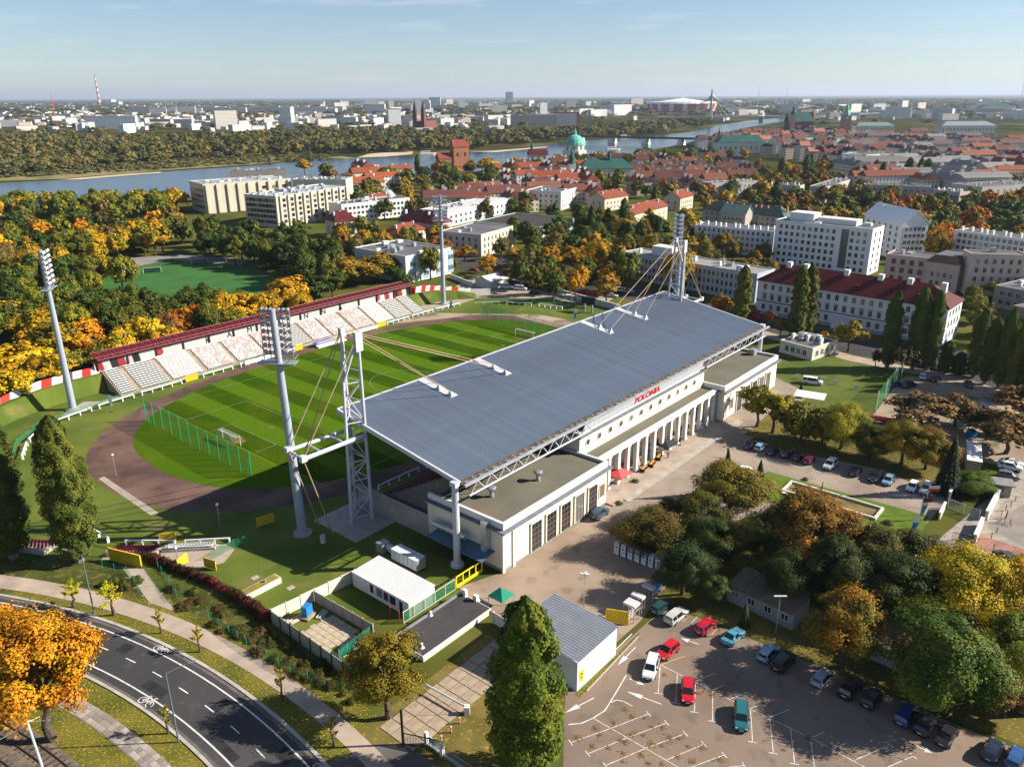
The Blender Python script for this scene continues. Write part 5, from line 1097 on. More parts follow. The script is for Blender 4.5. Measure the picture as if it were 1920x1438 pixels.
# car park markings
cpm = thing('car_park_marks', None, None); cpm['kind'] = 'structure'
def mark(a, b_, w=.1, m_=m_paintw, z=.037):
    A_, B_ = G(*a), G(*b_); d = (B_ - A_); L = d.length
    MB().box(0, L, -w / 2, w / 2, z, z + .001).build('paint_line', m_, cpm, (A_.x, A_.y, 0), math.atan2(d.y, d.x))
def tee(p, q):
    mark(p, q); A_, B_ = G(*p), G(*q); d = (B_ - A_).normalized(); MB().box(-.06, .06, -.5, .5, .039, .040).build('paint_line', m_paintw, cpm, (B_.x, B_.y, 0), math.atan2(d.y, d.x))
mark((1238, 1246), (1370, 1312)); mark((1370, 1312), (1520, 1383)); mark((1520, 1383), (1625, 1440))
for a, b_ in [((1238, 1247), (1234, 1300)), ((1270, 1262), (1267, 1318)), ((1304, 1278), (1302, 1335)), ((1336, 1294), (1336, 1352)), ((1407, 1328), (1411, 1391)), ((1443, 1346), (1450, 1412)), ((1482, 1364), (1490, 1432)), ((1520, 1384), (1528, 1445))]: tee(a, b_)
for a, b_ in [((1304, 1277), (1340, 1262)), ((1335, 1294), (1356, 1285)), ((1370, 1310), (1400, 1298)), ((1407, 1328), (1428, 1320)), ((1442, 1345), (1480, 1330)), ((1520, 1383), (1545, 1373)), ((1560, 1404), (1585, 1393)), ((1602, 1425), (1668, 1396)), ((1660, 1440), (1712, 1417))]: tee(a, b_) if b_[0] > 1600 else mark(a, b_)
mark((1112, 1346), (1275, 1440))
for k, (a, b_) in enumerate([((1146, 1365), (1070, 1392)), ((1178, 1382), (1102, 1413)), ((1212, 1402), (1135, 1435)), ((1146, 1365), (1216, 1338)), ((1178, 1382), (1250, 1355)), ((1212, 1402), (1285, 1375)), ((1250, 1424), (1320, 1395)), ((1285, 1442), (1358, 1415)), ((1330, 1442), (1395, 1435))]): tee(a, b_)
for p, q in zip([(1066, 1358), (1090, 1356), (1112, 1346), (1134, 1332), (1143, 1318), (1160, 1290), (1174, 1266)], [(1090, 1356), (1112, 1346), (1134, 1332), (1143, 1318), (1160, 1290), (1174, 1266)]): mark(p, q, .16, m_paint)
for p, q in zip([(1143, 1318), (1156, 1312), (1170, 1315), (1186, 1324)], [(1156, 1312), (1170, 1315), (1186, 1324)]): mark(p, q, .12, m_paint)
mark((1240, 1246), (1284, 1230), .12, m_painty); mark((1280, 1165), (1292, 1154), .12, m_painty); mark((1334, 1190), (1345, 1178), .12, m_painty); mark((1296, 1168), (1308, 1156), .1)
mark((1075, 1296), (1185, 1188), .16, m_paint)
def arrow(p, q):
    A_, B_ = G(*p), G(*q); d = B_ - A_; L = d.length; rz = math.atan2(d.y, d.x)
    MB().box(0, L * .62, -.07, .07, .037, .038).add([(L * .55, -.42, .0385), (L, 0, .0385), (L * .55, .42, .0385)], [(0, 1, 2)]).build('paint_arrow', m_paint, cpm, (A_.x, A_.y, 0), rz)
arrow((1192, 1213), (1158, 1247)); arrow((1114, 1308), (1060, 1336)); arrow((1240, 1320), (1175, 1296)); arrow((1310, 1208), (1276, 1196)); arrow((1180, 1272), (1208, 1284)); arrow((1718, 1398), (1748, 1412))
# heaps of dry leaves lying in the bays
lm = []
for k in range(3):
    mb = MB(); rr = random.Random(60 + k)
    for j in range(70):
        rad = abs(rr.gauss(0, .30)); a = rr.uniform(0, 6.28); x, y, z, s, b_ = rad * math.cos(a), rad * math.sin(a), rr.uniform(.01, .07) * max(.2, 1 - rad), rr.uniform(.03, .075), rr.uniform(0, 6.28)
        mb.quad((x + s * math.cos(b_), y + s * math.sin(b_), z), (x - s * math.sin(b_), y + s * math.cos(b_), z + rr.uniform(-.02, .03)), (x - s * math.cos(b_), y - s * math.sin(b_), z), (x + s * math.sin(b_), y - s * math.cos(b_), z + rr.uniform(-.02, .03)))
    lm.append(mb.mesh('leaf_litter', mat('dry_leaves', (0.13, 0.075, 0.03), 0.9, scale=4, col2=(0.30, 0.17, 0.05))))
spots = [(1173, 1330), (1185, 1342), (1208, 1346), (1118, 1366), (1152, 1354), (1125, 1378), (1172, 1392), (1220, 1362), (1242, 1364), (1183, 1376), (1205, 1378), (1168, 1412), (1141, 1402), (1110, 1400), (1255, 1382), (1220, 1395), (1202, 1414), (1275, 1384), (1290, 1400), (1242, 1398), (1162, 1388), (1270, 1418), (1215, 1430), (1310, 1300), (1333, 1302), (1315, 1402), (1350, 1425), (1240, 1432), (1515, 1385), (1555, 1400), (1245, 1265), (1260, 1290), (1168, 1428), (1082, 1384), (1300, 1428)]
r = random.Random(3)
for i, q in enumerate(spots):
    p = G(*q); o = obj('leaf_heap', lm[i % 3], None, (p.x, p.y, .035), r.uniform(0, 6)); s = r.uniform(.8, 1.5); o.scale = (s, s, 1.0)
    tag(o, 'scatter of dry leaves in the car park, %s from left' % ordw(1 + sum(w[0] < q[0] or (w[0] == q[0] and w[1] < q[1]) for w in spots)), 'leaves', 'leaf heaps in the car park bays', 'stuff' if False else None)
# ================================================================ cars
m_carp = mat('car_paint', (1, 1, 1), 0.28, var=0.04, scale=1.0, objcol=True, spec=0.6)
m_cglass = mat('car_glass', (0.012, 0.016, 0.02), 0.06, var=0.2, spec=0.8)
m_tyre = mat('tyre', (0.018, 0.018, 0.018), 0.9); m_rim = mat('wheel_rim', (0.35, 0.36, 0.38), 0.35, metal=0.6)
m_head = mat('headlamp', (0.75, 0.78, 0.80), 0.12, spec=0.8); m_tail = mat('tail_lamp', (0.35, 0.01, 0.01), 0.25)
def car_proto(kind):
    # stations: x, sill z, belt z, roof z, half width at belt, half width at roof
    if kind == 'hatch': L, st, g = 4.1, [(2.05, .32, .60, .60, .62, .55), (1.85, .24, .72, .76, .80, .70), (1.05, .22, .88, .93, .86, .74), (.35, .22, .92, 1.44, .87, .62), (-.9, .22, .93, 1.50, .87, .63), (-1.75, .24, .95, 1.36, .86, .62), (-1.98, .28, .93, .97, .82, .70), (-2.05, .34, .70, .70, .70, .60)], (2, 3, 4, 5, 6)
    elif kind == 'estate': L, st, g = 4.6, [(2.30, .34, .62, .62, .62, .55), (2.1, .24, .74, .78, .82, .70), (1.2, .22, .90, .95, .88, .74), (.5, .22, .94, 1.48, .89, .64), (-1.1, .22, .95, 1.55, .89, .65), (-2.05, .24, .97, 1.46, .88, .64), (-2.25, .28, .95, 1.0, .84, .72), (-2.32, .34, .72, .72, .72, .62)], (2, 3, 4, 5, 6)
    elif kind == 'sedan': L, st, g = 4.5, [(2.25, .34, .60, .60, .62, .55), (2.05, .24, .70, .74, .80, .70), (1.05, .22, .85, .90, .86, .74), (.30, .22, .89, 1.40, .87, .60), (-.75, .22, .90, 1.43, .87, .61), (-1.45, .24, .93, .99, .86, .70), (-2.1, .28, .90, .94, .82, .68), (-2.22, .34, .68, .68, .70, .60)], (2, 3, 4, 5, 5)
    elif kind == 'suv': L, st, g = 4.6, [(2.28, .42, .75, .75, .66, .58), (2.1, .32, .90, .94, .86, .74), (1.15, .30, 1.05, 1.10, .92, .78), (.5, .30, 1.08, 1.66, .93, .68), (-1.2, .30, 1.09, 1.72, .93, .69), (-2.05, .32, 1.12, 1.60, .92, .68), (-2.25, .36, 1.08, 1.12, .88, .74), (-2.32, .44, .85, .85, .74, .64)], (2, 3, 4, 5, 6)
    else: L, st, g = 5.2, [(2.6, .36, .75, .75, .75, .66), (2.45, .28, .98, 1.02, .92, .8), (1.85, .26, 1.12, 1.18, .95, .82), (1.1, .26, 1.15, 1.92, .96, .80), (-1.5, .26, 1.15, 1.97, .96, .82), (-2.45, .28, 1.15, 1.92, .96, .80), (-2.58, .30, 1.12, 1.6, .94, .80), (-2.62, .36, .85, .85, .84, .70)], (2, 3, 4, 5, 6)
    t = thing('parked_car' if kind != 'van' else 'parked_van', '', 'car' if kind != 'van' else 'van')
    mb = MB(); vs = []
    for x, zs, zb, zr, wb_, wr_ in st:
        zm = (zs + zb) * .5
        vs += [(x, -wb_ * .93, zs), (x, -wb_ * 1.01, zm), (x, -wb_, zb), (x, -wr_, zr), (x, wr_, zr), (x, wb_, zb), (x, wb_ * 1.01, zm), (x, wb_ * .93, zs)]
    fs = [(i * 8 + j, i * 8 + j + 1, (i + 1) * 8 + j + 1, (i + 1) * 8 + j) for i in range(7) for j in range(7)] + [(i * 8 + 7, i * 8, (i + 1) * 8, (i + 1) * 8 + 7) for i in range(7)]
    fs += [(7, 6, 5, 4, 3, 2, 1, 0), tuple(range(56, 64))]
    mb.add(vs, fs)
    me = mb.mesh('car_body', m_carp)
    for p in me.polygons: p.use_smooth = False
    body = obj('body', me, t)
    def lerp(a, b_, k): return tuple(a[i] + (b_[i] - a[i]) * k for i in range(3))
    def pane(a, b_, c, d, off, ins=.08):
        m_ = tuple(sum(q[i] for q in (a, b_, c, d)) / 4 for i in range(3)); return [tuple(lerp(q, m_, ins)[i] + off[i] for i in range(3)) for q in (a, b_, c, d)]
    S = lambda i, j: vs[i * 8 + j]
    A, B, C, D, E_ = g
    MB().add(pane(S(A, 3), S(A, 4), S(B, 4), S(B, 3), (.015, 0, .02)), [(0, 1, 2, 3)]).build('windscreen', m_cglass, t)
    MB().add(pane(S(D, 3), S(D, 4), S(E_ if E_ != D else D + 0, 4), S(E_, 3), (-.015, 0, .02)) if E_ != D else pane(S(C, 3), S(C, 4), S(D, 4), S(D, 3), (-.015, 0, .02)), [(3, 2, 1, 0)]).build('rear_window', m_cglass, t)
    for j0, j1, s in ((2, 3, -1), (5, 4, 1)):
        w = MB()
        for i0, i1 in ((B, C), (C, D)) if kind != 'sedan' else ((B, C),): w.add(pane(S(i0, j0), S(i1, j0), S(i1, j1), S(i0, j1), (0, s * .02, .01), .1), [(0, 1, 2, 3) if s < 0 else (3, 2, 1, 0)])
        a, b_ = S(A, j0), S(B, j1); w.add([(a[0] - .25, a[1] + s * .02, a[2]), (S(B, j0)[0], S(B, j0)[1] + s * .02, S(B, j0)[2]), (b_[0], b_[1] + s * .02, b_[2] - .08)], [(0, 1, 2), (2, 1, 0)])
        w.build('side_window', m_cglass, t)
    wme = MB().tube((0, -.1, 0), (0, .1, 0), .33, n=14).mesh('wheel', m_tyre); rme = MB().tube((0, -.108, 0), (0, .108, 0), .2, n=10).mesh('rim', m_rim)
    wx = (L * .31, -L * .30)
    for x in wx:
        for s in (-1, 1): obj('rim', rme, obj('wheel', wme, t, (x, s * (st[3][4] - .06), .33)))
    x, zs, zb, zr, wb_, wr_ = st[0]; MB().box(x - .12, x + .02, -.5, .5, zb - .2, zb - .06).build('grille', m_black, t); MB().box(x, x + .035, -.26, .26, zs + .05, zs + .16).build('number_plate', m_head, t)
    x, zs, zb, zr, wb_, wr_ = st[7]; MB().box(x - .035, x, -.26, .26, zb - .14, zb - .03).build('number_plate', m_head, t)
    for k in (0, 7): x, zs, zb, zr, wb_, wr_ = st[k]; MB().box(min(x, x * .94), max(x, x * .94), -wb_ * 1.02, wb_ * 1.02, zs - .08, zs + .06).build('bumper', m_black, t)
    for s in (-1, 1): x, zs, zb, zr, wb_, wr_ = st[2]; MB().box(x - .55, x - .38, s * (wb_ + .09) - .1, s * (wb_ + .09) + .1, zb + .0, zb + .14).build('mirror', m_black, t)
    for s in (-1, 1):
        x, zs, zb, zr, wb_, wr_ = st[1]; MB().box(x - .05, x + .13, min(s * .45, s * .72), max(s * .45, s * .72), zb - .16, zb - .02).build('headlight', m_head, t)
        x, zs, zb, zr, wb_, wr_ = st[6]; MB().box(x - .05, x + .06, min(s * .55, s * .80), max(s * .55, s * .80), zb - .3, zb - .05).build('tail_light', m_tail, t)
    return t
PROTO = {}
def car(kind, q, az, col, label, group, world=False, z=0.03):
    if kind not in PROTO: PROTO[kind] = car_proto(kind); t = PROTO[kind]
    else: t = copy_tree(PROTO[kind])
    p = q if world else G(*q); t.location = (p[0], p[1], z); t.rotation_euler = (0, 0, R_(az)); t['label'] = label; t['group'] = group
    for c in t.children:
        if c.name.startswith('body'): c.color = (*col, 1)
    return t
SIL, WHI, BLK, RED_, NAVY, BLU, TEAL, GRY = (.50, .49, .48), (.74, .74, .74), (.015, .016, .02), (.42, .012, .03), (.015, .025, .06), (.03, .13, .42), (.02, .13, .14), (.14, .15, .17)
LBL = (.20, .34, .46)
cp = 'cars in the near car park'
for kd, q, az, c, lab in [('hatch', (1240, 1143), 45, (.02, .07, .07), 'dark green hatchback in shade at the car park entrance'), ('estate', (1268, 1160), 45, SIL, 'silver people carrier nearest the car park entrance'), ('hatch', (1323, 1180), 45, RED_, 'red hatchback parked at the grass edge'),
                          ('sedan', (1374, 1199), 45, (.07, .26, .34), 'light teal saloon parked at the grass edge'), ('hatch', (1440, 1230), 45, (.26, .38, .50), 'silver blue hatchback in the tree shade'), ('suv', (1468, 1247), 45, BLK, 'black car right of the silver blue hatchback'),
                          ('hatch', (1541, 1276), 45, (.34, .38, .42), 'pale grey hatchback alone under the golden tree'), ('suv', (1594, 1297), 45, BLK, 'black car left of a pair below the golden tree'), ('hatch', (1634, 1315), 45, (.02, .022, .03), 'dark car right of a pair below the golden tree'),
                          ('estate', (1698, 1345), 45, (.015, .04, .20), 'deep blue estate car in the shade'), ('hatch', (1733, 1365), 45, BLK, 'black hatchback right of the deep blue estate'), ('sedan', (1774, 1384), 45, (.02, .02, .024), 'black saloon third from the right corner'),
                          ('hatch', (1860, 1413), 45, (.02, .03, .05), 'dark hatchback with glinting headlamp near the right corner'), ('hatch', (1903, 1428), 45, (.03, .09, .24), 'blue hatchback in the bottom right corner'),
                          ('hatch', (1252, 1225), 225, (.52, .015, .02), 'red hatchback driving in the car park lane'), ('estate', (1220, 1257), 250, WHI, 'white people carrier behind the red lane hatchback'),
                          ('hatch', (1289, 1302), 258, (.50, .01, .02), 'red hatchback parked alone in a middle bay'), ('estate', (1389, 1350), 255, (.02, .12, .13), 'teal estate car parked alone in a middle bay')]: car(kd, q, az, c, lab, cp)
pz = 'cars along the plaza trees'
for kd, q, az, c, lab in [('sedan', (1407, 838), 50, BLK, 'black car first in the plaza row'), ('hatch', (1426, 842), 50, LBL, 'light blue car second in the plaza row'), ('hatch', (1449, 850), 50, BLK, 'black car third in the plaza row'), ('suv', (1475, 854), 50, (.02, .025, .03), 'dark car fourth in the plaza row'),
                          ('hatch', (1497, 860), 50, (.03, .01, .015), 'dark maroon car fifth in the plaza row'), ('hatch', (1516, 866), 50, (.16, .01, .03), 'burgundy car sixth in the plaza row'), ('suv', (1556, 876), 230, WHI, 'white car standing proud in the plaza row'), ('sedan', (1603, 888), 50, BLK, 'black car right of the proud white one'),
                          ('suv', (1641, 899), 230, (.015, .018, .022), 'black car beside the light blue one by the gate'), ('hatch', (1665, 905), 230, LBL, 'light blue car by the gate end of the plaza'), ('hatch', (1710, 917), 230, WHI, 'white car left of the pair at the gate'), ('suv', (1736, 922), 230, (.66, .66, .66), 'white car right of the pair at the gate')]: car(kd, q, az, c, lab, pz)
car('sedan', (1393, 886), 35, WHI, 'white car half behind the small spruces', pz)
car('suv', (1124, 968), 52, (.04, .07, .12), 'dark blue car parked by the near wing', 'cars by the stadium')
car('suv', (1884, 1052), 100, (.05, .06, .07), 'grey car on the red paving', 'cars on the red paving'); car('sedan', (1925, 1060), 100, BLK, 'black car cut by the frame above the grey one', 'cars on the red paving'); car('hatch', (1928, 1098), 100, NAVY, 'navy car at the right frame edge on the red paving', 'cars on the red paving')
car('suv', (1893, 880), -30, WHI, 'white car nearest the grey kiosk', 'cars behind the kiosk'); car('sedan', (1897, 872), -30, (.55, .56, .58), 'silver car behind the white one by the kiosk', 'cars behind the kiosk'); car('hatch', (1890, 896), -30, GRY, 'grey car beside the kiosk roof', 'cars behind the kiosk')
dp = 'cars on the dirt car park'
for kd, q, az, c, lab in [('hatch', (1730, 709), 60, WHI, 'white car at the back of the dirt car park'), ('sedan', (1680, 724), 30, NAVY, 'dark car left on the dirt car park'), ('suv', (1704, 726), 30, BLK, 'black car with bright windscreen on the dirt'), ('hatch', (1754, 714), 45, BLK, 'black car behind the bushy brown tree'),
                          ('estate', (1815, 724), 70, (.06, .08, .10), 'grey estate at the edge of the poplar grass'), ('sedan', (1845, 768), 70, (.02, .10, .38), 'bright blue car between the brown trees'), ('hatch', (1790, 756), 30, NAVY, 'dark blue car behind the brown tree'), ('hatch', (1872, 752), 40, BLK, 'black car right of the bright blue one')]: car(kd, q, az, c, lab, dp)
car('van', (1523, 720), -25, (.66, .68, .70), 'white van on the drive beside the far wing', 'cars by the stadium')
sc_ = 'cars on the back street'
for kd, q, az, c, lab in [('hatch', (1722, 684), -25, WHI, 'white car left of the three by the poplars'), ('suv', (1748, 690), -25, (.35, .37, .40), 'silver car middle of the three by the poplars'), ('hatch', (1768, 694), -25, WHI, 'white car right of the three by the poplars'), ('hatch', (1808, 699), -25, WHI, 'white car alone right of the poplar trunks'),
                          ('van', (950, 541), -15, WHI, 'white van left in the yard behind the pitch'), ('van', (976, 544), -15, (.7, .72, .74), 'white van right in the yard behind the pitch'), ('sedan', (1002, 551), 20, BLK, 'dark car right of the yard vans'), ('hatch', (889, 508), -20, (.35, .02, .02), 'red car behind the white hut'),
                          ('sedan', (1148, 557), -20, (.50, .54, .58), 'silver car on the street by the roof tip'), ('suv', (1164, 547), -20, WHI, 'white car behind the silver one on the street'), ('hatch', (1180, 549), -20, (.5, .4, .38), 'pale car last on the street by the roof tip'), ('hatch', (1000, 512), -20, NAVY, 'blue car by the pruned street trees'), ('sedan', (1050, 522), -15, BLK, 'black car in the shaded street')]: car(kd, q, az, c, lab, sc_)
# yellow and red city bus
t = thing('city_bus', 'long yellow and red bus on the street behind the far bend', 'bus', G(1092, 551), R_(-24))
MB().box(-8, 8, -1.25, 1.25, .35, 1.5).build('lower_body', mat('bus_red', (.30, .02, .02), .4), t); MB().box(-8, 8, -1.25, 1.25, 1.5, 2.6).build('window_band', m_cglass, t); MB().box(-8, 8, -1.26, 1.26, 2.6, 3.05).build('upper_body', mat('bus_yellow', (.66, .42, .03), .4), t)
MB().box(-8.02, -7, -1.27, 1.27, .35, 2.6).build('rear_panel', MATS['bus_yellow'], t)
for x in (-6, 1, 5.8):
    for s in (-1, 1): MB().tube((x, s * 1.05, .48), (x, s * 1.27, .48), .48, n=12).build('wheel', m_tyre, t)
for k in range(7): MB().box(-6.5 + k * 2.1, -5.2 + k * 2.1, -.7, .7, 3.05, 3.25).build('roof_unit', m_white, t)
t = thing('flatbed_truck', 'red flatbed truck with a white cab behind the yellow plaza trees', 'truck', G(1662, 795), R_(-28)); MB().box(-4, 2, -1.2, 1.2, .8, 1.3).build('bed', mat('truck_red', (.35, .02, .03), .5), t); MB().box(2.1, 4.0, -1.15, 1.15, .5, 2.6).build('cab', m_white, t); MB().box(3.95, 4.03, -1, 1, 1.5, 2.4).build('windscreen', m_cglass, t)
for x in (-2.8, 0, 3):
    for s in (-1, 1): MB().tube((x, s * .9, .5), (x, s * 1.15, .5), .5, n=12).build('wheel', m_tyre, t)
# ================================================================ buildings behind the stadium
def win_mesh(name, w, h, mullion=True, m_frame=None, glass=None, sill=True):
    mb = MB(); mb.box(-w / 2, w / 2, -.03, .05, 0, h); mb.m = 1; t = .09
    mb.box(-w / 2 - t, -w / 2, -.1, .05, -t, h + t); mb.box(w / 2, w / 2 + t, -.1, .05, -t, h + t); mb.box(-w / 2, w / 2, -.1, .05, h, h + t)
    mb.box(-w / 2 - (t if sill else 0), w / 2 + (t if sill else 0), -.16, .05, -t, 0)
    if mullion: mb.box(-.04, .04, -.08, .05, 0, h)
    return mb.mesh(name, glass or m_dark, m_frame or m_white)
m_bluewhite = mat('white_render', (0.66, 0.67, 0.68), 0.8, var=0.05, scale=0.15)
m_cream = mat('cream_stone', (0.56, 0.50, 0.39), 0.85, var=0.07, scale=0.1)
m_tilered = mat('red_tiles', (0.20, 0.055, 0.032), 0.85, var=0.18, scale=0.8, bump=0.2)
m_palred = mat('dark_red_tin', (0.092, 0.016, 0.016), 0.5, var=0.14, scale=0.3)
m_greyroof = mat('grey_flat_roof', (0.125, 0.125, 0.135), 0.85, var=0.14, scale=0.08)
m_pinkw = mat('pinkish_render', (0.50, 0.38, 0.33), 0.85, var=0.07, scale=0.2)
W1 = win_mesh('window', 1.15, 1.6); W2 = win_mesh('window', 1.5, 1.7, True, m_white); W3 = win_mesh('window', 1.7, 1.5, False, m_cream); WT = win_mesh('window', 1.1, 1.8, True, mat('stone_frame', (0.52, 0.50, 0.46), 0.8))
def roof_mesh(kind, L, D, h, rise, ov=.5, t=.25):
    x0, x1, y0, y1 = -ov, L + ov, -ov, D + ov; c = D / 2; mb = MB()
    if kind == 'gable':
        vs = [(x0, y0, h), (x1, y0, h), (x1, c, h + rise), (x0, c, h + rise), (x0, y1, h), (x1, y1, h)]
        fs = [(0, 1, 2, 3), (3, 2, 5, 4)]
    else:
        i = min(D * .5, L * .3)
        vs = [(x0, y0, h), (x1, y0, h), (x1 - i, c, h + rise), (x0 + i, c, h + rise), (x0, y1, h), (x1, y1, h)]
        fs = [(0, 1, 2, 3), (3, 2, 5, 4), (1, 5, 2), (4, 0, 3)]
    mb.add(vs, fs); mb.add([(a, b_, z - t) for a, b_, z in vs], [f[::-1] for f in fs])
    e = [(0, 1), (1, 5), (5, 4), (4, 0)] if kind != 'gable' else [(0, 1), (1, 2), (2, 5), (5, 4), (4, 3), (3, 0)]
    for a, b_ in e: mb.f.append((a, a + 6, b_ + 6, b_)); mb.mi.append(0)
    return mb
BL = {}
def bldg(name, label, p0, p1, h, depth, mw, roof='flat', rise=3.5, mr=None, rows=0, cols=0, wm_=None, z0=1.4, dz=3.0, sideL=0, sideR=0, chim=0, units=0, skip=(), cat='building', hp=None, mx=(1.5, 1.5), seed=1, ch=None):
    A_, B_ = G(p0[0], p0[1], h), G(p1[0], p1[1], h if hp is None else hp); A_.z = B_.z = 0
    L = (B_ - A_).length; rz = math.atan2(B_.y - A_.y, B_.x - A_.x)
    t = thing(name, label, cat, A_, rz)
    MB().box(0, L, 0, depth, 0, h).build('wall', mw, t)
    if roof == 'flat':
        w = MB(); q = .35; w.box(-.05, L + .05, -.05, q, h, h + .5); w.box(-.05, L + .05, depth - q, depth + .05, h, h + .5); w.box(-.05, q, q, depth - q, h, h + .5); w.box(L - q, L + .05, q, depth - q, h, h + .5); w.build('parapet', mw, t)
        MB().box(q, L - q, q, depth - q, h, h + .12).build('roof', mr or m_greyroof, t)
    else:
        roof_mesh(roof, L, depth, h, rise).build('roof', mr or m_tilered, t)
        if roof == 'gable': MB().add([(0, 0, h), (0, depth, h), (0, depth / 2, h + rise * .97)], [(0, 2, 1)]).add([(L, 0, h), (L, depth, h), (L, depth / 2, h + rise * .97)], [(0, 1, 2)]).build('gable_wall', mw, t)
    if rows and cols:
        for r in range(rows):
            for c in range(cols):
                if (r, c) in skip: continue
                obj('window', wm_ or W1, t, (mx[0] + (L - sum(mx)) * (c + .5) / cols, 0, z0 + r * dz))
    for n_, x, rot in ((sideL, 0, -math.pi / 2), (sideR, L, math.pi / 2)):
        for r in range(rows if n_ else 0):
            for c in range(n_): obj('window', wm_ or W1, t, (x, 1.2 + (depth - 2.4) * (c + .5) / n_, z0 + r * dz), rot)
    rr = random.Random(seed)
    cm = MB().box(-.35, .35, -.7, .7, -1.3, 1.1).mesh('chimney', ch or m_white)
    for k in range(chim): obj('chimney', cm, t, ((k + .5) * L / chim + rr.uniform(-.6, .6), depth * rr.choice([.35, .5, .6]), h + (rise * .75 if roof != 'flat' else .9)))
    for k in range(units):
        a, b_, c = rr.uniform(.8, 3), rr.uniform(.8, 2.4), rr.uniform(.6, 2.0); x, y = rr.uniform(1, max(1.1, L - 4)), rr.uniform(1, max(1.1, depth - 3.5))
        MB().box(x, x + a, y, y + b_, h + .12, h + .12 + c).build('roof_unit', rr.choice([m_white, m_steel, m_steel]), t)
    d1 = Vector((math.cos(rz), math.sin(rz), 0)); d2 = Vector((-d1.y, d1.x, 0)); k = max(1, int(L / depth + .5))
    n1 = max(1, int(L / 7)); n2 = max(1, int(depth / 7))
    for i in range(n1):
        for j in range(n2): p = A_ + d1 * (L * (i + .5) / n1) + d2 * (depth * (j + .5) / n2); keep(p.x, p.y, max(L / n1, depth / n2) * .6)
    BL[label] = t
    return t, L
# red-roofed palace by the street
t, L = bldg('palace', 'long white three-storey palace with a dark red tin roof', (1422, 524), (1779, 579), 12.0, 15.5, m_bluewhite, 'hip', 5.2, m_palred, 3, 21, WT, 1.9, 3.55, 0, 4, 0)
MB().box(-.12, L + .12, -.12, 0, 4.6, 4.95).build('string_course', mat('brown_band', (0.20, 0.13, 0.11), 0.8), t); MB().box(-.2, L + .2, -.3, 0, 11.4, 12.0).build('eaves_cornice', m_white, t); MB().box(-.1, L + .1, -.1, 0, 0, 1.2).build('plinth', mat('blue_grey_plinth', (0.30, 0.33, 0.36), 0.8), t)
hood = MB().box(-.85, .85, -.28, 0, 0, .18).mesh('window_hood', MATS['brown_band'])
for c in range(21): obj('window_hood', hood, t, (1.5 + (L - 3) * (c + .5) / 21, 0, 7.55))
for k, x in enumerate((7, 13, 27, 38, 47, 57)): MB().box(x, x + 1.6, 6.2, 8.0, 15.2, 18.2).build('chimney', m_white, t)
dm = MB().add([(-1.6, 0, 0), (1.6, 0, 0), (0, 0, 1.0), (0, 2.6, 1.0)], [(0, 1, 2), (0, 2, 3), (1, 3, 2)]).mesh('dormer', m_palred)
for x in (9, 24, 33, 43, 52): obj('dormer', dm, t, (x, 2.6, 13.6))
MB().box(28, 34, -2.2, 0, 0, 3.8).build('porch', m_bluewhite, t)
# hospital and white slabs
t, L = bldg('white_office', 'six-storey white office block with dark stair window strip', (1455, 413.6), (1637, 432), 19.5, 14, m_bluewhite, 'flat', 0, None, 6, 15, win_mesh('window', 1.35, 1.7, False, m_bluewhite, None, False), 1.2, 3.05, 0, 2, 0, 8, skip={(r, c) for r in range(6) for c in (10, 11)})
for k in range(16): MB().box(L * .70, L * .70 + 3.2, -.06, .05, 2 + k * 1.05, 2.95 + k * 1.05).build('stair_pane', mat('green_glass', (0.03, 0.06, 0.055), 0.15, spec=.6), t)
MB().box(5, 16, 3, 11, 19.6, 23.5).build('penthouse', m_bluewhite, t); MB().box(17, 34, 5, 12, 19.6, 22.0).build('penthouse', m_white, t)
bldg('apartment_block', 'white four-storey flats with white chimneys left of the office block', (1303, 423), (1452, 436), 12, 11, m_bluewhite, 'flat', 0, None, 4, 15, W1, 1.2, 2.85, 0, 0, 12)
bldg('apartment_block', 'long white flats with chimneys at the right edge', (1790, 433), (1990, 461), 14.5, 11, m_bluewhite, 'flat', 0, None, 5, 17, W2, 1.2, 2.75, 2, 0, 13)
bldg('apartment_block', 'white stepped flats with a steep white gable roof', (1622, 402), (1693, 420), 17, 13, m_bluewhite, 'gable', 6, mat('white_tin', (0.72, 0.73, 0.74), 0.4, var=.04), 5, 6, W2, 1.5, 3.0, 0, 5, 2, 0)
t, L = bldg('pink_office', 'pink rendered offices with brown mansard roofs', (1662, 478), (1745, 487), 11.5, 13, m_pinkw, 'flat', 0, None, 3, 4, win_mesh('window', 1.5, 1.9, True, mat('brown_frame', (0.14, 0.06, 0.04), 0.6), mat('red_blind', (0.22, 0.06, 0.05), .6)), 1.6, 3.4, 0, 0, 0, 3)
t, L = bldg('pink_office', 'mansard-roofed pink wing with brown dormers and grey flat top', (1738, 492), (1800, 500), 10.5, 16, m_pinkw, 'flat', 0, None, 2, 4, WT, 2, 3.4, 0, 4, 0, 2)
MB().add([(-.4, -.4, 10.9), (L + .4, -.4, 10.9), (L - 2, 2, 13.6), (2, 2, 13.6), (-.4, 16.4, 10.9), (L + .4, 16.4, 10.9), (L - 2, 14, 13.6), (2, 14, 13.6)], [(0, 1, 2, 3), (1, 5, 6, 2), (5, 4, 7, 6), (4, 0, 3, 7)]).build('mansard', mat('brown_tin', (0.17, 0.085, 0.06), .6), t); MB().box(2, L - 2, 2, 14, 13.5, 13.7).build('flat_top', m_greyroof, t)
bldg('pink_office', 'tall pink end block with a lit narrow gable', (1806, 470), (1822, 478), 15.5, 20, mat('warm_pink', (0.60, 0.46, 0.38), .85, var=.06), 'flat', 0, None, 4, 1, WT, 2, 3.4, 0, 6, 0, 1)
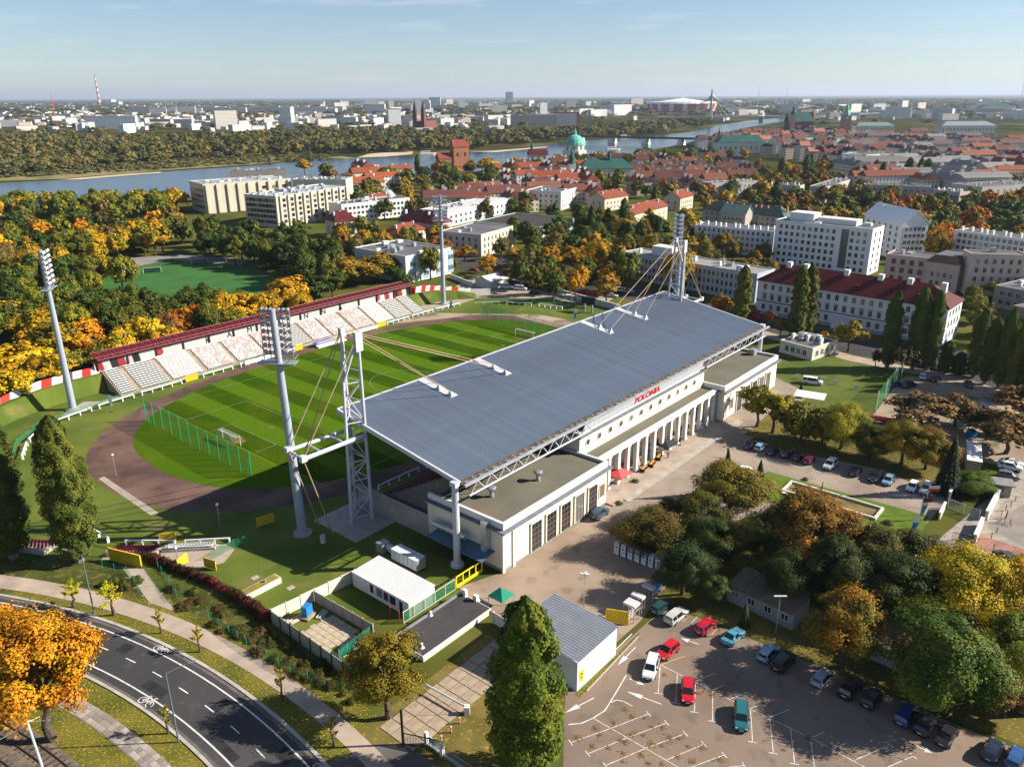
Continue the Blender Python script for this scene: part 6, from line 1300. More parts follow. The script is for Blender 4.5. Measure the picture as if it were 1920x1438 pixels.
bldg('low_office', 'long low grey-blue block behind the far pylon', (1168, 474), (1420, 516), 10.5, 13, mat('blue_grey_render', (0.40, 0.43, 0.47), .8, var=.06), 'flat', 0, mat('pale_gravel_roof', (.26, .245, .23), .9), 3, 30, win_mesh('window', 1.1, 1.9, False, m_white), 1.3, 3.1, 2, 2, 5, 4)
MB().box(12, 22, 4, 10, 10.6, 14.5).build('penthouse', m_white, BL['long low grey-blue block behind the far pylon'])
bldg('flat_house', 'low cream hut with flat grey roof on the side lawn', (1463, 640), (1524, 656), 3.4, 13, m_wpanel, 'flat', 0, None, 1, 4, W1, 1.1, 3, 0, 4, 3, 6)
bldg('grey_block', 'grey flat-roofed block at the right frame edge behind the poplars', (1866, 537), (1990, 560), 7.5, 22, mat('grey_brown_render', (.30, .27, .25), .85), 'flat', 0, None, 2, 7, W2, 1.5, 3.2, 0, 0, 2, 4)
bldg('grey_block', 'brown rendered block at the right frame edge nearest the poplars', (1900, 575), (2010, 600), 9, 12, mat('brown_render', (.26, .21, .18), .85), 'flat', 0, None, 2, 5, W2, 2, 3.4, 2, 0, 0, 2)
# school, huts, houses behind the far end of the pitch
m_sky = mat('sky_blue_panel', (0.28, 0.42, 0.60), .7)
t, L = bldg('school', 'white school with grey flat roof and pale blue window bays', (760, 483), (845, 466), 11.0, 33, mat('grey_white_render', (.60, .58, .54), .85, var=.06), 'flat', 0, m_greyroof, 2, 0, None, 1, 3, 0, 0, 0, 12)
for k in range(4):
    x = 4.0 + k * 7.4; MB().box(x - 1.6, x + 1.6, -.08, 0, .6, 10.2).build('blue_panel', m_sky, t)
    for r in range(2):
        for s in (-.8, .8): obj('window', WT, t, (x + s, -.1, 2.0 + r * 4.6))
bldg('white_hut', 'small white hut with a pitched white roof behind the bend', (919, 528), (951, 521), 3.2, 9, m_white, 'gable', 1.6, m_cabin, 1, 1, W3, 0.4, 3)
bldg('grey_roof_hall', 'grey flat-roofed hall behind the golden street trees', (902, 442), (962, 425), 10.5, 24, m_cream, 'flat', 0, m_greyroof, 3, 8, WT, 1.2, 3, 6, 0, 0, 4)
bldg('villa', 'cream villa with bright red hipped roof behind the school', (746, 440), (798, 429), 6.5, 12, m_cream, 'hip', 4.0, m_tilered, 2, 6, W1, 1.1, 2.8, 3, 0, 3)
bldg('villa', 'house with a long dark red roof behind the bright red villa', (745, 412), (815, 420), 9, 14, m_pinkw, 'hip', 5.5, m_palred, 2, 6, W1, 1.4, 3, 2, 0, 5)
bldg('villa', 'dark roofed house at the left behind the brown trees', (628, 416), (668, 412), 9, 13, m_cream, 'hip', 5, m_palred, 2, 5, W1, 1.4, 3, 2, 0, 3)
bldg('low_office', 'dark flat-roofed hall with pale green fascia', (1010, 428), (1080, 410), 6, 42, mat('pale_green_fascia', (.40, .47, .38), .8), 'flat', 0, mat('dark_brown_felt', (.055, .045, .045), .9), 1, 8, W3, 2, 3, 2, 0, 0, 0)
bldg('white_office', 'small white office with rows of dark windows below the churches', (1052, 361), (1081, 353), 12, 26, m_white, 'flat', 0, m_greyroof, 3, 7, win_mesh('window', 1.3, 1.5, False, m_white), 1.6, 3.4, 6, 0, 0, 5)
bldg('low_office', 'long white balcony building beside the pale blue tent roof', (640, 385), (768, 372), 11, 16, m_white, 'flat', 0, m_greyroof, 3, 16, W3, 1.5, 3.2, 0, 0, 0, 14)
bldg('low_office', 'flat white building with a clutter of roof boxes', (838, 398), (962, 372), 9, 20, mat('pale_grey_render', (.5, .51, .52), .8), 'flat', 0, mat('white_gravel', (.5, .5, .5), .9), 2, 14, W3, 1.5, 3.4, 3, 0, 0, 12)
for i, (a, b_, dd, lab) in enumerate([((1134, 373), (1178, 366), 13, 'pink house with bright red roof left of the leafy birches'), ((1190, 402), (1252, 386), 13, 'cream house with bright red roof right of the leafy birches'), ((1276, 372), (1300, 366), 12, 'small red-roofed house among the dark trees'), ((705, 378), (738, 372), 14, 'brown-red roofed house above the white balcony building')]): bldg('villa', lab, a, b_, 8.5, dd, mat('peach_render', (.60, .47, .36), .85, var=.06), 'gable', 4.2, m_tilered, 2, 6, W1, 1.4, 3, 2, 2, 4)
bldg('green_roof_terrace', 'long grey terrace with dark green mansard roofs and brick chimneys', (1318, 392), (1470, 408), 10, 13, mat('grey_render', (.36, .33, .30), .85, var=.06), 'hip', 5, mat('dark_green_tin', (.07, .10, .085), .6, var=.15), 3, 15, WT, 1.3, 3, 0, 0, 14, ch=mat('brick_chimney', (.35, .16, .10), .9))
bldg('green_roof_terrace', 'grey gabled centre block of the green-roofed terrace', (1352, 398), (1398, 402), 11.5, 10, MATS['grey_render'], 'gable', 4.5, mat('pale_green_tin', (.20, .27, .22), .6), 3, 5, WT, 1.3, 3.1)
for i, (a, b_, dd, lab) in enumerate([((1620, 347), (1745, 352), 12, 'long flats with white chimneys behind the red autumn trees'), ((1750, 357), (1800, 362), 12, 'short flats with white chimneys right of the slim poplars'), ((1842, 352), (1960, 345), 26, 'white saw-roofed hall at the right among trees'), ((1335, 345), (1420, 340), 12, 'grey flats with many roof vents left of the poplar pair'), ((1428, 346), (1500, 350), 12, 'white roofed flats right of the golden chestnut'), ((1550, 352), (1600, 336), 12, 'silver roofed flats below the tall white slab')]): bldg('apartment_block', lab, a, b_, 11, dd, mat('grey_beige_render', (.44, .41, .37), .85, var=.06), 'flat', 0, m_greyroof, 3, 10, W1, 1.4, 3, 0, 0, 7, 3)
bldg('tower_block', 'tall white slab with green roof hut before the old town', (1577, 289), (1621, 292), 20, 22, m_bluewhite, 'flat', 0, mat('green_copper_roof', (.10, .20, .16), .7), 5, 0, None, 2, 3.6, 0, 5, 0, 2)
# big cream court building, three wings
bldg('court_building', 'near cream wing of the big grooved block on the river side', (517, 370), (654, 350), 18, 26, m_cream, 'flat', 0, mat('silver_roof', (.34, .37, .41), .5, var=.2, scale=.1), 5, 9, win_mesh('window', 2.6, 2.0, False, m_cream, m_dark, False), 2.2, 3.1, 9, 0, 0, 34, mx=(3, 3), seed=5)
t = BL['near cream wing of the big grooved block on the river side']
fin = MB().box(-.7, .7, -1.1, 0, 0, 18.4).mesh('fin', m_cream)
LB = (G(654, 350, 18) - G(517, 370, 18)).length
for k in range(10): obj('fin', fin, t, (3 + (LB - 6) * k / 9, 0, 0))
bldg('court_building', 'left cream wing of the big grooved block with blind bays', (380, 347), (545, 336), 19, 30, m_cream, 'flat', 0, MATS['silver_roof'], 4, 8, win_mesh('window', 3.0, 2.0, False, m_cream, m_dark, False), 3, 3.6, 8, 0, 0, 34, skip={(r, c) for r in range(4) for c in range(0, 5)}, seed=7)
t = BL['left cream wing of the big grooved block with blind bays']; LB = (G(545, 336, 19) - G(380, 347, 19)).length
for k in range(9): obj('fin', fin, t, (2 + (LB - 4) * k / 8, 0, .4))
bldg('court_building', 'rear silver-roofed wing of the big grooved block', (548, 338), (648, 338), 18.5, 20, m_cream, 'flat', 0, MATS['silver_roof'], 0, 0, None, 2, 3, 0, 0, 0, 40, seed=9)
bldg('court_building', 'upper plant storey on the river side of the big grooved block', (430, 322), (535, 319), 22, 14, mat('taupe_cladding', (.30, .27, .24), .7), 'flat', 0, mat('dark_plant_roof', (.10, .10, .11), .6), 0, 0, None, 2, 3, 0, 0, 0, 14, seed=11)
# tent-shaped pale blue roof
t = thing('cone_roof_hall', 'pale blue rounded shell roof in front of the white balcony building', 'hall', G(727, 392)); MB().lathe([(8, 0), (7.6, 5), (6.2, 9), (3, 12.5), (.3, 13.5)], 16).build('shell', mat('pale_shell', (.30, .36, .42), .5), t); MB().lathe([(.8, 13.4), (.5, 14.6)], 8).build('cap', m_steel, t)

# ================================================================ old town, churches, bridges, far bank
# wall paint with rows of windows too far off to be told apart
fm = bpy.data.materials.new('far_facade'); fm.use_nodes = True; n, l = fm.node_tree.nodes, fm.node_tree.links
b = n['Principled BSDF']; b.inputs['Roughness'].default_value = .85; b.inputs['Specular IOR Level'].default_value = .2
ge = n.new('ShaderNodeNewGeometry'); sp = n.new('ShaderNodeSeparateXYZ'); l.new(ge.outputs['Position'], sp.inputs[0])
cr = n.new('ShaderNodeVectorMath'); cr.operation = 'CROSS_PRODUCT'; cr.inputs[1].default_value = (0, 0, 1); l.new(ge.outputs['True Normal'], cr.inputs[0])
dt_ = n.new('ShaderNodeVectorMath'); dt_.operation = 'DOT_PRODUCT'; l.new(ge.outputs['Position'], dt_.inputs[0]); l.new(cr.outputs['Vector'], dt_.inputs[1])
cb = n.new('ShaderNodeCombineXYZ'); l.new(dt_.outputs['Value'], cb.inputs['X']); l.new(sp.outputs['Z'], cb.inputs['Y'])
br = n.new('ShaderNodeTexBrick'); br.offset = 0; br.inputs['Scale'].default_value = 1; br.inputs['Brick Width'].default_value = 3.0; br.inputs['Row Height'].default_value = 3.1; br.inputs['Mortar Size'].default_value = .85; br.inputs['Mortar Smooth'].default_value = 0
l.new(cb.outputs[0], br.inputs['Vector']); oi = n.new('ShaderNodeObjectInfo'); l.new(oi.outputs['Color'], br.inputs['Mortar'])
br.inputs['Color1'].default_value = (.06, .065, .075, 1); br.inputs['Color2'].default_value = (.16, .16, .17, 1); l.new(br.outputs['Color'], b.inputs['Base Color'])
m_oroof = mat('far_roof', (1, 1, 1), .8, var=.2, scale=1.2, objcol=True)
_wall = MB().box(-.5, .5, -.5, .5, 0, 1).mesh('house_wall', fm)
_gab = MB().add([(-.52, -.54, 0), (.52, -.54, 0), (.52, .54, 0), (-.52, .54, 0), (-.5, 0, 1), (.5, 0, 1)], [(0, 1, 5, 4), (2, 3, 4, 5), (1, 2, 5), (3, 0, 4), (3, 2, 1, 0)]).mesh('house_roof', m_oroof)
_flat = MB().box(-.505, .505, -.505, .505, 0, 1).mesh('flat_roof', m_oroof)
_chi = MB().box(-.25, -.2, -.12, .12, .5, 1.5).box(.22, .27, -.12, .12, .5, 1.5).mesh('chimneys', m_white)
_chi1 = MB().box(-.03, .03, -.1, .1, -.5, .5).mesh('chimney', mat('chimney_white', (.62, .58, .52), .8))
def house(p, L, D, h, rz, wall, roof, rise, label, group, name='town_house', flat=False, chim=True, cat='house'):
    t = thing(name, label, cat, (p.x, p.y, 0), rz, group)
    w = obj('wall', _wall, t, None, None, (L, D, h)); w.color = (*wall, 1)
    r = obj('roof', _flat if flat else _gab, t, (0, 0, h), None, (L, D, .8 if flat else rise)); r.color = (*roof, 1)
    if chim and not flat:
        for x in (-.28, .27): obj('chimney', _chi1, t, (x * L, .1 * D, h + rise * .9), None, (L * .9, D, rise * .9))
    keep(p.x, p.y, max(L, D) * .36)
    return t
rr = random.Random(21)
walls = [(.66, .58, .46), (.62, .50, .40), (.70, .66, .58), (.58, .42, .34), (.68, .62, .46), (.60, .55, .50)]
reds = [(.155, .052, .034), (.12, .042, .032), (.19, .072, .045), (.085, .034, .03), (.17, .08, .06), (.12, .05, .04)]
def inpoly(x, y, P):
    c = False; j = len(P) - 1
    for i in range(len(P)):
        if (P[i][1] > y) != (P[j][1] > y) and x < (P[j][0] - P[i][0]) * (y - P[i][1]) / (P[j][1] - P[i][1]) + P[i][0]: c = not c
        j = i
    return c
def town(P, N, dx, dy, az0, label, group, Ls=(14, 30), hs=(9, 14), roofs=reds, seed=1, zc=10, big=1.0):
    r = random.Random(seed); pts = []; x0, x1 = min(p[0] for p in P), max(p[0] for p in P); y0, y1 = min(p[1] for p in P), max(p[1] for p in P); tries = 0
    while len(pts) < N and tries < 9000:
        tries += 1; x, y = r.uniform(x0, x1), r.uniform(y0, y1)
        if not inpoly(x, y, P) or any(abs(x - a) < dx and abs(y - b_) < dy for a, b_ in pts): continue
        q = G(x, y, zc)
        if not clear_of(q.x, q.y, 5): continue
        pts.append((x, y))
    pts.sort()
    for i, (x, y) in enumerate(pts):
        q = G(x, y, zc); k = big * max(1.0, q.y / 1100.0); L = r.uniform(*Ls) * k; h = r.uniform(*hs); rise = r.uniform(3.2, 5)
        az = az0 + r.choice([0, 0, 90]) + r.uniform(-8, 8); rf = r.choice(roofs)
        house(q, L, r.uniform(10, 13) * k, h, R_(az), r.choice(walls), rf, rise, label % ordw(i + 1), group)
# ---- landmarks first so that houses keep clear
def landmark(name, label, cat, q, rz, z=0): return thing(name, label, cat, q, rz)
m_brick = mat('red_brick', (.36, .145, .08), .9, var=.15, scale=.5); m_copper = mat('green_copper', (.13, .42, .33), .6, var=.12, scale=.2); m_dkgreen = mat('dark_copper_roof', (.030, .098, .082), .6, var=.14, scale=.1); m_chalk = mat('chalk_render', (.68, .64, .55), .85)
p = G(862, 312); t = landmark('brick_church', 'tall red brick church tower with steep gable roof by the river', 'church', p, R_(25)); keep(p.x, p.y, 22)
MB().box(-9, 9, -6, 6, 0, 21).build('tower', m_brick, t); roof_mesh('gable', 18, 12, 21, 7.5).build('tower_roof', mat('brick_roof', (.22, .055, .035), .8), t, (-9, -6, 0))
for x in (-9, 9): MB().add([(x, -6, 21), (x, 6, 21), (x, 5, 23), (x, 3.4, 25), (x, 1.5, 28.8), (x, -1.5, 28.8), (x, -3.4, 25), (x, -5, 23), (x + .8, -6, 21), (x + .8, 6, 21), (x + .8, 5, 23), (x + .8, 3.4, 25), (x + .8, 1.5, 28.8), (x + .8, -1.5, 28.8), (x + .8, -3.4, 25), (x + .8, -5, 23)], [(0, 7, 6, 5, 4, 3, 2, 1), (8, 9, 10, 11, 12, 13, 14, 15)] + [(i, (i + 1) % 8, 8 + (i + 1) % 8, 8 + i) for i in range(8)]).build('stepped_gable', m_brick, t)
wl_ = MB().box(-.8, .8, -.1, .1, 0, 4).mesh('window', m_dark)
for x in (-4.5, 0, 4.5): obj('window', wl_, t, (x, -6.05, 11))
MB().box(-26, -9, -5, 5, 0, 9).build('nave', m_brick, t); roof_mesh('gable', 17, 10, 9, 6).build('nave_roof', MATS['brick_roof'], t, (-26, -5, 0))
p = G(1077, 300); t = landmark('domed_church', 'white church with a green copper dome and lantern', 'church', p, R_(15)); keep(p.x, p.y, 24)
MB().lathe([(15, 0), (15, 11)], 8).build('body', m_chalk, t); MB().lathe([(12.5, 11), (12.5, 17), (13.2, 17.3)], 8).build('drum', m_chalk, t); MB().lathe([(13, 17.3), (12.4, 20), (10.4, 24), (6.5, 27.5), (2.2, 29.3)], 16).build('dome', m_copper, t); MB().lathe([(2.0, 29), (2.0, 32), (2.4, 32.2), (.9, 34), (.15, 38)], 8).build('lantern', m_copper, t)
for k in range(8): a = k * math.pi / 4 + math.pi / 8; o = obj('window', wl_, t, (11.7 * math.cos(a), 11.7 * math.sin(a), 12), a + math.pi / 2)
p = G(1133, 345); t = landmark('green_roof_church', 'cream church with dark green roof and two thin green spires', 'church', p, R_(8)); keep(p.x - 5, p.y + 8, 26)
MB().box(-22, 26, 0, 17, 0, 13).build('nave', m_cream, t); roof_mesh('hip', 48, 17, 13, 8).build('roof', m_dkgreen, t, (-22, 0, 0)); MB().lathe([(1.6, 20), (1.4, 23), (1.9, 23.4), (.5, 27), (.1, 31)], 8, (6, 8)).build('spire', m_dkgreen, t)
MB().box(-31, -25, 4, 10, 0, 17).build('tower', m_chalk, t); MB().lathe([(3.4, 17), (2.4, 21), (2.6, 22), (.8, 27), (.1, 33)], 8, (-28, 7)).build('spire', m_dkgreen, t)
for x in (-16, -6, 4, 14, 22): obj('window', wl_, t, (x, -.05, 5))
for i, (q, w, d, h, rise, rz, mr, lab) in enumerate([((1390, 288), 66, 20, 14, 9, 4, m_dkgreen, 'long white church with a dark green roof before the old town'), ((1540, 283), 62, 22, 10, 7, 3, mat('pale_green_roof', (.22, .36, .29), .6), 'building with pale green roof beside the white twin tower'), ((1640, 248), 80, 22, 12, 7, 2, mat('grey_green_roof', (.15, .24, .20), .6), 'long grey-green roofed hall right of the castle'), ((1870, 216), 120, 50, 26, 12, 0, m_dkgreen, 'wide green roofed theatre at the far right'), ((1815, 250), 105, 30, 14, 8, -3, mat('silver_tin', (.26, .29, .34), .5), 'long silver-roofed palace in the far right town'), ((1010, 306), 22, 12, 9, 6, 10, m_palred, 'small church with dark roof and slim spire by the river')]):
    p = G(*q); t = landmark('great_hall', lab, 'building', p, R_(rz)); MB().box(-w / 2, w / 2, 0, d, 0, h).build('wall', m_chalk, t); roof_mesh('hip' if i != 5 else 'gable', w, d, h, rise).build('roof', mr, t, (-w / 2, 0, 0)); keep(p.x, p.y + d / 2, w * .4)
    for k in range(int(w / 7)): obj('window', wl_, t, (-w / 2 + 4 + k * 7, -.05, h * .35))
    if i in (0, 5): MB().lathe([(1.6, h + rise - 2), (1.5, h + rise + 3), (1.9, h + rise + 3.5), (.5, h + rise + 7), (.1, h + rise + 11)], 8, (-w / 2 + 4, d / 2)).build('spire', m_dkgreen, t)
p = G(1445, 290); t = landmark('twin_tower_church', 'small white baroque church front with a bell opening', 'church', p, 0); MB().box(-6, 6, 0, 16, 0, 15).build('front', m_chalk, t); MB().add([(-6, 0, 15), (6, 0, 15), (2.4, 0, 19), (0, 0, 23), (-2.4, 0, 19), (-6, 1, 15), (6, 1, 15), (2.4, 1, 19), (0, 1, 23), (-2.4, 1, 19)], [(0, 1, 2, 3, 4), (9, 8, 7, 6, 5), (1, 6, 7, 2), (2, 7, 8, 3), (3, 8, 9, 4), (4, 9, 5, 0)]).build('gable', m_chalk, t); o = obj('bell_opening', wl_, t, (0, -.05, 9)); keep(p.x, p.y, 14)
p = G(1497, 250); t = landmark('cathedral', 'brick cathedral with huge dark green roof and a slender pink tower', 'cathedral', p, R_(4)); keep(p.x, p.y, 45)
MB().box(-22, 30, 0, 24, 0, 22).build('nave', mat('dark_brick', (.17, .065, .05), .9), t); roof_mesh('gable', 52, 24, 22, 18).build('roof', m_dkgreen, t, (-22, 0, 0)); MB().add([(30, 0, 22), (30, 24, 22), (30, 12, 44), (32, 0, 22), (32, 24, 22), (32, 12, 44)], [(0, 2, 1), (3, 4, 5), (0, 3, 5, 2), (1, 2, 5, 4)]).build('stepped_gable', m_brick, t)
MB().box(-21, -13, -9, -1, 0, 36).build('tower', mat('pink_stone', (.50, .27, .21), .85), t); MB().lathe([(4.6, 36), (4.6, 40), (5, 40.5), (2.6, 44), (2.2, 48), (2.6, 48.5), (.5, 53), (.1, 57)], 8, (-17, -5)).build('spire', m_dkgreen, t)
p = G(1583, 248); t = landmark('castle_tower', 'square brick castle clock tower with green helm roof', 'tower', p, 0); MB().box(-8, 8, -8, 8, 0, 33).build('shaft', mat('pink_brick', (.42, .22, .17), .85), t); MB().lathe([(9, 33), (7.5, 38), (4.5, 42), (4.2, 47), (4.6, 47.5), (2, 52), (.2, 62)], 8).build('helm', m_copper, t); MB().lathe([(2.6, 0), (2.6, .3)], 16).build('clock_face', m_chalk, t, (0, -8.1, 28)).rotation_euler = (math.pi / 2, 0, 0)
p = G(787, 247); t = landmark('twin_spire_church', 'dark twin-spired brick cathedral across the river', 'cathedral', p, R_(-20)); keep(p.x, p.y, 40)
MB().box(-14, 14, 0, 60, 0, 22).build('nave', MATS['dark_brick'], t)
for x in (-10, 10): MB().box(x - 4, x + 4, -4, 4, 0, 42).build('tower', MATS['dark_brick'], t); MB().lathe([(5.5, 42), (4, 50), (.2, 66)], 8, (x, 0)).build('spire', mat('slate', (.06, .055, .06), .7), t)
# chimney of the power station
p = G(187, 197.5); t = landmark('power_station_chimney', 'very tall red and white striped chimney on the horizon', 'chimney', p, 0)
for k in range(11): a = 13 - k * .72; MB().lathe([(a, k * 27), (a - .72, (k + 1) * 27)], 14).build('band', mat('chimney_red', (.50, .09, .06), .8) if k % 2 == 0 else m_chalk, t)
p = G(206, 197.3); t = landmark('power_station', 'pale power station hall beside the striped chimney', 'power station', p, R_(-20)); MB().box(-60, 60, -30, 30, 0, 52).build('boiler_house', m_white, t); MB().box(60, 150, -25, 25, 0, 32).build('turbine_hall', m_white, t); MB().box(-60, -20, -31, -30, 10, 48).build('panel', m_steel, t)
# national stadium across the river
p = G(1283, 210.5); p.y += 60; t = landmark('arena', 'distant oval arena with red and white shell and pale roof ring', 'arena', p, R_(-10)); keep(p.x, p.y, 170); s_ = MB(); N_ = 48
def ell(a, b_, z): return [(a * math.cos(2 * math.pi * k / N_), b_ * math.sin(2 * math.pi * k / N_), z) for k in range(N_)]
for k in range(N_):
    a0, a1 = ell(150, 118, 3), ell(160, 126, 36); j = (k + 1) % N_
    MB().add([a0[k], a0[j], a1[j], a1[k]], [(0, 1, 2, 3)]).build('facade_panel', mat('arena_red', (.36, .07, .07), .6) if k % 3 else m_white, t)
s_ = MB(); rings = [ell(158, 124, 36), ell(150, 117, 44), ell(100, 76, 46), ell(60, 42, 52), ell(2, 2, 60)]; s_.v = [q for r_ in rings for q in r_]; s_.f = [(i * N_ + k, i * N_ + (k + 1) % N_, (i + 1) * N_ + (k + 1) % N_, (i + 1) * N_ + k) for i in range(4) for k in range(N_)]; s_.mi = [0] * len(s_.f); s_.build('roof', mat('arena_membrane', (.72, .72, .72), .6), t)
MB().lathe([(3, 55), (1, 80)], 8).build('needle', m_white, t)
for k in range(36): a = 2 * math.pi * k / 36; MB().tube((156 * math.cos(a), 122 * math.sin(a), 34), (166 * math.cos(a), 130 * math.sin(a), 47), 1.2, n=5).build('mast', m_white, t)
# road bridge over the river
A_, B_ = G(985, 263, 12), G(1330, 266, 12); A_, B_ = G(1010, 254, 10), G(1290, 260.5, 10); t = thing('road_bridge', 'long flat dark road bridge over the river on pale piers', 'bridge', (A_.x, A_.y, 0), math.atan2(B_.y - A_.y, B_.x - A_.x)); L = (B_ - A_).length
MB().box(-60, L + 40, -8, 8, 9, 11.2).build('deck', mat('dark_girder', (.09, .08, .09), .7), t); MB().box(-60, L + 40, -8.4, -8, 11.2, 12.3).build('parapet', mat('violet_grey_rail', (.20, .17, .18), .7), t)
for k in range(4): x = L * (.30 + .22 * k); MB().add([(x - 4, -11, 0), (x + 4, -11, 0), (x + 4, 11, 0), (x - 4, 11, 0), (x - 2.6, -8, 9), (x + 2.6, -8, 9), (x + 2.6, 8, 9), (x - 2.6, 8, 9)], [(0, 1, 5, 4), (1, 2, 6, 5), (2, 3, 7, 6), (3, 0, 4, 7)]).build('pier', m_chalk, t)
p = G(1331, 229); t = thing('cable_bridge', 'distant cable-stayed bridge with a tall A-shaped pylon', 'bridge', p, R_(4)); H_ = 87
for s in (-1, 1): MB().tube((0, s * 14, 0), (0, s * 2, 50), 3.0, 2.4, 8).build('pylon_leg', m_panel, t)
MB().tube((0, 0, 48), (0, 0, H_), 3.4, 2.2, 8).build('pylon_mast', m_panel, t); MB().box(-150, 330, -12, 12, 12, 15).build('deck', m_panel, t)
for k in range(1, 10): MB().tube((0, 0, H_ - 4 - k * 2.2), (k * 17, 0, 15), .5, n=4).build('stay_cable', m_steel, t); MB().tube((0, 0, H_ - 4 - k * 2.2), (-k * 13, 0, 15), .5, n=4).build('stay_cable', m_steel, t)
for x in (-110, 150, 230): MB().box(x - 3, x + 3, -9, 9, 0, 12).build('pier', m_panel, t)
for i, (q, h) in enumerate([((1421, 197), 130), ((1474, 197), 140), ((103, 219), 90), ((313, 219), 60), ((333, 219), 50), ((1912, 199), 220)]):
    p = G(*q); t = thing('far_mast', 'thin mast on the horizon, %s from the left' % ordw([4, 5, 1, 2, 3, 6][i]), 'mast', p, 0, 'thin masts on the horizon'); MB().tube((0, 0, 0), (0, 0, h * .5), 2.2, 1.8, 6).build('lower_shaft', m_white if i != 2 else m_red, t); MB().tube((0, 0, h * .5), (0, 0, h), 1.8, 1, 6).build('upper_shaft', m_red if i in (2,) else m_steel, t)
for i, q in enumerate([(800, 291), (1170, 258.5), (1148, 283)]):
    p = G(*q); t = thing('river_boat', ['white river boat below the brick church', 'long white barge beyond the road bridge', 'white moored boat by the near bank'][i], 'boat', (p.x, p.y, .4), R_(20)); MB().add([(-10, -2.5, 0), (8, -2.5, 0), (12, 0, 0), (8, 2.5, 0), (-10, 2.5, 0), (-10, -3, 2), (9, -3, 2), (14, 0, 2.4), (9, 3, 2), (-10, 3, 2)], [(0, 1, 6, 5), (1, 2, 7, 6), (2, 3, 8, 7), (3, 4, 9, 8), (4, 0, 5, 9), (5, 6, 7, 8, 9)]).build('hull', m_white, t); MB().box(-8, 5, -2, 2, 2, 4.6).build('cabin', m_white, t); MB().box(-7.5, 4.5, -2.05, 2.05, 3, 4).build('window_band', m_dark, t)
# ---- rows of town houses
town([(650, 305), (760, 318), (700, 345), (640, 340)], 6, 18, 8, 30, 'red roofed riverside house behind the cream court, %s from the left', 'riverside houses', (22, 34), (8, 10), [(.28, .075, .032)], 2, 9)
town([(830, 352), (1000, 340), (1110, 352), (1130, 366), (1000, 372), (830, 376)], 20, 17, 7, 12, 'brown roofed terrace house with chimneys below the brick church, %s from the left', 'terrace below the brick church', (18, 30), (8, 11), [(.19, .06, .038), (.22, .09, .055), (.15, .055, .045)], 3)
town([(930, 308), (1090, 305), (1110, 330), (1090, 350), (960, 340)], 18, 18, 7, 20, 'red roofed house around the domed church, %s from the left', 'houses around the domed church', (16, 34), (9, 13), [(.28, .075, .034), (.24, .065, .034), (.09, .034, .034)], 4)
town([(1090, 288), (1300, 280), (1420, 296), (1400, 330), (1300, 345), (1180, 345), (1170, 310)], 36, 17, 6, 8, 'New Town house with steep roof and white chimneys, %s from the left', 'New Town houses', (12, 22), (8, 11), reds, 5)
town([(1300, 258), (1400, 244), (1560, 244), (1620, 250), (1600, 292), (1500, 280), (1400, 268)], 70, 10, 4, 6, 'tall narrow old town house below the cathedral, %s from the left', 'old town houses', (10, 16), (12, 17), reds + [(.40, .17, .12)], 6, 14)
town([(1600, 250), (1760, 245), (1920, 262), (1960, 300), (1800, 300), (1640, 300), (1590, 280)], 52, 17, 5.5, 4, 'red roofed town house right of the castle, %s from the left', 'houses right of the castle', (20, 44), (11, 16), [(.20, .068, .045), (.18, .075, .058), (.15, .12, .115), (.25, .09, .05), (.2, .2, .21)], 7, 13)
town([(1560, 300), (1760, 300), (1950, 312), (1950, 335), (1740, 335), (1640, 330)], 22, 26, 8, 4, 'pale flats among trees below the red town roofs, %s from the left', 'flats below the town', (26, 50), (11, 16), [(.20, .065, .04), (.22, .21, .2), (.26, .24, .23), (.25, .09, .045)], 8, 13)
# ---- far bank: white slab blocks, the largest 300 in view each on its own
pal = [(.72, .70, .66), (.66, .62, .55), (.58, .58, .58), (.70, .66, .58), (.54, .46, .40), (.75, .75, .75)]
r = random.Random(33); blocks = []
def addb(x, y, w, h, dd, az, c): blocks.append((x, y, w, h, dd, az, c))
for k in range(20): addb(270 + k * 18.5 + r.uniform(-4, 4), 215.5 + r.uniform(-2.0, 1.2), r.uniform(70, 150), r.uniform(28, 36), 13, r.uniform(-8, 8), pal[3])
addb(212, 242, 120, 30, 16, 5, pal[5]); addb(425, 242, 52, 42, 22, 30, pal[1]); addb(540, 235, 36, 46, 16, -20, pal[5]); addb(740, 236, 34, 40, 16, 20, pal[5]); addb(784, 224, 34, 66, 18, 10, pal[3]); addb(1000, 236, 120, 26, 14, 0, pal[4]); addb(1035, 234, 130, 26, 14, 4, pal[2]); addb(1062, 233, 70, 30, 14, 0, (.40, .15, .12)); addb(1018, 222, 26, 50, 16, 20, pal[5]); addb(955, 199, 50, 100, 40, 10, (.30, .32, .36)); addb(866, 206, 40, 60, 20, 10, pal[5]); addb(812, 203, 45, 66, 20, 0, pal[5]); addb(820, 203, 45, 66, 20, 0, pal[5])
for k in range(140): addb(r.uniform(-30, 960), min(250, 222 + abs(r.gauss(0, 13))), r.uniform(20, 62), r.uniform(9, 19), r.uniform(12, 20), r.choice([-12, 70, 30]) + r.uniform(-15, 15), r.choice(pal))
for k in range(90): addb(r.uniform(520, 1260), r.uniform(196, 219), r.uniform(30, 100), r.choice([16, 20, 26, 36, 52]) * r.uniform(.8, 1.1), 18, r.uniform(-30, 50), r.choice(pal))
for k in range(70): addb(r.uniform(1340, 1940), r.uniform(193, 226), r.uniform(40, 110), r.choice([12, 14, 18, 24, 40]) * r.uniform(.7, 1.1), 20, r.uniform(-30, 50), r.choice(pal))
blocks.sort(key=lambda q: -q[2] * q[3] / max(1, G(q[0], q[1]).length ** 2))
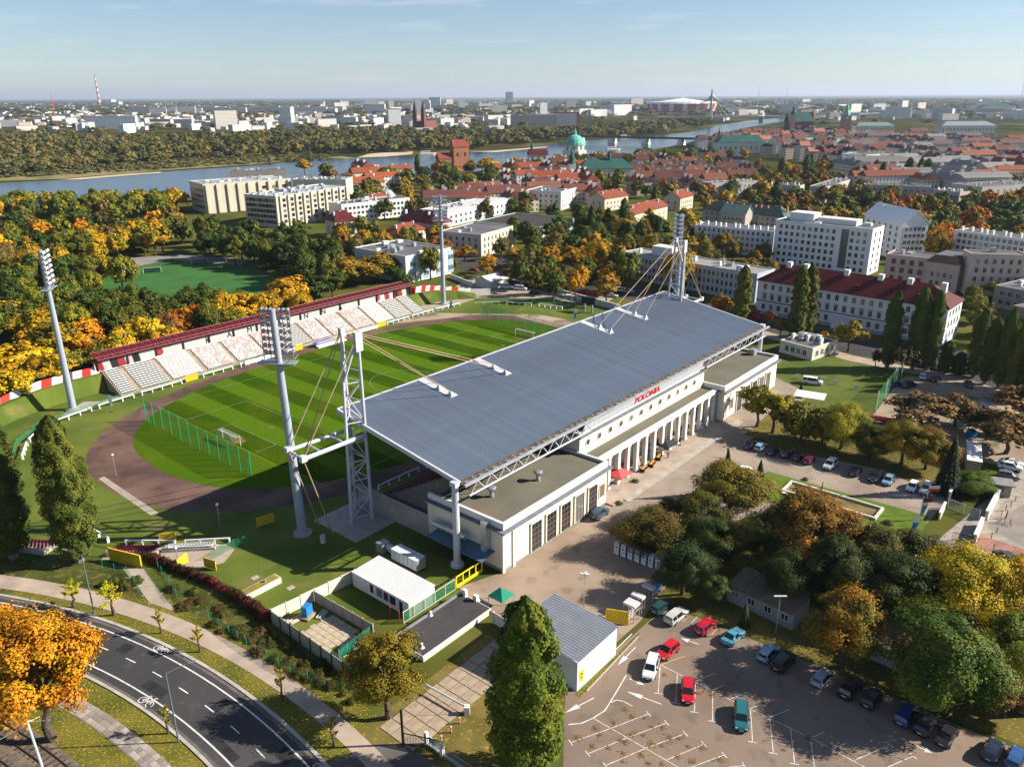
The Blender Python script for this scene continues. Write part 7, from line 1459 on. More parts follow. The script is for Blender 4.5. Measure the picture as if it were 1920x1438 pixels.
riv = [(-420, 330), (0, 330), (560, 290), (900, 278), (1060, 262), (1290, 246), (1340, 234), (1420, 222), (1560, 214), (1660, 208), (1680, 220), (1560, 224), (1420, 236), (1330, 262), (1290, 275)]
main_, rest = [], []
for q in blocks:
    if inpoly(q[0], q[1], riv) or (1215 < q[0] < 1350 and q[1] < 222): continue
    (main_ if len(main_) < 300 else rest).append(q)
main_.sort()
for i, (x, y, w, h, dd, az, c) in enumerate(main_):
    house(G(x, y), w, dd, h, R_(az), c, (c[0] * .75, c[1] * .75, c[2] * .78), 1, 'pale far apartment block, %s from the left along the far skyline' % ordw(i + 1) if i < 199 else 'pale block in the right half of the far skyline, %s from its left' % ordw(i - 198), 'far apartment blocks', 'far_block', True, False, 'apartment block')
sm_ = MB(); r = random.Random(5)
for k in range(4200):
    x = r.uniform(-80, 2000); y = 190.5 + abs(r.gauss(0, 12)) if x > 900 else 196 + abs(r.gauss(0, 17))
    if inpoly(x, y, riv) or y > (250 if x < 960 else 232) or (1200 < x < 1360 and y < 224): continue
    p = G(x, y); w, d_, h = r.uniform(9, 26), r.uniform(8, 18), r.uniform(5, 14); a = r.uniform(0, 3.1); ca, sa = math.cos(a), math.sin(a)
    b4 = [(p.x + ca * i * w / 2 - sa * j * d_ / 2, p.y + sa * i * w / 2 + ca * j * d_ / 2) for i, j in ((-1, -1), (1, -1), (1, 1), (-1, 1))]
    sm_.m = r.choice([0, 0, 1, 2]); sm_.prism(b4, 0, h, False)
o = sm_.build('far_houses', [mat('far_white', (.66, .65, .63), .8), mat('far_grey', (.40, .40, .42), .8), mat('far_tan', (.46, .36, .30), .8)]); tag(o, 'mass of small pale houses spread over the far plain', 'houses', None, 'stuff')
# ================================================================ trees
lm_ = bpy.data.materials.new('leaves'); lm_.use_nodes = True; n, l = lm_.node_tree.nodes, lm_.node_tree.links
b = n['Principled BSDF']; b.inputs['Roughness'].default_value = .65; b.inputs['Specular IOR Level'].default_value = .12
oi = n.new('ShaderNodeObjectInfo'); at_ = n.new('ShaderNodeAttribute'); at_.attribute_type = 'OBJECT'; at_.attribute_name = 'second_colour'
ge = n.new('ShaderNodeNewGeometry'); tc = n.new('ShaderNodeTexCoord')
ad = n.new('ShaderNodeVectorMath'); ad.operation = 'ADD'; sc_v = n.new('ShaderNodeVectorMath'); sc_v.operation = 'SCALE'; sc_v.inputs[0].default_value = (37, 11, 53); l.new(oi.outputs['Random'], sc_v.inputs['Scale']); l.new(tc.outputs['Object'], ad.inputs[0]); l.new(sc_v.outputs['Vector'], ad.inputs[1])
no = n.new('ShaderNodeTexNoise'); no.inputs['Scale'].default_value = .26; no.inputs['Detail'].default_value = 3; l.new(ad.outputs['Vector'], no.inputs['Vector'])
rp = n.new('ShaderNodeValToRGB'); rp.color_ramp.elements[0].position = .44; rp.color_ramp.elements[1].position = .60; l.new(no.outputs['Fac'], rp.inputs['Fac'])
mx = n.new('ShaderNodeMixRGB'); l.new(rp.outputs['Color'], mx.inputs['Fac']); l.new(oi.outputs['Color'], mx.inputs['Color1']); l.new(at_.outputs['Color'], mx.inputs['Color2'])
hs = n.new('ShaderNodeHueSaturation'); mr1 = n.new('ShaderNodeMapRange'); mr1.inputs['To Min'].default_value = .62; mr1.inputs['To Max'].default_value = 1.38; l.new(ge.outputs['Random Per Island'], mr1.inputs['Value']); l.new(mr1.outputs['Result'], hs.inputs['Value'])
mr2 = n.new('ShaderNodeMapRange'); mr2.inputs['To Min'].default_value = .488; mr2.inputs['To Max'].default_value = .512
ml = n.new('ShaderNodeMath'); ml.operation = 'FRACT'; mm = n.new('ShaderNodeMath'); mm.operation = 'MULTIPLY'; mm.inputs[1].default_value = 7.31; l.new(ge.outputs['Random Per Island'], mm.inputs[0]); l.new(mm.outputs[0], ml.inputs[0]); l.new(ml.outputs[0], mr2.inputs['Value']); l.new(mr2.outputs['Result'], hs.inputs['Hue'])
l.new(mx.outputs['Color'], hs.inputs['Color']); l.new(hs.outputs['Color'], b.inputs['Base Color'])
tl = n.new('ShaderNodeBsdfTranslucent'); l.new(hs.outputs['Color'], tl.inputs['Color']); ms = n.new('ShaderNodeMixShader'); ms.inputs[0].default_value = .14
l.new(b.outputs[0], ms.inputs[1]); l.new(tl.outputs[0], ms.inputs[2]); l.new(ms.outputs[0], n['Material Output'].inputs['Surface'])
m_bark = mat('bark', (.085, .065, .048), .95, var=.3, scale=2, bump=.4); m_bark2 = mat('pale_bark', (.19, .165, .135), .95, var=.25, scale=2, bump=.3)

def leaf_cloud(P, N, size, rng, flat=.3):
    "leaf-sized faces at points P, facing roughly N"
    k = len(P); N = N + rng.normal(0, flat, (k, 3)); N /= np.linalg.norm(N, axis=1)[:, None] + 1e-9
    A = rng.normal(0, 1, (k, 3)); T = np.cross(N, A); T /= np.linalg.norm(T, axis=1)[:, None] + 1e-9; B = np.cross(N, T)
    s = (size * rng.uniform(.6, 1.35, k))[:, None]; e = rng.uniform(.55, 1.0, k)[:, None]
    V = np.stack([P + T * s, P + B * s * e + N * s * .12, P - T * s * rng.uniform(.7, 1, k)[:, None], P - B * s * e], 1).reshape(-1, 3)
    return V
def np_mesh(name, V, m, extra=None):
    me = bpy.data.meshes.new(name); nq = len(V) // 4
    ev, ef = (np.zeros((0, 3)), []) if extra is None else extra
    nv = len(V) + len(ev); me.vertices.add(nv); me.vertices.foreach_set('co', np.concatenate([V, ev]).astype(np.float32).ravel())
    loops = np.arange(nq * 4, dtype=np.int32); me.loops.add(len(loops)); me.loops.foreach_set('vertex_index', loops)
    me.polygons.add(nq); me.polygons.foreach_set('loop_start', np.arange(0, nq * 4, 4, dtype=np.int32)); me.polygons.foreach_set('loop_total', np.full(nq, 4, dtype=np.int32))
    me.materials.append(m); me.update(calc_edges=True); return me
def crown(kind, H, R, nl, size, seed):
    rng = np.random.default_rng(seed); P, N = [], []
    if kind == 'round' or kind == 'loose' or kind == 'dome':
        nc = {'round': 44, 'loose': 40, 'dome': 56}[kind]; zc = H * (.60 if kind != 'dome' else .55); rz = H * (.38 if kind != 'dome' else .42)
        cs = []
        while len(cs) < nc:
            c = rng.uniform(-1, 1, 3); q = np.linalg.norm(c)
            if q > 1 or q < .5: continue
            if c[2] < -.75: continue
            w = 1 - .32 * max(0, c[2]) ** 2
            cs.append(np.array([c[0] * R * .80 * w, c[1] * R * .80 * w, zc + c[2] * rz * .84]))
        cs = np.array(cs); cr_ = R * rng.uniform(.15, .31, nc) * (1.0 if kind != 'loose' else .85)
        which = rng.choice(nc, nl, p=cr_ ** 2 / (cr_ ** 2).sum()); d = rng.normal(0, 1, (nl, 3)); d /= np.linalg.norm(d, axis=1)[:, None]
        rad = cr_[which] * np.where(rng.random(nl) < .13, rng.uniform(1, 1.5, nl), (1 - np.abs(rng.normal(0, .3, nl))).clip(.1, 1.1))
        P = cs[which] + d * rad[:, None] * np.array([1, 1, .8]); o = P - np.array([0, 0, zc]); o /= np.linalg.norm(o, axis=1)[:, None] + 1e-6; N = d * .75 + o * .5 + np.array([0, 0, .25])
    elif kind == 'poplar':
        z = rng.beta(1.25, 1.15, nl) * (H * .95) + H * .05; zn = z / H
        prof = R * np.interp(zn, [0, .08, .25, .5, .75, .9, 1.0], [.42, .74, .97, 1.0, .84, .58, .08])
        nb = 130; bz = rng.uniform(.04, .96, nb); ba = rng.uniform(0, 2 * math.pi, nb)
        a = rng.uniform(0, 2 * math.pi, nl)
        lump = np.zeros(nl)
        for k in range(nb): da = np.abs((a - ba[k] + math.pi) % (2 * math.pi) - math.pi); lump = np.maximum(lump, np.exp(-(da / .30) ** 2 - ((zn - bz[k]) / .045) ** 2))
        r_ = prof * (.66 + .46 * lump) * (1 - np.abs(rng.normal(0, .16, nl))).clip(.2, 1.1)
        P = np.stack([r_ * np.cos(a), r_ * np.sin(a), z + lump * H * .012], 1); N = np.stack([np.cos(a), np.sin(a), np.full(nl, .45)], 1)
    elif kind == 'spruce':
        z = (1 - np.sqrt(rng.uniform(0, 1, nl))) * H * .93 + H * .06; zn = z / H; tier = (zn * 13) % 1.0
        r_ = R * (1 - zn) * (.62 + .38 * (1 - tier)) * np.sqrt(rng.uniform(.25, 1, nl)); a = rng.uniform(0, 2 * math.pi, nl); nbr = np.round(a / (2 * math.pi / 9)) * (2 * math.pi / 9); a = a * .45 + nbr * .55
        P = np.stack([r_ * np.cos(a), r_ * np.sin(a), z - r_ * .22], 1); N = np.stack([np.cos(a) * .5, np.sin(a) * .5, np.full(nl, .9)], 1)
    elif kind == 'willow':
        a = rng.uniform(0, 2 * math.pi, nl); q = np.sqrt(rng.uniform(0, 1, nl)); top = H * (.62 + .34 * np.sqrt(1 - q ** 2)); z = top - rng.beta(1, 2.2, nl) * H * .45; r_ = R * q * (1 + .12 * np.sin(a * 7))
        P = np.stack([r_ * np.cos(a), r_ * np.sin(a), z], 1); N = np.stack([np.cos(a) * q, np.sin(a) * q, .3 + .6 * (1 - q)], 1)
    elif kind == 'shrub':
        d = rng.normal(0, 1, (nl, 3)); d[:, 2] = np.abs(d[:, 2]); d /= np.linalg.norm(d, axis=1)[:, None]; lum = 1 + .22 * np.sin(d[:, 0] * 7 + seed) * np.sin(d[:, 1] * 6) ; rad = (1 - np.abs(rng.normal(0, .15, nl))) * lum
        P = d * rad[:, None] * np.array([R, R, H]); N = d
    elif kind == 'sapling':
        nb = 9; P = []; N = []
        for k in range(nb):
            a = k * 2.4 + rng.uniform(-.3, .3); z0 = H * (.38 + .05 * k); ln = R * rng.uniform(.7, 1.25) * (1 - k / nb * .5); m_ = nl // nb
            t_ = np.sqrt(rng.uniform(.02, 1, m_)); c = np.stack([np.cos(a) * ln * t_, np.sin(a) * ln * t_, z0 + t_ * H * .16], 1) + rng.normal(0, .14 * R, (m_, 3)) * (1.1 - t_)[:, None]; P.append(c); N.append(rng.normal(0, 1, (m_, 3)) + np.array([0, 0, .7]))
        P, N = np.concatenate(P), np.concatenate(N)
    P = np.asarray(P, dtype=float)
    if kind in ('round', 'loose', 'dome', 'willow'):
        a = np.arctan2(P[:, 1], P[:, 0]); zz = P[:, 2] / H * 6; ph = rng.uniform(0, 6.28, 5)
        f = 1 + .13 * np.sin(2 * a + ph[0]) + .10 * np.sin(3 * a + ph[1] + zz) + .08 * np.sin(5 * a + ph[2] - zz * 1.6) + .07 * np.sin(zz * 2.1 + ph[3])
        P[:, :2] *= f[:, None]; P[:, 2] += H * .05 * np.sin(2.2 * P[:, 0] / R * 2 + ph[4]) * np.sin(2.0 * P[:, 1] / R * 2 + ph[0])
    return leaf_cloud(P, np.asarray(N, dtype=float), size, rng)
def trunk(kind, H, R, seed):
    r = random.Random(seed); mb = MB(); w = H * .018 + .06; segs = 5 if kind != 'spruce' else 3
    top = {'poplar': .93, 'spruce': .97, 'sapling': .7}.get(kind, .62); p = Vector((0, 0, -.2)); rad = w * 1.5
    for k in range(segs):
        q = Vector((r.uniform(-1, 1) * w * .9, r.uniform(-1, 1) * w * .9, H * top * (k + 1) / segs)); nr = w * (1.25 - (k + 1) / segs * .95) + .02
        mb.tube(p, q, rad, nr, 8, False); p, rad = q, nr
    if kind in ('round', 'loose', 'dome', 'willow'):
        for k in range(8):
            a = k * 2.4 + r.uniform(-.4, .4); z = H * r.uniform(.22, .5); e = Vector((math.cos(a) * R * .62, math.sin(a) * R * .62, z + H * r.uniform(.16, .34))); s = Vector((0, 0, z)); m_ = s.lerp(e, .5) + Vector((0, 0, H * .03))
            mb.tube(s, m_, w * .55, w * .36, 6, False); mb.tube(m_, e, w * .36, w * .1, 6, False)
    elif kind in ('poplar', 'sapling'):
        for k in range(9): a = k * 2.4; z = H * (.1 + .07 * k) if kind == 'poplar' else H * (.38 + .05 * k); mb.tube((0, 0, z), (math.cos(a) * R * .55, math.sin(a) * R * .55, z + H * .14), w * .4, w * .1, 5, False)
    return mb
TREE = {}
def proto(kind, lod, var):
    k = (kind, lod, var)
    if k in TREE: return TREE[k]
    H, R = {'round': (14, 5.2), 'loose': (13, 4.8), 'dome': (13, 6.2), 'poplar': (24, 3.6), 'spruce': (13, 3.2), 'willow': (12, 6), 'shrub': (1.0, 1.0), 'sapling': (5, 1.6)}[kind]
    nl, sz = {'round': ((36000, .125), (6000, .34), (1300, .72)), 'loose': ((11000, .15), (2800, .32), (800, .66)), 'dome': ((46000, .12), (7000, .34), (1400, .74)), 'poplar': ((40000, .15), (7000, .36), (1500, .8)), 'spruce': ((14000, .15), (4000, .27), (900, .55)), 'willow': ((16000, .17), (5000, .34), (1300, .7)), 'shrub': ((1500, .07), (600, .11), (220, .18)), 'sapling': ((2600, .085), (600, .15), (220, .28))}[kind][lod]
    sd = hash((len(kind), lod, var, ord(kind[0]))) % 100000
    V = crown(kind, H, R, nl, sz, sd); me = np_mesh('crown_%s' % kind, V, lm_); tm = trunk(kind, H, R, sd).mesh('trunk_%s' % kind, m_bark if kind != 'poplar' else m_bark2)
    TREE[k] = (me, tm, H, R); return TREE[k]
# base colours of leaves
GRN, DGR, OLV, YGR = (.080, .115, .014), (.045, .072, .012), (.135, .128, .016), (.21, .205, .014)
YEL, GLD, ORG, RUS, BRN, TAN = (.52, .36, .012), (.54, .30, .010), (.54, .19, .010), (.30, .105, .016), (.17, .115, .032), (.22, .16, .06)
TNAME = {'round': 'broadleaf_tree', 'loose': 'open_tree', 'dome': 'spreading_tree', 'poplar': 'poplar_tree', 'spruce': 'spruce_tree', 'willow': 'willow_tree', 'shrub': 'shrub', 'sapling': 'young_tree'}
RT = random.Random(77)
def tree(kind, p, H, R, c1, c2, label, group=None, lod=None, name=None, cat=None):
    d = math.hypot(p[0], p[1]); lod = (0 if d < 175 else 1 if d < 430 else 2) if lod is None else lod
    me, tm, H0, R0 = proto(kind, lod, RT.randrange(3))
    t = thing(name or TNAME[kind], label, cat or ('shrub' if kind == 'shrub' else 'tree'), (p[0], p[1], p[2] if len(p) > 2 else 0), RT.uniform(0, 6.28), group)
    sc3 = (R / R0, R / R0 * RT.uniform(.92, 1.08), H / H0)
    c1, c2 = [(c_[0] * 1.1, c_[1] * 1.1, c_[2]) if lod == 0 else c_ for c_ in (c1, c2)]; c = obj('crown' if kind != 'shrub' else 'foliage', me, t, None, None, sc3); v = RT.uniform(.85, 1.15); c.color = (c1[0] * v, c1[1] * v, c1[2] * v, 1); c['second_colour'] = [c2[0] * v, c2[1] * v, c2[2] * v]
    if kind != 'shrub': obj('trunk', tm, t, None, None, (sc3[2] * .5 + sc3[0] * .5, sc3[2] * .5 + sc3[0] * .5, sc3[2]))
    return t
def tp(x, ytop, H, wpx):
    "ground position and crown radius of a tree whose top is seen at (x, ytop)"
    q = G(x, ytop, H); d = math.sqrt(q.x ** 2 + q.y ** 2 + (CAM_H - H) ** 2); return (q.x, q.y, 0), wpx * d / F_PX / 2
def T(kind, x, ytop, H, wpx, c1, c2, label, group=None, lod=None):
    p, R = tp(x, ytop, H, wpx); keep(p[0], p[1], R * .5); return tree(kind, p, H, R, c1, c2, label, group, lod)
# ---- near trees, one by one
def TB(kind, x, ybase, H, R, c1, c2, label, group=None, lod=None): p = G(x, ybase); keep(p.x, p.y, R * .5); return tree(kind, (p.x, p.y, 0), H, R, c1, c2, label, group, lod)
TB('poplar', 985, 1452, 24, 4.4, (.060, .098, .010), (.115, .125, .012), 'huge green poplar in the foreground beside the car park', None, 0)
TB('poplar', 150, 1052, 26.5, 3.7, (.055, .075, .012), (.10, .105, .014), 'tall dark poplar on the near bank, second from the left edge', None, 0)
TB('poplar', 26, 1045, 27.5, 3.9, (.05, .068, .012), (.09, .095, .014), 'tall dark poplar at the left frame edge', None, 0)
TB('round', 100, 1385, 18.5, 7.4, (.50, .195, .010), (.52, .27, .010), 'blazing orange maple over the street bend', None, 0)
TB('round', 10, 1350, 17.5, 7.5, (.50, .19, .010), (.50, .25, .010), 'orange maple cut by the left frame edge', None, 0)
TB('round', 728, 1345, 13.2, 5.4, (.20, .145, .012), (.145, .125, .012), 'golden brown hornbeam between the felt shed and the pavement', None, 0)
for i, (x, yb, H, c) in enumerate([(140, 1137, 4.8, (.50, .46, .02)), (213, 1153, 6.0, (.62, .48, .015)), (302, 1187, 4.4, (.30, .27, .03)), (375, 1222, 4.6, (.52, .38, .02)), (530, 1312, 5.4, (.30, .24, .03)), (315, 1375, 4.6, (.36, .26, .03)), (625, 1400, 4.8, (.40, .25, .03))]):
    TB('sapling', x, yb, H, 2.1 if i in (0, 1) else 1.0, c, (c[0] * .7, c[1] * .85, c[2]), ['lime yellow young tree left of the dark street lamp', 'bright yellow young tree right of the dark street lamp', 'thin bare young tree on the upper verge', 'small yellow young tree in the middle of the upper verge', 'spindly young tree at the end of the upper verge', 'young golden tree by the lamp on the lower verge', 'yellowing young tree in the shade by the pavement'][i], 'young street trees', 0)
for i, (x, yb, H, R, c1, c2, k, lab) in enumerate([
    (1225, 1035, 8.0, 6.2, (.085, .075, .016), (.13, .085, .02), 'dome', 'dark bushy tree beside the portable toilets'), (1278, 1115, 9.5, 4.2, (.030, .055, .016), (.045, .07, .02), 'dome', 'dark green tree at the end of the toilet row'), (1258, 985, 5.5, 2.6, (.04, .06, .014), (.06, .075, .015), 'round', 'small dark tree standing alone by the plaza'),
    (1365, 985, 13.0, 5.8, (.12, .105, .014), (.17, .12, .014), 'round', 'olive golden tree left of the pool'), (1310, 1010, 10, 5.0, (.055, .065, .014), (.10, .09, .014), 'dome', 'olive tree behind the portable toilets'), (1420, 930, 8.0, 2.4, (.020, .034, .012), (.03, .045, .014), 'spruce', 'small dark spruce at the corner of the lawn'), (1358, 930, 10.5, 2.6, (.028, .045, .012), (.04, .055, .014), 'spruce', 'dark spruce left of the white lone car'),
    (1510, 1068, 14.5, 6.6, (.155, .085, .014), (.24, .10, .014), 'round', 'large bronze tree in front of the pool'), (1440, 1060, 11.5, 5.4, (.05, .06, .013), (.10, .085, .015), 'dome', 'dark green tree left of the bronze one'), (1630, 1105, 11.5, 5.2, (.06, .065, .013), (.13, .08, .016), 'round', 'dark olive tree between the bronze and golden trees'), (1700, 1085, 9.5, 4.5, (.05, .06, .012), (.10, .08, .014), 'loose', 'dark tree behind the yellow ones near the flags'),
    (1800, 1170, 13.5, 7.4, (.40, .285, .012), (.27, .22, .012), 'dome', 'big bright yellow tree at the lower right'), (1890, 1185, 13.0, 6.6, (.36, .205, .012), (.22, .18, .012), 'dome', 'golden orange tree right of the bright yellow one'), (1580, 1250, 12.6, 5.0, (.23, .115, .012), (.12, .105, .013), 'round', 'golden tree on the edge of the near car park'), (1755, 1320, 14.0, 7.2, (.052, .098, .013), (.12, .135, .014), 'dome', 'broad green rowan-like tree at the lower right'),
    (1335, 1132, 5.6, 2.0, (.05, .085, .018), (.06, .095, .02), 'round', 'small green tree at the left of the long shed'), (1395, 1172, 4.2, 1.2, (.06, .09, .025), (.07, .10, .03), 'spruce', 'little slim conifer in front of the long shed'), (1880, 1345, 6.0, 2.8, (.26, .095, .03), (.10, .08, .02), 'round', 'small reddish tree in the shade at the right'), (1890, 1272, 10, 6.0, (.10, .13, .014), (.20, .17, .014), 'dome', 'yellow green tree at the right frame edge'),
    (1560, 1130, 12.0, 5.8, (.035, .05, .012), (.05, .06, .014), 'dome', 'dark tree shading the middle of the grove'), (1680, 1170, 12.0, 6.0, (.03, .048, .012), (.06, .07, .014), 'dome', 'dark tree behind the broad green one'), (1470, 1110, 9.0, 5.0, (.035, .05, .012), (.06, .065, .014), 'dome', 'dark low tree over the long shed'), (1335, 1060, 9.5, 5.2, (.035, .052, .014), (.055, .065, .015), 'dome', 'dark tree behind the long shed'),
    (1418, 800, 11.5, 4.4, (.24, .20, .012), (.17, .16, .012), 'loose', 'yellow tree at the left end of the plaza row'), (1448, 812, 11.0, 4.2, (.27, .225, .012), (.18, .165, .012), 'loose', 'bright yellow tree second in the plaza row'), (1500, 826, 9.5, 5.0, (.10, .105, .012), (.17, .145, .012), 'dome', 'olive tree third in the plaza row'), (1575, 842, 11.0, 5.4, (.25, .225, .012), (.13, .125, .012), 'dome', 'yellow crowned tree in the middle of the plaza row'), (1540, 832, 9.0, 4.6, (.09, .10, .012), (.15, .13, .012), 'dome', 'olive tree left of the yellow crowned one'), (1628, 862, 9.0, 4.8, (.07, .085, .014), (.15, .115, .014), 'dome', 'dark olive tree right of the yellow crowned one'),
    (1690, 870, 10.5, 5.0, (.17, .135, .012), (.24, .135, .012), 'dome', 'golden tree near the gate end of the plaza row'), (1735, 880, 10, 4.6, (.13, .115, .012), (.22, .12, .012), 'dome', 'olive golden tree beside the tall spruce'), (1772, 925, 13.0, 3.2, (.024, .040, .022), (.035, .05, .03), 'spruce', 'tall blue-green spruce by the gate'), (1822, 925, 4.4, 4.2, (.075, .125, .012), (.10, .14, .014), 'dome', 'low bright green sumac by the bin store'), (1885, 850, 10.5, 7.0, (.17, .095, .025), (.10, .075, .022), 'loose', 'brown leafed tree at the right above the kiosk'), (1850, 825, 7.5, 4.0, (.045, .055, .014), (.08, .07, .016), 'dome', 'dark tree left of the brown one above the kiosk'),
    (1722, 808, 9.5, 7.2, (.16, .095, .030), (.20, .12, .04), 'loose', 'wide thin brown tree over the dirt car park'), (1790, 800, 8.5, 5, (.15, .085, .028), (.19, .11, .04), 'loose', 'thin brown tree right of the wide one'), (1930, 800, 11.5, 7.0, (.20, .105, .028), (.13, .085, .022), 'loose', 'brown tree at the right frame edge by the dirt lot'), (1500, 745, 4.2, 1.3, (.03, .045, .013), (.04, .055, .014), 'spruce', 'small dark conifer beside the white van')]): TB(k, x, yb, H, R * (1.22 if k in ('dome', 'loose', 'round') else 1), c1, c2, lab)
# poplars along the street
for i, (x, yb, H, R, c1) in enumerate([(1388, 607, 20, 3.6, (.075, .095, .012)), (1490, 640, 24, 3.5, (.052, .07, .012)), (1508, 632, 23.5, 3.6, (.08, .09, .012)), (1662, 690, 22.5, 3.1, (.050, .082, .012)), (1710, 692, 24, 3.2, (.046, .078, .012)), (1738, 694, 23, 3.0, (.055, .088, .012)), (1824, 708, 19.5, 3.2, (.05, .08, .012)), (1846, 720, 19.0, 2.8, (.048, .074, .012)), (1872, 728, 22.0, 3.0, (.05, .08, .012)), (1895, 736, 18, 3.0, (.085, .095, .012)), (1922, 745, 20, 3.2, (.05, .075, .012)), (1940, 752, 21, 3.0, (.05, .075, .012))]):
    TB('poplar', x, yb, H, R * .84, (c1[0] * 1.2, c1[1] * 1.2, c1[2]), (c1[0] * 1.9, c1[1] * 1.45, c1[2]), 'tall street poplar before the palace, %s from the left' % ordw(i + 1), 'poplars along the back street', 1 if i < 3 else 0)
for i, (x, yb, H, R, c1, c2, k) in enumerate([(1590, 660, 10.5, 4.4, (.30, .215, .012), (.19, .16, .012), 'round'), (1462, 632, 7, 3.0, (.20, .15, .014), (.12, .1, .014), 'loose'), (1440, 612, 6, 2.4, (.24, .06, .02), (.14, .07, .02), 'loose'), (1690, 700, 9, 3.4, (.07, .06, .016), (.11, .08, .02), 'loose'), (1640, 690, 6, 1.6, (.05, .05, .014), (.07, .06, .014), 'loose'), (1770, 700, 9.5, 2.2, (.06, .085, .012), (.08, .095, .012), 'poplar'), (1795, 705, 7, 2.0, (.05, .065, .012), (.07, .08, .012), 'poplar'), (1350, 600, 9.5, 4.2, (.44, .22, .012), (.36, .15, .012), 'round'), (1415, 600, 4, 2, (.35, .06, .03), (.25, .05, .02), 'shrub'), (1560, 648, 4, 2.5, (.10, .09, .014), (.14, .11, .014), 'loose'), (1545, 640, 3.5, 1.8, (.45, .26, .01), (.4, .2, .01), 'round')]): TB(k, x, yb, H, R, c1, c2, ['round yellow tree before the palace', 'yellow olive tree left of the street poplars', 'thin red-brown tree by the roof tip', 'brown tree under the palace poplars', 'small dark tree by the street fence', 'slim young poplar left of the crossing', 'slim young poplar by the crossing', 'bright orange tree behind the roof end', 'low red shrub beside the long poplar', 'thin olive tree behind the cream hut', 'small golden tree behind the cream hut'][i])
# row of golden maples behind the terrace
row = [(15, 560, 13, 90, GLD, YGR), (62, 575, 13, 100, YGR, GLD), (30, 640, 12, 110, GLD, YEL), (105, 600, 13, 100, (.36, .22, .012), OLV), (148, 592, 13.5, 75, ORG, GLD), (85, 660, 11, 90, GLD, OLV), (212, 612, 12, 70, GLD, YGR), (265, 588, 13, 90, (.46, .25, .01), YEL), (300, 610, 11, 70, GLD, OLV), (338, 574, 12, 55, (.46, .15, .01), ORG), (372, 566, 12, 55, (.48, .19, .01), ORG), (310, 580, 12, 60, BRN, RUS), (410, 545, 12.5, 70, (.48, .24, .01), YEL), (452, 545, 12, 75, (.46, .25, .01), GLD), (432, 575, 9, 60, OLV, YGR), (490, 545, 11.5, 55, (.46, .22, .01), YEL), (540, 515, 13, 75, (.42, .19, .012), GLD), (515, 545, 10, 55, GLD, OLV), (560, 545, 10, 50, GLD, YEL), (180, 640, 10, 60, OLV, GLD), (0, 690, 10, 90, YEL, GLD), (120, 650, 10, 80, OLV, YEL), (655, 478, 13, 85, (.34, .185, .012), OLV), (705, 470, 13.5, 90, (.26, .15, .012), OLV), (735, 480, 11, 50, DGR, GRN), (620, 500, 12, 60, OLV, DGR), (585, 515, 12, 70, DGR, GRN), (755, 505, 9, 40, DGR, GRN)]
row.sort()
for i, (x, y, H, w, c1, c2) in enumerate(row): T('round' if i % 3 else 'dome', x, y, H, w, c1, c2, 'autumn tree in the row behind the terrace, %s from the left' % ordw(i + 1), 'trees behind the terrace')
# ---- park left of the stadium and wooded gaps of the city, each tree its own
ZCOUNT = {}
def wood(P, N, dmin, Hs, Rr, mix, where, group, kinds=('round', 'dome', 'round'), seed=0, nm='town_tree'):
    r = random.Random(seed); pts = []; x0, x1 = min(p[0] for p in P), max(p[0] for p in P); y0, y1 = min(p[1] for p in P), max(p[1] for p in P); tries = 0
    while len(pts) < N and tries < 12000:
        tries += 1; x = r.uniform(x0, x1); y = y0 + (y1 - y0) * math.sqrt(r.random())
        if not inpoly(x, y, P): continue
        H = r.uniform(*Hs); p, _ = tp(x, y, H, 10); R = r.uniform(*Rr)
        if any((p[0] - a) ** 2 + (p[1] - b_) ** 2 < (dmin * (1 + max(0, p[1] - 400) / 900)) ** 2 for a, b_, *_ in pts) or not clear_of(p[0], p[1], R * .45): continue
        pts.append((p[0], p[1], H, R, x, y))
    pts.sort(key=lambda q: q[4])
    for a, b_, H, R, x, y in pts:
        word, c1, c2 = r.choice(mix); k = (where, word); ZCOUNT[k] = ZCOUNT.get(k, 0) + 1; kd = r.choice(kinds)
        s = 1 + max(0, b_ - 500) / 1600
        tree(kd, (a, b_, 0), H * min(1.15, s), R * s, c1, c2, '%s tree %s, %s such from left' % (word, where, ordw(ZCOUNT[k])), group, None, nm)
    return pts
MIXP = [('dark green', DGR, GRN), ('dark green', GRN, DGR), ('olive', OLV, GRN), ('olive', OLV, YGR), ('golden', GLD, OLV), ('orange', ORG, GLD), ('yellow green', YGR, OLV), ('brown', BRN, OLV)]
MIXD = [('dark green', DGR, GRN), ('dark green', GRN, DGR), ('dark green', DGR, (.04, .06, .012)), ('olive', OLV, DGR)]
MIXG = [('golden', GLD, OLV), ('olive', OLV, YGR), ('dark green', GRN, OLV), ('yellow green', YGR, GRN)]
MIXC = [('dark green', DGR, GRN), ('green', GRN, OLV), ('olive', OLV, BRN), ('brown', BRN, OLV), ('golden', GLD, OLV), ('rust', RUS, BRN), ('yellow green', YGR, OLV)]
def hold(P, rad=9):
    for x, y in P: q = G(x, y); keep(q.x, q.y, rad)
hold([(210, 525), (240, 515), (270, 510), (300, 505), (330, 500), (360, 505), (400, 510), (440, 515), (480, 525), (300, 530), (350, 535), (400, 535), (440, 540), (260, 530), (220, 500), (270, 492), (330, 486)], 12)
wood([(300, 392), (430, 395), (560, 398), (640, 452), (620, 470), (520, 462), (420, 462), (300, 440)], 34, 7.0, (14, 17), (5.0, 6.8), MIXD, 'in the dark wood above the training pitch', 'dark wood above the training pitch', seed=1, nm='park_tree')
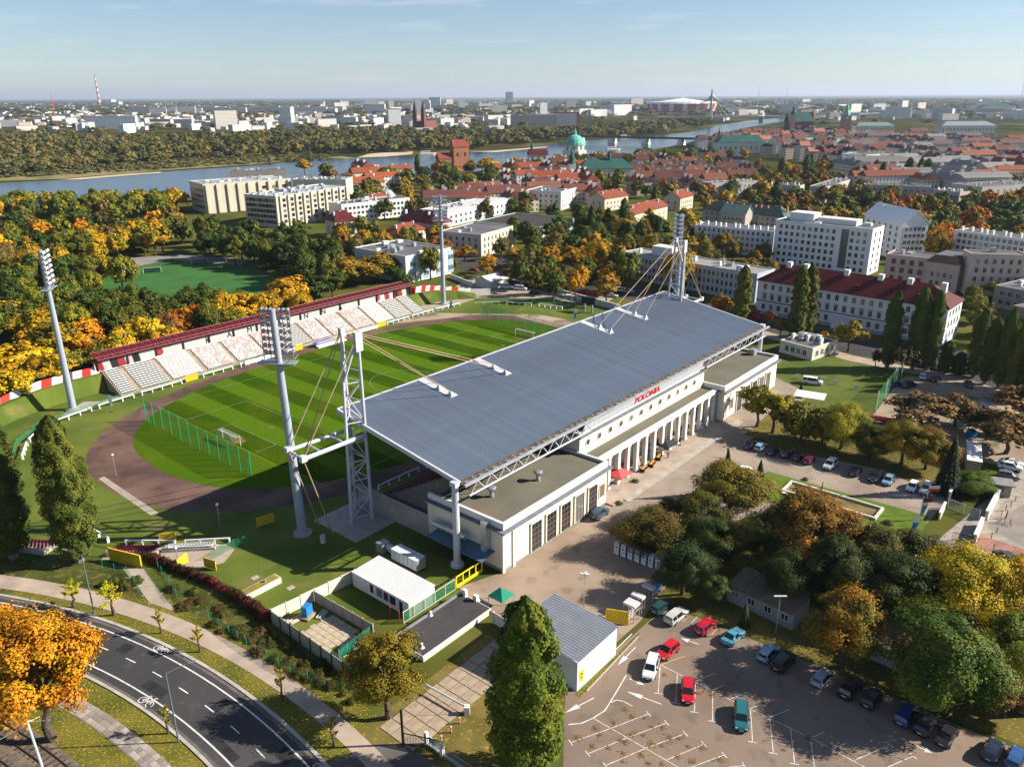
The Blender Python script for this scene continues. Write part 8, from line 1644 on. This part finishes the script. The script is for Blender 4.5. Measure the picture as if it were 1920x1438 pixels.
wood([(250, 520), (350, 525), (440, 535), (470, 545), (400, 560), (300, 570), (190, 580), (180, 545)], 28, 5.5, (11, 14), (4.6, 6), [('dark green', DGR, GRN), ('olive', OLV, DGR), ('green', GRN, OLV)], 'between the training pitch and the terrace', 'trees below the training pitch', seed=2, nm='park_tree')
wood([(-40, 470), (130, 470), (190, 500), (160, 560), (60, 570), (-40, 570)], 22, 7.5, (13, 16), (5, 6.5), [('olive', OLV, GRN), ('dark green', GRN, DGR), ('yellow green', YGR, OLV), ('dark green', DGR, GRN)], 'in the park left of the training pitch', 'park left of the training pitch', seed=3, nm='park_tree')
wood([(-40, 372), (120, 362), (330, 352), (320, 395), (300, 440), (180, 480), (-40, 470)], 62, 8.5, (13, 17), (5.2, 7.4), MIXP, 'in the autumn park at the left', 'autumn park at the left', ('round', 'dome', 'round', 'willow'), seed=4, nm='park_tree')
wood([(160, 430), (300, 400), (330, 440), (250, 470), (180, 480)], 16, 7.5, (13, 16), (5, 6.6), [('golden', (.40, .22, .012), OLV), ('golden', GLD, YGR), ('yellow green', YGR, OLV)], 'in the golden park clump before the court', 'golden park clump', seed=5, nm='park_tree')
wood([(600, 402), (680, 395), (760, 402), (830, 395), (860, 420), (830, 470), (700, 450), (640, 440)], 22, 9, (11, 15), (4.4, 6), MIXC, 'around the red villas behind the school', 'trees around the red villas', seed=6)
wood([(640, 345), (830, 335), (1000, 350), (1000, 372), (830, 372), (640, 372)], 44, 13, (10, 14), (4.6, 6.5), MIXC, 'in the gardens below the brick church', 'gardens below the brick church', seed=7)
wood([(840, 440), (960, 430), (1080, 430), (1170, 470), (1150, 520), (1000, 500), (900, 480)], 34, 8.5, (9, 13), (3.8, 5.6), [('golden', GLD, ORG), ('golden', (.40, .2, .012), OLV), ('olive', OLV, BRN), ('green', GRN, OLV), ('rust', RUS, GLD)], 'on the street behind the far bend', 'street trees behind the far bend', ('round', 'loose', 'round'), seed=8, nm='street_tree')
wood([(960, 372), (1100, 365), (1320, 392), (1330, 470), (1180, 470), (1080, 440), (960, 415)], 52, 9.5, (11, 17), (4.2, 6.2), [('dark green', DGR, GRN), ('green', GRN, OLV), ('olive', OLV, BRN), ('golden', GLD, OLV), ('dark green', GRN, DGR)], 'in the wooded middle before the pink houses', 'wooded middle', ('round', 'dome', 'willow', 'round'), seed=9)
wood([(1300, 330), (1480, 318), (1620, 325), (1700, 340), (1620, 395), (1480, 385), (1330, 378)], 64, 12, (11, 15), (4.8, 6.6), MIXC, 'between the old town and the white flats', 'trees before the old town', seed=10, nm='wood_tree')
wood([(1620, 335), (1800, 330), (1960, 335), (1960, 430), (1800, 420), (1740, 440), (1700, 400)], 54, 12, (12, 17), (5, 7), [('golden', (.34, .2, .014), OLV), ('rust', RUS, ORG), ('olive', OLV, GRN), ('dark green', GRN, DGR), ('orange', ORG, RUS), ('yellow green', YGR, OLV)], 'in the autumn wood right of the white flats', 'autumn wood at the right', seed=11, nm='wood_tree')
wood([(1300, 420), (1440, 430), (1450, 500), (1330, 480)], 9, 9, (9, 13), (4, 5.5), [('golden', (.30, .17, .012), OLV), ('olive', OLV, BRN)], 'between the long low block and the white flats', 'trees by the low block', seed=12)
wood([(1800, 470), (1960, 490), (1960, 590), (1840, 600), (1820, 560)], 9, 9, (7, 10), (3.4, 5), [('yellow green', YGR, OLV), ('green', GRN, DGR), ('olive', OLV, YGR)], 'right of the pink offices', 'trees right of the pink offices', seed=13)
wood([(560, 300), (700, 315), (860, 300), (1100, 285), (1300, 268), (1320, 282), (1100, 305), (880, 330), (700, 340), (640, 330)], 60, 16, (10, 14), (5, 7.5), MIXC, 'along the near river bank', 'trees along the near river bank', ('round', 'willow', 'dome'), seed=14, nm='riverside_tree')
wood([(-60, 357), (330, 350), (330, 358), (-60, 372)], 40, 8, (13, 17), (5.5, 7.5), MIXG, 'at the near river edge on the left', 'trees at the left river edge', ('round', 'willow', 'dome'), seed=15, nm='riverside_tree')
wood([(1100, 300), (1420, 300), (1500, 320), (1300, 350), (1100, 340)], 46, 15, (9, 13), (4, 6), MIXC, 'among the New Town houses', 'trees among the New Town houses', seed=16)
wood([(1600, 285), (1920, 300), (1920, 330), (1600, 325)], 40, 18, (10, 14), (5, 7), MIXC, 'among the pale flats below the town', 'trees among the pale flats', seed=17)
for i, (x, y, H, w) in enumerate([(1160, 316, 22, 26), (1125, 318, 19, 24), (1658, 305, 22, 14), (1708, 296, 23, 16), (1730, 296, 23, 14), (1742, 298, 23, 18), (1515, 290, 18, 12), (1523, 288, 18, 12), (1645, 300, 18, 12), (1172, 372, 20, 22), (1110, 385, 20, 18), (1230, 350, 18, 20), (782, 290, 18, 12), (1468, 296, 18, 14)]): T('poplar', x, y, H, w, [(.16, .15, .012), (.10, .115, .012), DGR, DGR, GRN, DGR, DGR, GRN, DGR, GRN, DGR, GRN, DGR, DGR][i], YGR if i < 2 else GRN, 'slim poplar standing out over the town, %s in the list from far centre' % ordw(i + 1) if False else ['bright yellow green poplar by the green-roofed church', 'golden green poplar before the green-roofed church', 'dark poplar right of the tall white slab', 'left dark poplar of the group by the flats', 'middle poplar of the group by the flats', 'right poplar of the group by the flats', 'left of two dark poplars below the pale green roof', 'right of two dark poplars below the pale green roof', 'small dark poplar behind the tall white slab', 'tall birch-like tree between the pink houses', 'tall dark tree left of the pink houses', 'tall green tree above the cream house', 'lone dark poplar by the river', 'dark poplar right of the small white church'][i], 'slim poplars over the town')
wood([(1440, 285), (1640, 285), (1640, 345), (1440, 335)], 34, 11, (10, 15), (4.5, 6.5), MIXC, 'around the tall white slab', 'trees around the tall white slab', seed=18, nm='wood_tree')
wood([(1590, 245), (1920, 250), (1920, 300), (1600, 290)], 40, 16, (9, 13), (4.5, 6.5), MIXC, 'among the red roofs right of the castle', 'trees among the far red roofs', seed=19, nm='garden_tree')
wood([(1100, 290), (1420, 262), (1420, 300), (1110, 320)], 30, 14, (9, 13), (4.5, 6.5), MIXC, 'between the churches of the New Town', 'trees between the churches', seed=20, nm='garden_tree')
# street side shrubs, hedge of red creeper, clipped trees
for i, (x, y) in enumerate([(938, 525), (983, 520), (1007, 527), (945, 535), (852, 500)]): q = G(x, y); tree('shrub', (q.x, q.y, 0), 3.4, 1.9, (.17, .125, .012), OLV, 'clipped olive street shrub, %s from the left' % ordw([2, 4, 5, 3, 1][i]), 'clipped shrubs by the street', 1)
hd = thing('creeper_hedge', 'long dark red creeper hedge curving down the near bank', 'hedge', (0, 0, 0)); hp_ = [W(-88.5, 31.2), W(-87.2, 37), W(-86.1, 43), W(-85.2, 49), W(-84.8, 56), W(-84.9, 62.6)]
me0 = proto('shrub', 0, 0)[0]; r = random.Random(8)
for a, b_ in zip(hp_, hp_[1:]):
    for k in range(6): p = a.lerp(b_, (k + r.random()) / 6); o = obj('creeper', me0, hd, (p.x, p.y, .1), r.uniform(0, 6), (r.uniform(.8, 1.2), r.uniform(.8, 1.2), r.uniform(1.0, 1.6))); c = r.choice([(.10, .018, .022), (.07, .016, .016), (.15, .03, .02), (.06, .045, .012)]); o.color = (*c, 1); o['second_colour'] = [.05, .03, .012]
sb_ = thing('bank_brush', 'low tangled green brush on the bank above the pavement', 'bush', (0, 0, 0))
for k in range(60):
    x = r.uniform(320, 660); y = 1105 + (x - 320) * .55 + r.uniform(-18, 30); q = G(x, y); o = obj('bramble', me0, sb_, (q.x, q.y, 0), r.uniform(0, 6), (r.uniform(.5, 1.3),) * 2 + (r.uniform(.3, .9),)); c = r.choice([(.05, .07, .014), (.08, .085, .016), (.10, .09, .02)]); o.color = (*c, 1); o['second_colour'] = [.10, .06, .02]
for i, (x, y, s) in enumerate([(255, 1092, 1.1), (235, 1100, 1.2), (215, 1090, .9), (200, 1098, 1.0), (365, 1112, 1.0), (1665, 982, .8), (1510, 900, .6), (1160, 945, .7), (1190, 905, .8)]): q = G(x, y); tree('shrub', (q.x, q.y, 0), s, s * 1.1, (.06, .085, .014) if i != 5 else (.14, .09, .05), (.10, .09, .02), ['dark bush left of the gate path, %s of four' % ordw(i + 1) if i < 4 else '', '', '', '', 'bush between the green fences', 'round brown bush on the garden lawn', 'small bush behind the pool', 'low bush at the wing corner', 'potted flowers by the coral gazebo'][i] if i >= 4 else 'dark bush left of the gate path, %s of four' % ordw([4, 3, 2, 1][i]), 'bushes', 0)
# ---- woods across the river: one mass
cm_ = bpy.data.materials.new('far_leaves'); cm_.use_nodes = True; n, l = cm_.node_tree.nodes, cm_.node_tree.links; b = n['Principled BSDF']; b.inputs['Roughness'].default_value = .7; b.inputs['Specular IOR Level'].default_value = .1
va = n.new('ShaderNodeVertexColor'); va.layer_name = 'tint'; ge = n.new('ShaderNodeNewGeometry'); hs = n.new('ShaderNodeHueSaturation'); mr1 = n.new('ShaderNodeMapRange'); mr1.inputs['To Min'].default_value = .86; mr1.inputs['To Max'].default_value = 1.14
l.new(ge.outputs['Random Per Island'], mr1.inputs['Value']); l.new(mr1.outputs['Result'], hs.inputs['Value']); l.new(va.outputs['Color'], hs.inputs['Color']); l.new(hs.outputs['Color'], b.inputs['Base Color'])
def mass(name, label, pts, nl, size, cat='wood'):
    rng = np.random.default_rng(12); base = [crown(k, 1.0, .45, nl, size, 40 + i) for i, k in enumerate(('round', 'dome', 'round', 'willow'))]; Vs, Cs = [], []
    for i, (x, y, H, R, c) in enumerate(pts):
        v = base[i % 4]; a = rng.uniform(0, 6.28); ca, sa = math.cos(a), math.sin(a); q = np.empty_like(v); s = R / .45
        q[:, 0] = (v[:, 0] * ca - v[:, 1] * sa) * s + x; q[:, 1] = (v[:, 0] * sa + v[:, 1] * ca) * s + y; q[:, 2] = v[:, 2] * H; Vs.append(q); k = rng.uniform(.8, 1.2); Cs.append(np.tile(np.array([c[0] * k, c[1] * k, c[2] * k, 1.0]), (len(v), 1)))
    V, C = np.concatenate(Vs), np.concatenate(Cs); me = np_mesh(name, V, cm_); at = me.attributes.new('tint', 'FLOAT_COLOR', 'POINT'); at.data.foreach_set('color', C.astype(np.float32).ravel())
    o = obj(name, me); return tag(o, label, cat, None, 'stuff')
r = random.Random(50); pts = []
FW = [(-120, 262), (0, 259), (120, 257), (240, 262), (330, 261), (420, 260), (520, 252), (640, 248), (760, 247), (900, 247), (980, 250), (1080, 246), (1150, 237), (1230, 230), (1330, 229), (1345, 233), (1290, 246), (1200, 256), (1060, 262), (985, 272), (905, 279), (790, 286), (700, 287), (640, 289), (560, 290), (440, 296), (320, 303), (200, 312), (110, 322), (0, 332), (-120, 334)]
FC = [(.095, .10, .018), (.13, .115, .026), (.065, .082, .018), (.14, .12, .03), (.17, .12, .026), (.13, .10, .04), (.085, .09, .032), (.15, .135, .04), (.10, .098, .035)]
tries = 0; grid = {}
while len(pts) < 1500 and tries < 60000:
    tries += 1; x = r.uniform(-120, 1345); y = r.uniform(229, 334)
    if not inpoly(x, y, FW): continue
    H = r.uniform(11, 17) if y < 295 else r.uniform(7, 13); q = G(x, y); gx, gy = int(q.x / 9), int(q.y / 9)
    if (gx, gy) in grid or not clear_of(q.x, q.y, 4): continue
    grid[gx, gy] = 1; pts.append((q.x, q.y, H, r.uniform(6, 9.5) * (1 + max(0, q.y - 900) / 2600), r.choice(FC)))
mass('far_bank_wood', 'mixed autumn wood along the far bank of the river', pts, 260, .095)
pts = []
for k in range(650): x = r.uniform(0, 620); y = 334 - x * .058 + r.uniform(-14, 2); q = G(x, y); pts.append((q.x, q.y, r.uniform(1.5, 4), r.uniform(2, 4.5), r.choice([(.12, .11, .035), (.08, .085, .025), (.16, .13, .045)])))
mass('bank_scrub_bushes', 'low scrub on the river meadow', pts, 60, .2, 'scrub')
pts = []
for k in range(2600):
    x = r.uniform(-150, 2050); y = 186.5 + abs(r.gauss(0, 15)) if x > 1000 else 192 + abs(r.gauss(0, 22))
    if inpoly(x, y, riv) or y > (262 if x < 960 else 240): continue
    q = G(x, y); k_ = max(1, q.y / 2600.0); pts.append((q.x, q.y, r.uniform(9, 15) * min(1.5, k_), r.uniform(9, 20) * k_, r.choice(FC[:6] + [(.03, .045, .014)])))
mass('far_suburb_woods', 'scattered woods between the far suburbs up to the horizon', pts, 90, .17)
# ---- people on the plaza and by the gate
def person(q, top, bot, az, label):
    p = G(*q); t = thing('person', label, 'person', p, az, None); me = bpy.data.meshes.new('body')
    vs = [(0, 0, .95), (0, 0, 1.2), (0, 0, 1.42), (0, 0, 1.52), (0, .02, 1.66), (.1, 0, .9), (.12, .08, .5), (.12, 0, .06), (.12, .14, .03), (-.1, 0, .9), (-.12, -.1, .5), (-.12, -.2, .08), (-.12, -.08, .03), (.2, 0, 1.4), (.27, -.03, 1.14), (.26, .1, .92), (-.2, 0, 1.4), (-.27, .05, 1.14), (-.25, .16, .94)]
    es = [(0, 1), (1, 2), (2, 3), (3, 4), (0, 5), (5, 6), (6, 7), (7, 8), (0, 9), (9, 10), (10, 11), (11, 12), (2, 13), (13, 14), (14, 15), (2, 16), (16, 17), (17, 18)]
    me.from_pydata(vs, es, []); o = bpy.data.objects.new('body', me); COL.objects.link(o); o.parent = t; sk = o.modifiers.new('skin', 'SKIN')
    rad = [.15, .15, .14, .06, .105, .09, .075, .05, .045, .09, .075, .05, .045, .07, .05, .035, .07, .05, .035]
    for v_, rd in zip(me.skin_vertices[0].data, rad): v_.radius = (rd, rd)
    me.skin_vertices[0].data[0].use_root = True; o.modifiers.new('sub', 'SUBSURF').levels = 1; o.modifiers['sub'].render_levels = 1
    pm = bpy.data.materials.get('clothes_%s' % label[:20]) or bpy.data.materials.new('clothes_%s' % label[:20]); pm.use_nodes = True; n, l = pm.node_tree.nodes, pm.node_tree.links; bb = n['Principled BSDF']; bb.inputs['Roughness'].default_value = .9
    tc = n.new('ShaderNodeTexCoord'); sp = n.new('ShaderNodeSeparateXYZ'); l.new(tc.outputs['Object'], sp.inputs[0]); rp = n.new('ShaderNodeValToRGB'); rp.color_ramp.interpolation = 'CONSTANT'; e = rp.color_ramp.elements; e[0].position = 0; e[0].color = (*bot, 1); e[1].position = .475; e[1].color = (*top, 1); q_ = e.new(.755); q_.color = (.45, .27, .2, 1); dv = n.new('ShaderNodeMath'); dv.operation = 'DIVIDE'; dv.inputs[1].default_value = 2.0; l.new(sp.outputs['Z'], dv.inputs[0]); l.new(dv.outputs[0], rp.inputs['Fac']); l.new(rp.outputs['Color'], bb.inputs['Base Color']); me.materials.append(pm)
    MB().lathe([(.1, 1.66), (.118, 1.72), (.09, 1.79), (.02, 1.81)], 8).build('hair', m_black, t)
for i, (q, a, b_, lab) in enumerate([((1252, 860), (.05, .05, .07), (.02, .02, .03), 'person in dark clothes standing under the black gazebo edge'), ((1205, 868), (.25, .05, .06), (.03, .03, .05), 'person in a dark red top among the terrace tables'), ((1222, 852), (.04, .04, .05), (.03, .03, .04), 'person in black walking past the blue flags'), ((1886, 972), (.08, .10, .14), (.03, .03, .04), 'person in a grey-blue jacket beside the bicycles'), ((1240, 858), (.35, .33, .30), (.05, .06, .10), 'person in a pale top before the colonnade')]): person(q, a, b_, i * 1.3, lab)
# ---- small things of the far end and training ground
for i, (q, h) in enumerate([((233, 520), 9), ((525, 495), 12), ((420, 490), 14), ((136, 490), 10), ((1240, 465), 9)]):
    t = thing('ground_lamp', ['lamp pole at the left corner of the training pitch', 'lamp pole in the dark wood, right of two', 'lamp pole in the dark wood, left of two', 'lamp pole among the park trees', 'lamp pole behind the low blue-grey block'][i], 'lamp', G(*q)); MB().tube((0, 0, 0), (0, 0, h), .14, .1, 6).build('post', m_steel, t); MB().box(-.9, .9, -.2, .2, h - .1, h + .25).build('lantern', m_steel, t)
for i, (q, az) in enumerate([((286, 512), 20), ((375, 495), 20)]):
    t = thing('training_goal', ['white goal at the sunny end of the training pitch', 'goal at the shaded edge of the training pitch'][i], 'goal', G(*q), R_(az)); f_ = MB()
    for x in (-3.6, 3.6): f_.tube((x, 0, 0), (x, 0, 2.4), .09, n=6)
    f_.tube((-3.6, 0, 2.4), (3.6, 0, 2.4), .09, n=6); f_.build('frame', m_white, t); MB().add([(-3.6, 0, 2.4), (3.6, 0, 2.4), (3.6, 1.8, 0), (-3.6, 1.8, 0)], [(0, 1, 2, 3)]).build('net', mat('grey_net', (.3, .32, .3), .9), t)
t = thing('training_banner', 'white banner fence along the training pitch corner', 'fence', G(172, 522), math.atan2(*(G(228, 512) - G(172, 522)).yx))
for k in range(6): MB().box(k * 2.6, k * 2.6 + 2.5, -.04, .04, .1, 1.6).build('panel', m_white if k % 2 == 0 else mat('pale_blue_board', (.4, .5, .62), .6), t)
low_wall((945, 530), (1045, 552), 2.0, .3, mat('mural_wall', (.06, .05, .06), .8, scale=.5, col2=(.10, .05, .02)), 'dark painted wall between the yard and the street', 'street_wall'); low_wall((1045, 552), (1160, 583), 2.2, .3, mat('blue_white_wall', (.42, .46, .50), .8), 'pale grey wall behind the scoreboard', 'street_wall'); low_wall((885, 538), (845, 522), 1.8, .3, m_white, 'white wall behind the far floodlight', 'street_wall')
for i, (x, y) in enumerate([(1040, 560), (1052, 564), (1066, 565), (1078, 567)]):
    t = thing('turnstile_gate', 'grey turnstile cage in the far corner, %s from the left' % ordw(i + 1), 'turnstile', G(x, y), R_(-15), 'turnstiles in the far corner'); MB().box(-1.1, 1.1, -1, 1, 2.4, 2.6).build('roof', m_white, t)
    for a in (-1, 1):
        for b_ in (-.9, .9): MB().box(a - .06, a + .06, b_ - .06, b_ + .06, 0, 2.4).build('post', m_white, t)
    for k in range(6): MB().tube((-1, 0, .4 + k * .35), (1, 0, .4 + k * .35), .04, n=5).build('bar', m_steel, t)
t = thing('street_kiosk', 'small white kiosk on the shaded street', 'kiosk', G(1041, 515), R_(-15)); MB().box(-1.4, 1.4, -1.2, 1.2, 0, 2.6).build('wall', mat('pale_kiosk', (.5, .56, .6), .6), t); MB().box(-1.7, 1.7, -1.5, 1.5, 2.6, 2.85).build('roof', m_white, t); MB().box(-1.43, -1.4, -.8, .8, 1, 2).build('window', m_dark, t)
t = thing('advert_column', 'yellow totem sign on the street behind the bend', 'sign', G(1159, 541)); MB().box(-.7, .7, -.2, .2, .8, 5).build('panel', mat('totem_yellow', (.75, .42, .02), .5), t); MB().box(-.15, .15, -.1, .1, 0, .8).build('post', m_black, t)
t = thing('site_tarp', 'white flat tent roof by the side lawn', 'tent', G(1517, 757), R_(-28)); MB().box(-3.6, 3.6, -2.6, 2.6, 2.3, 2.45).build('canopy', m_white, t)
for x in (-3.4, 3.4):
    for y in (-2.4, 2.4): MB().box(x - .05, x + .05, y - .05, y + .05, 0, 2.3).build('leg', m_steel, t)
for i, q in enumerate([(1495, 710), (1543, 716), (1566, 721), (1605, 730)]): t = thing('lawn_board', 'small white board standing on the side lawn, %s from the left' % ordw(i + 1), 'board', G(*q), R_(-20), 'white boards on the side lawn'); MB().box(-.6, .6, -.04, .04, .3, 1.3).build('panel', m_white, t); MB().box(-.05, .05, -.03, .03, 0, .3).build('leg', m_steel, t)
t = thing('lawn_net_fence', 'tall green net fence on white posts at the lawn edge', 'fence', G(1642, 770), math.atan2(*(G(1690, 705) - G(1642, 770)).yx)); L = (G(1690, 705) - G(1642, 770)).length; MB().add([(0, 0, 0), (L, 0, 0), (L, 0, 5), (0, 0, 5)], [(0, 1, 2, 3)]).build('net', m_green_net, t)
for k in range(4): MB().tube((k * L / 3, 0, 0), (k * L / 3, 0, 5.2), .1, n=6).build('post', m_white, t)
t = thing('site_container', 'white site container behind the tall spruce', 'container', G(1822, 868), R_(62)); MB().box(-5.5, 5.5, -1.3, 1.3, 0, 2.7).build('box', m_panel, t); MB().box(-5.6, 5.6, -1.4, 1.4, 2.7, 2.85).build('roof', m_white, t); MB().box(-1, 1, -1.34, -1.3, 1, 2).build('window', m_dark, t)
t = thing('blue_barrel', 'bright blue barrel behind the site container', 'barrel', G(1820, 818)); MB().lathe([(.9, 0), (1.1, .5), (1.1, 1.2), (.9, 1.6)], 12).build('drum', mat('barrel_blue', (.02, .22, .55), .5), t); MB().lathe([(.7, 1.6), (.7, 1.66)], 12).build('lid', m_black, t)
# ---- the air: thin autumn haze over the whole plain
hz = MB().box(-43000, 43000, -1600, 46500, -2.0, 330.0)
hm = bpy.data.materials.new('haze_air'); hm.use_nodes = True; n, l = hm.node_tree.nodes, hm.node_tree.links; n.remove(n['Principled BSDF'])
pv_ = n.new('ShaderNodeVolumePrincipled'); pv_.inputs['Color'].default_value = (.62, .74, .92, 1); pv_.inputs['Density'].default_value = 4.0e-5; pv_.inputs['Anisotropy'].default_value = .2
l.new(pv_.outputs['Volume'], n['Material Output'].inputs['Volume'])
tag(hz.build('haze', hm), None, None, None, 'stuff')
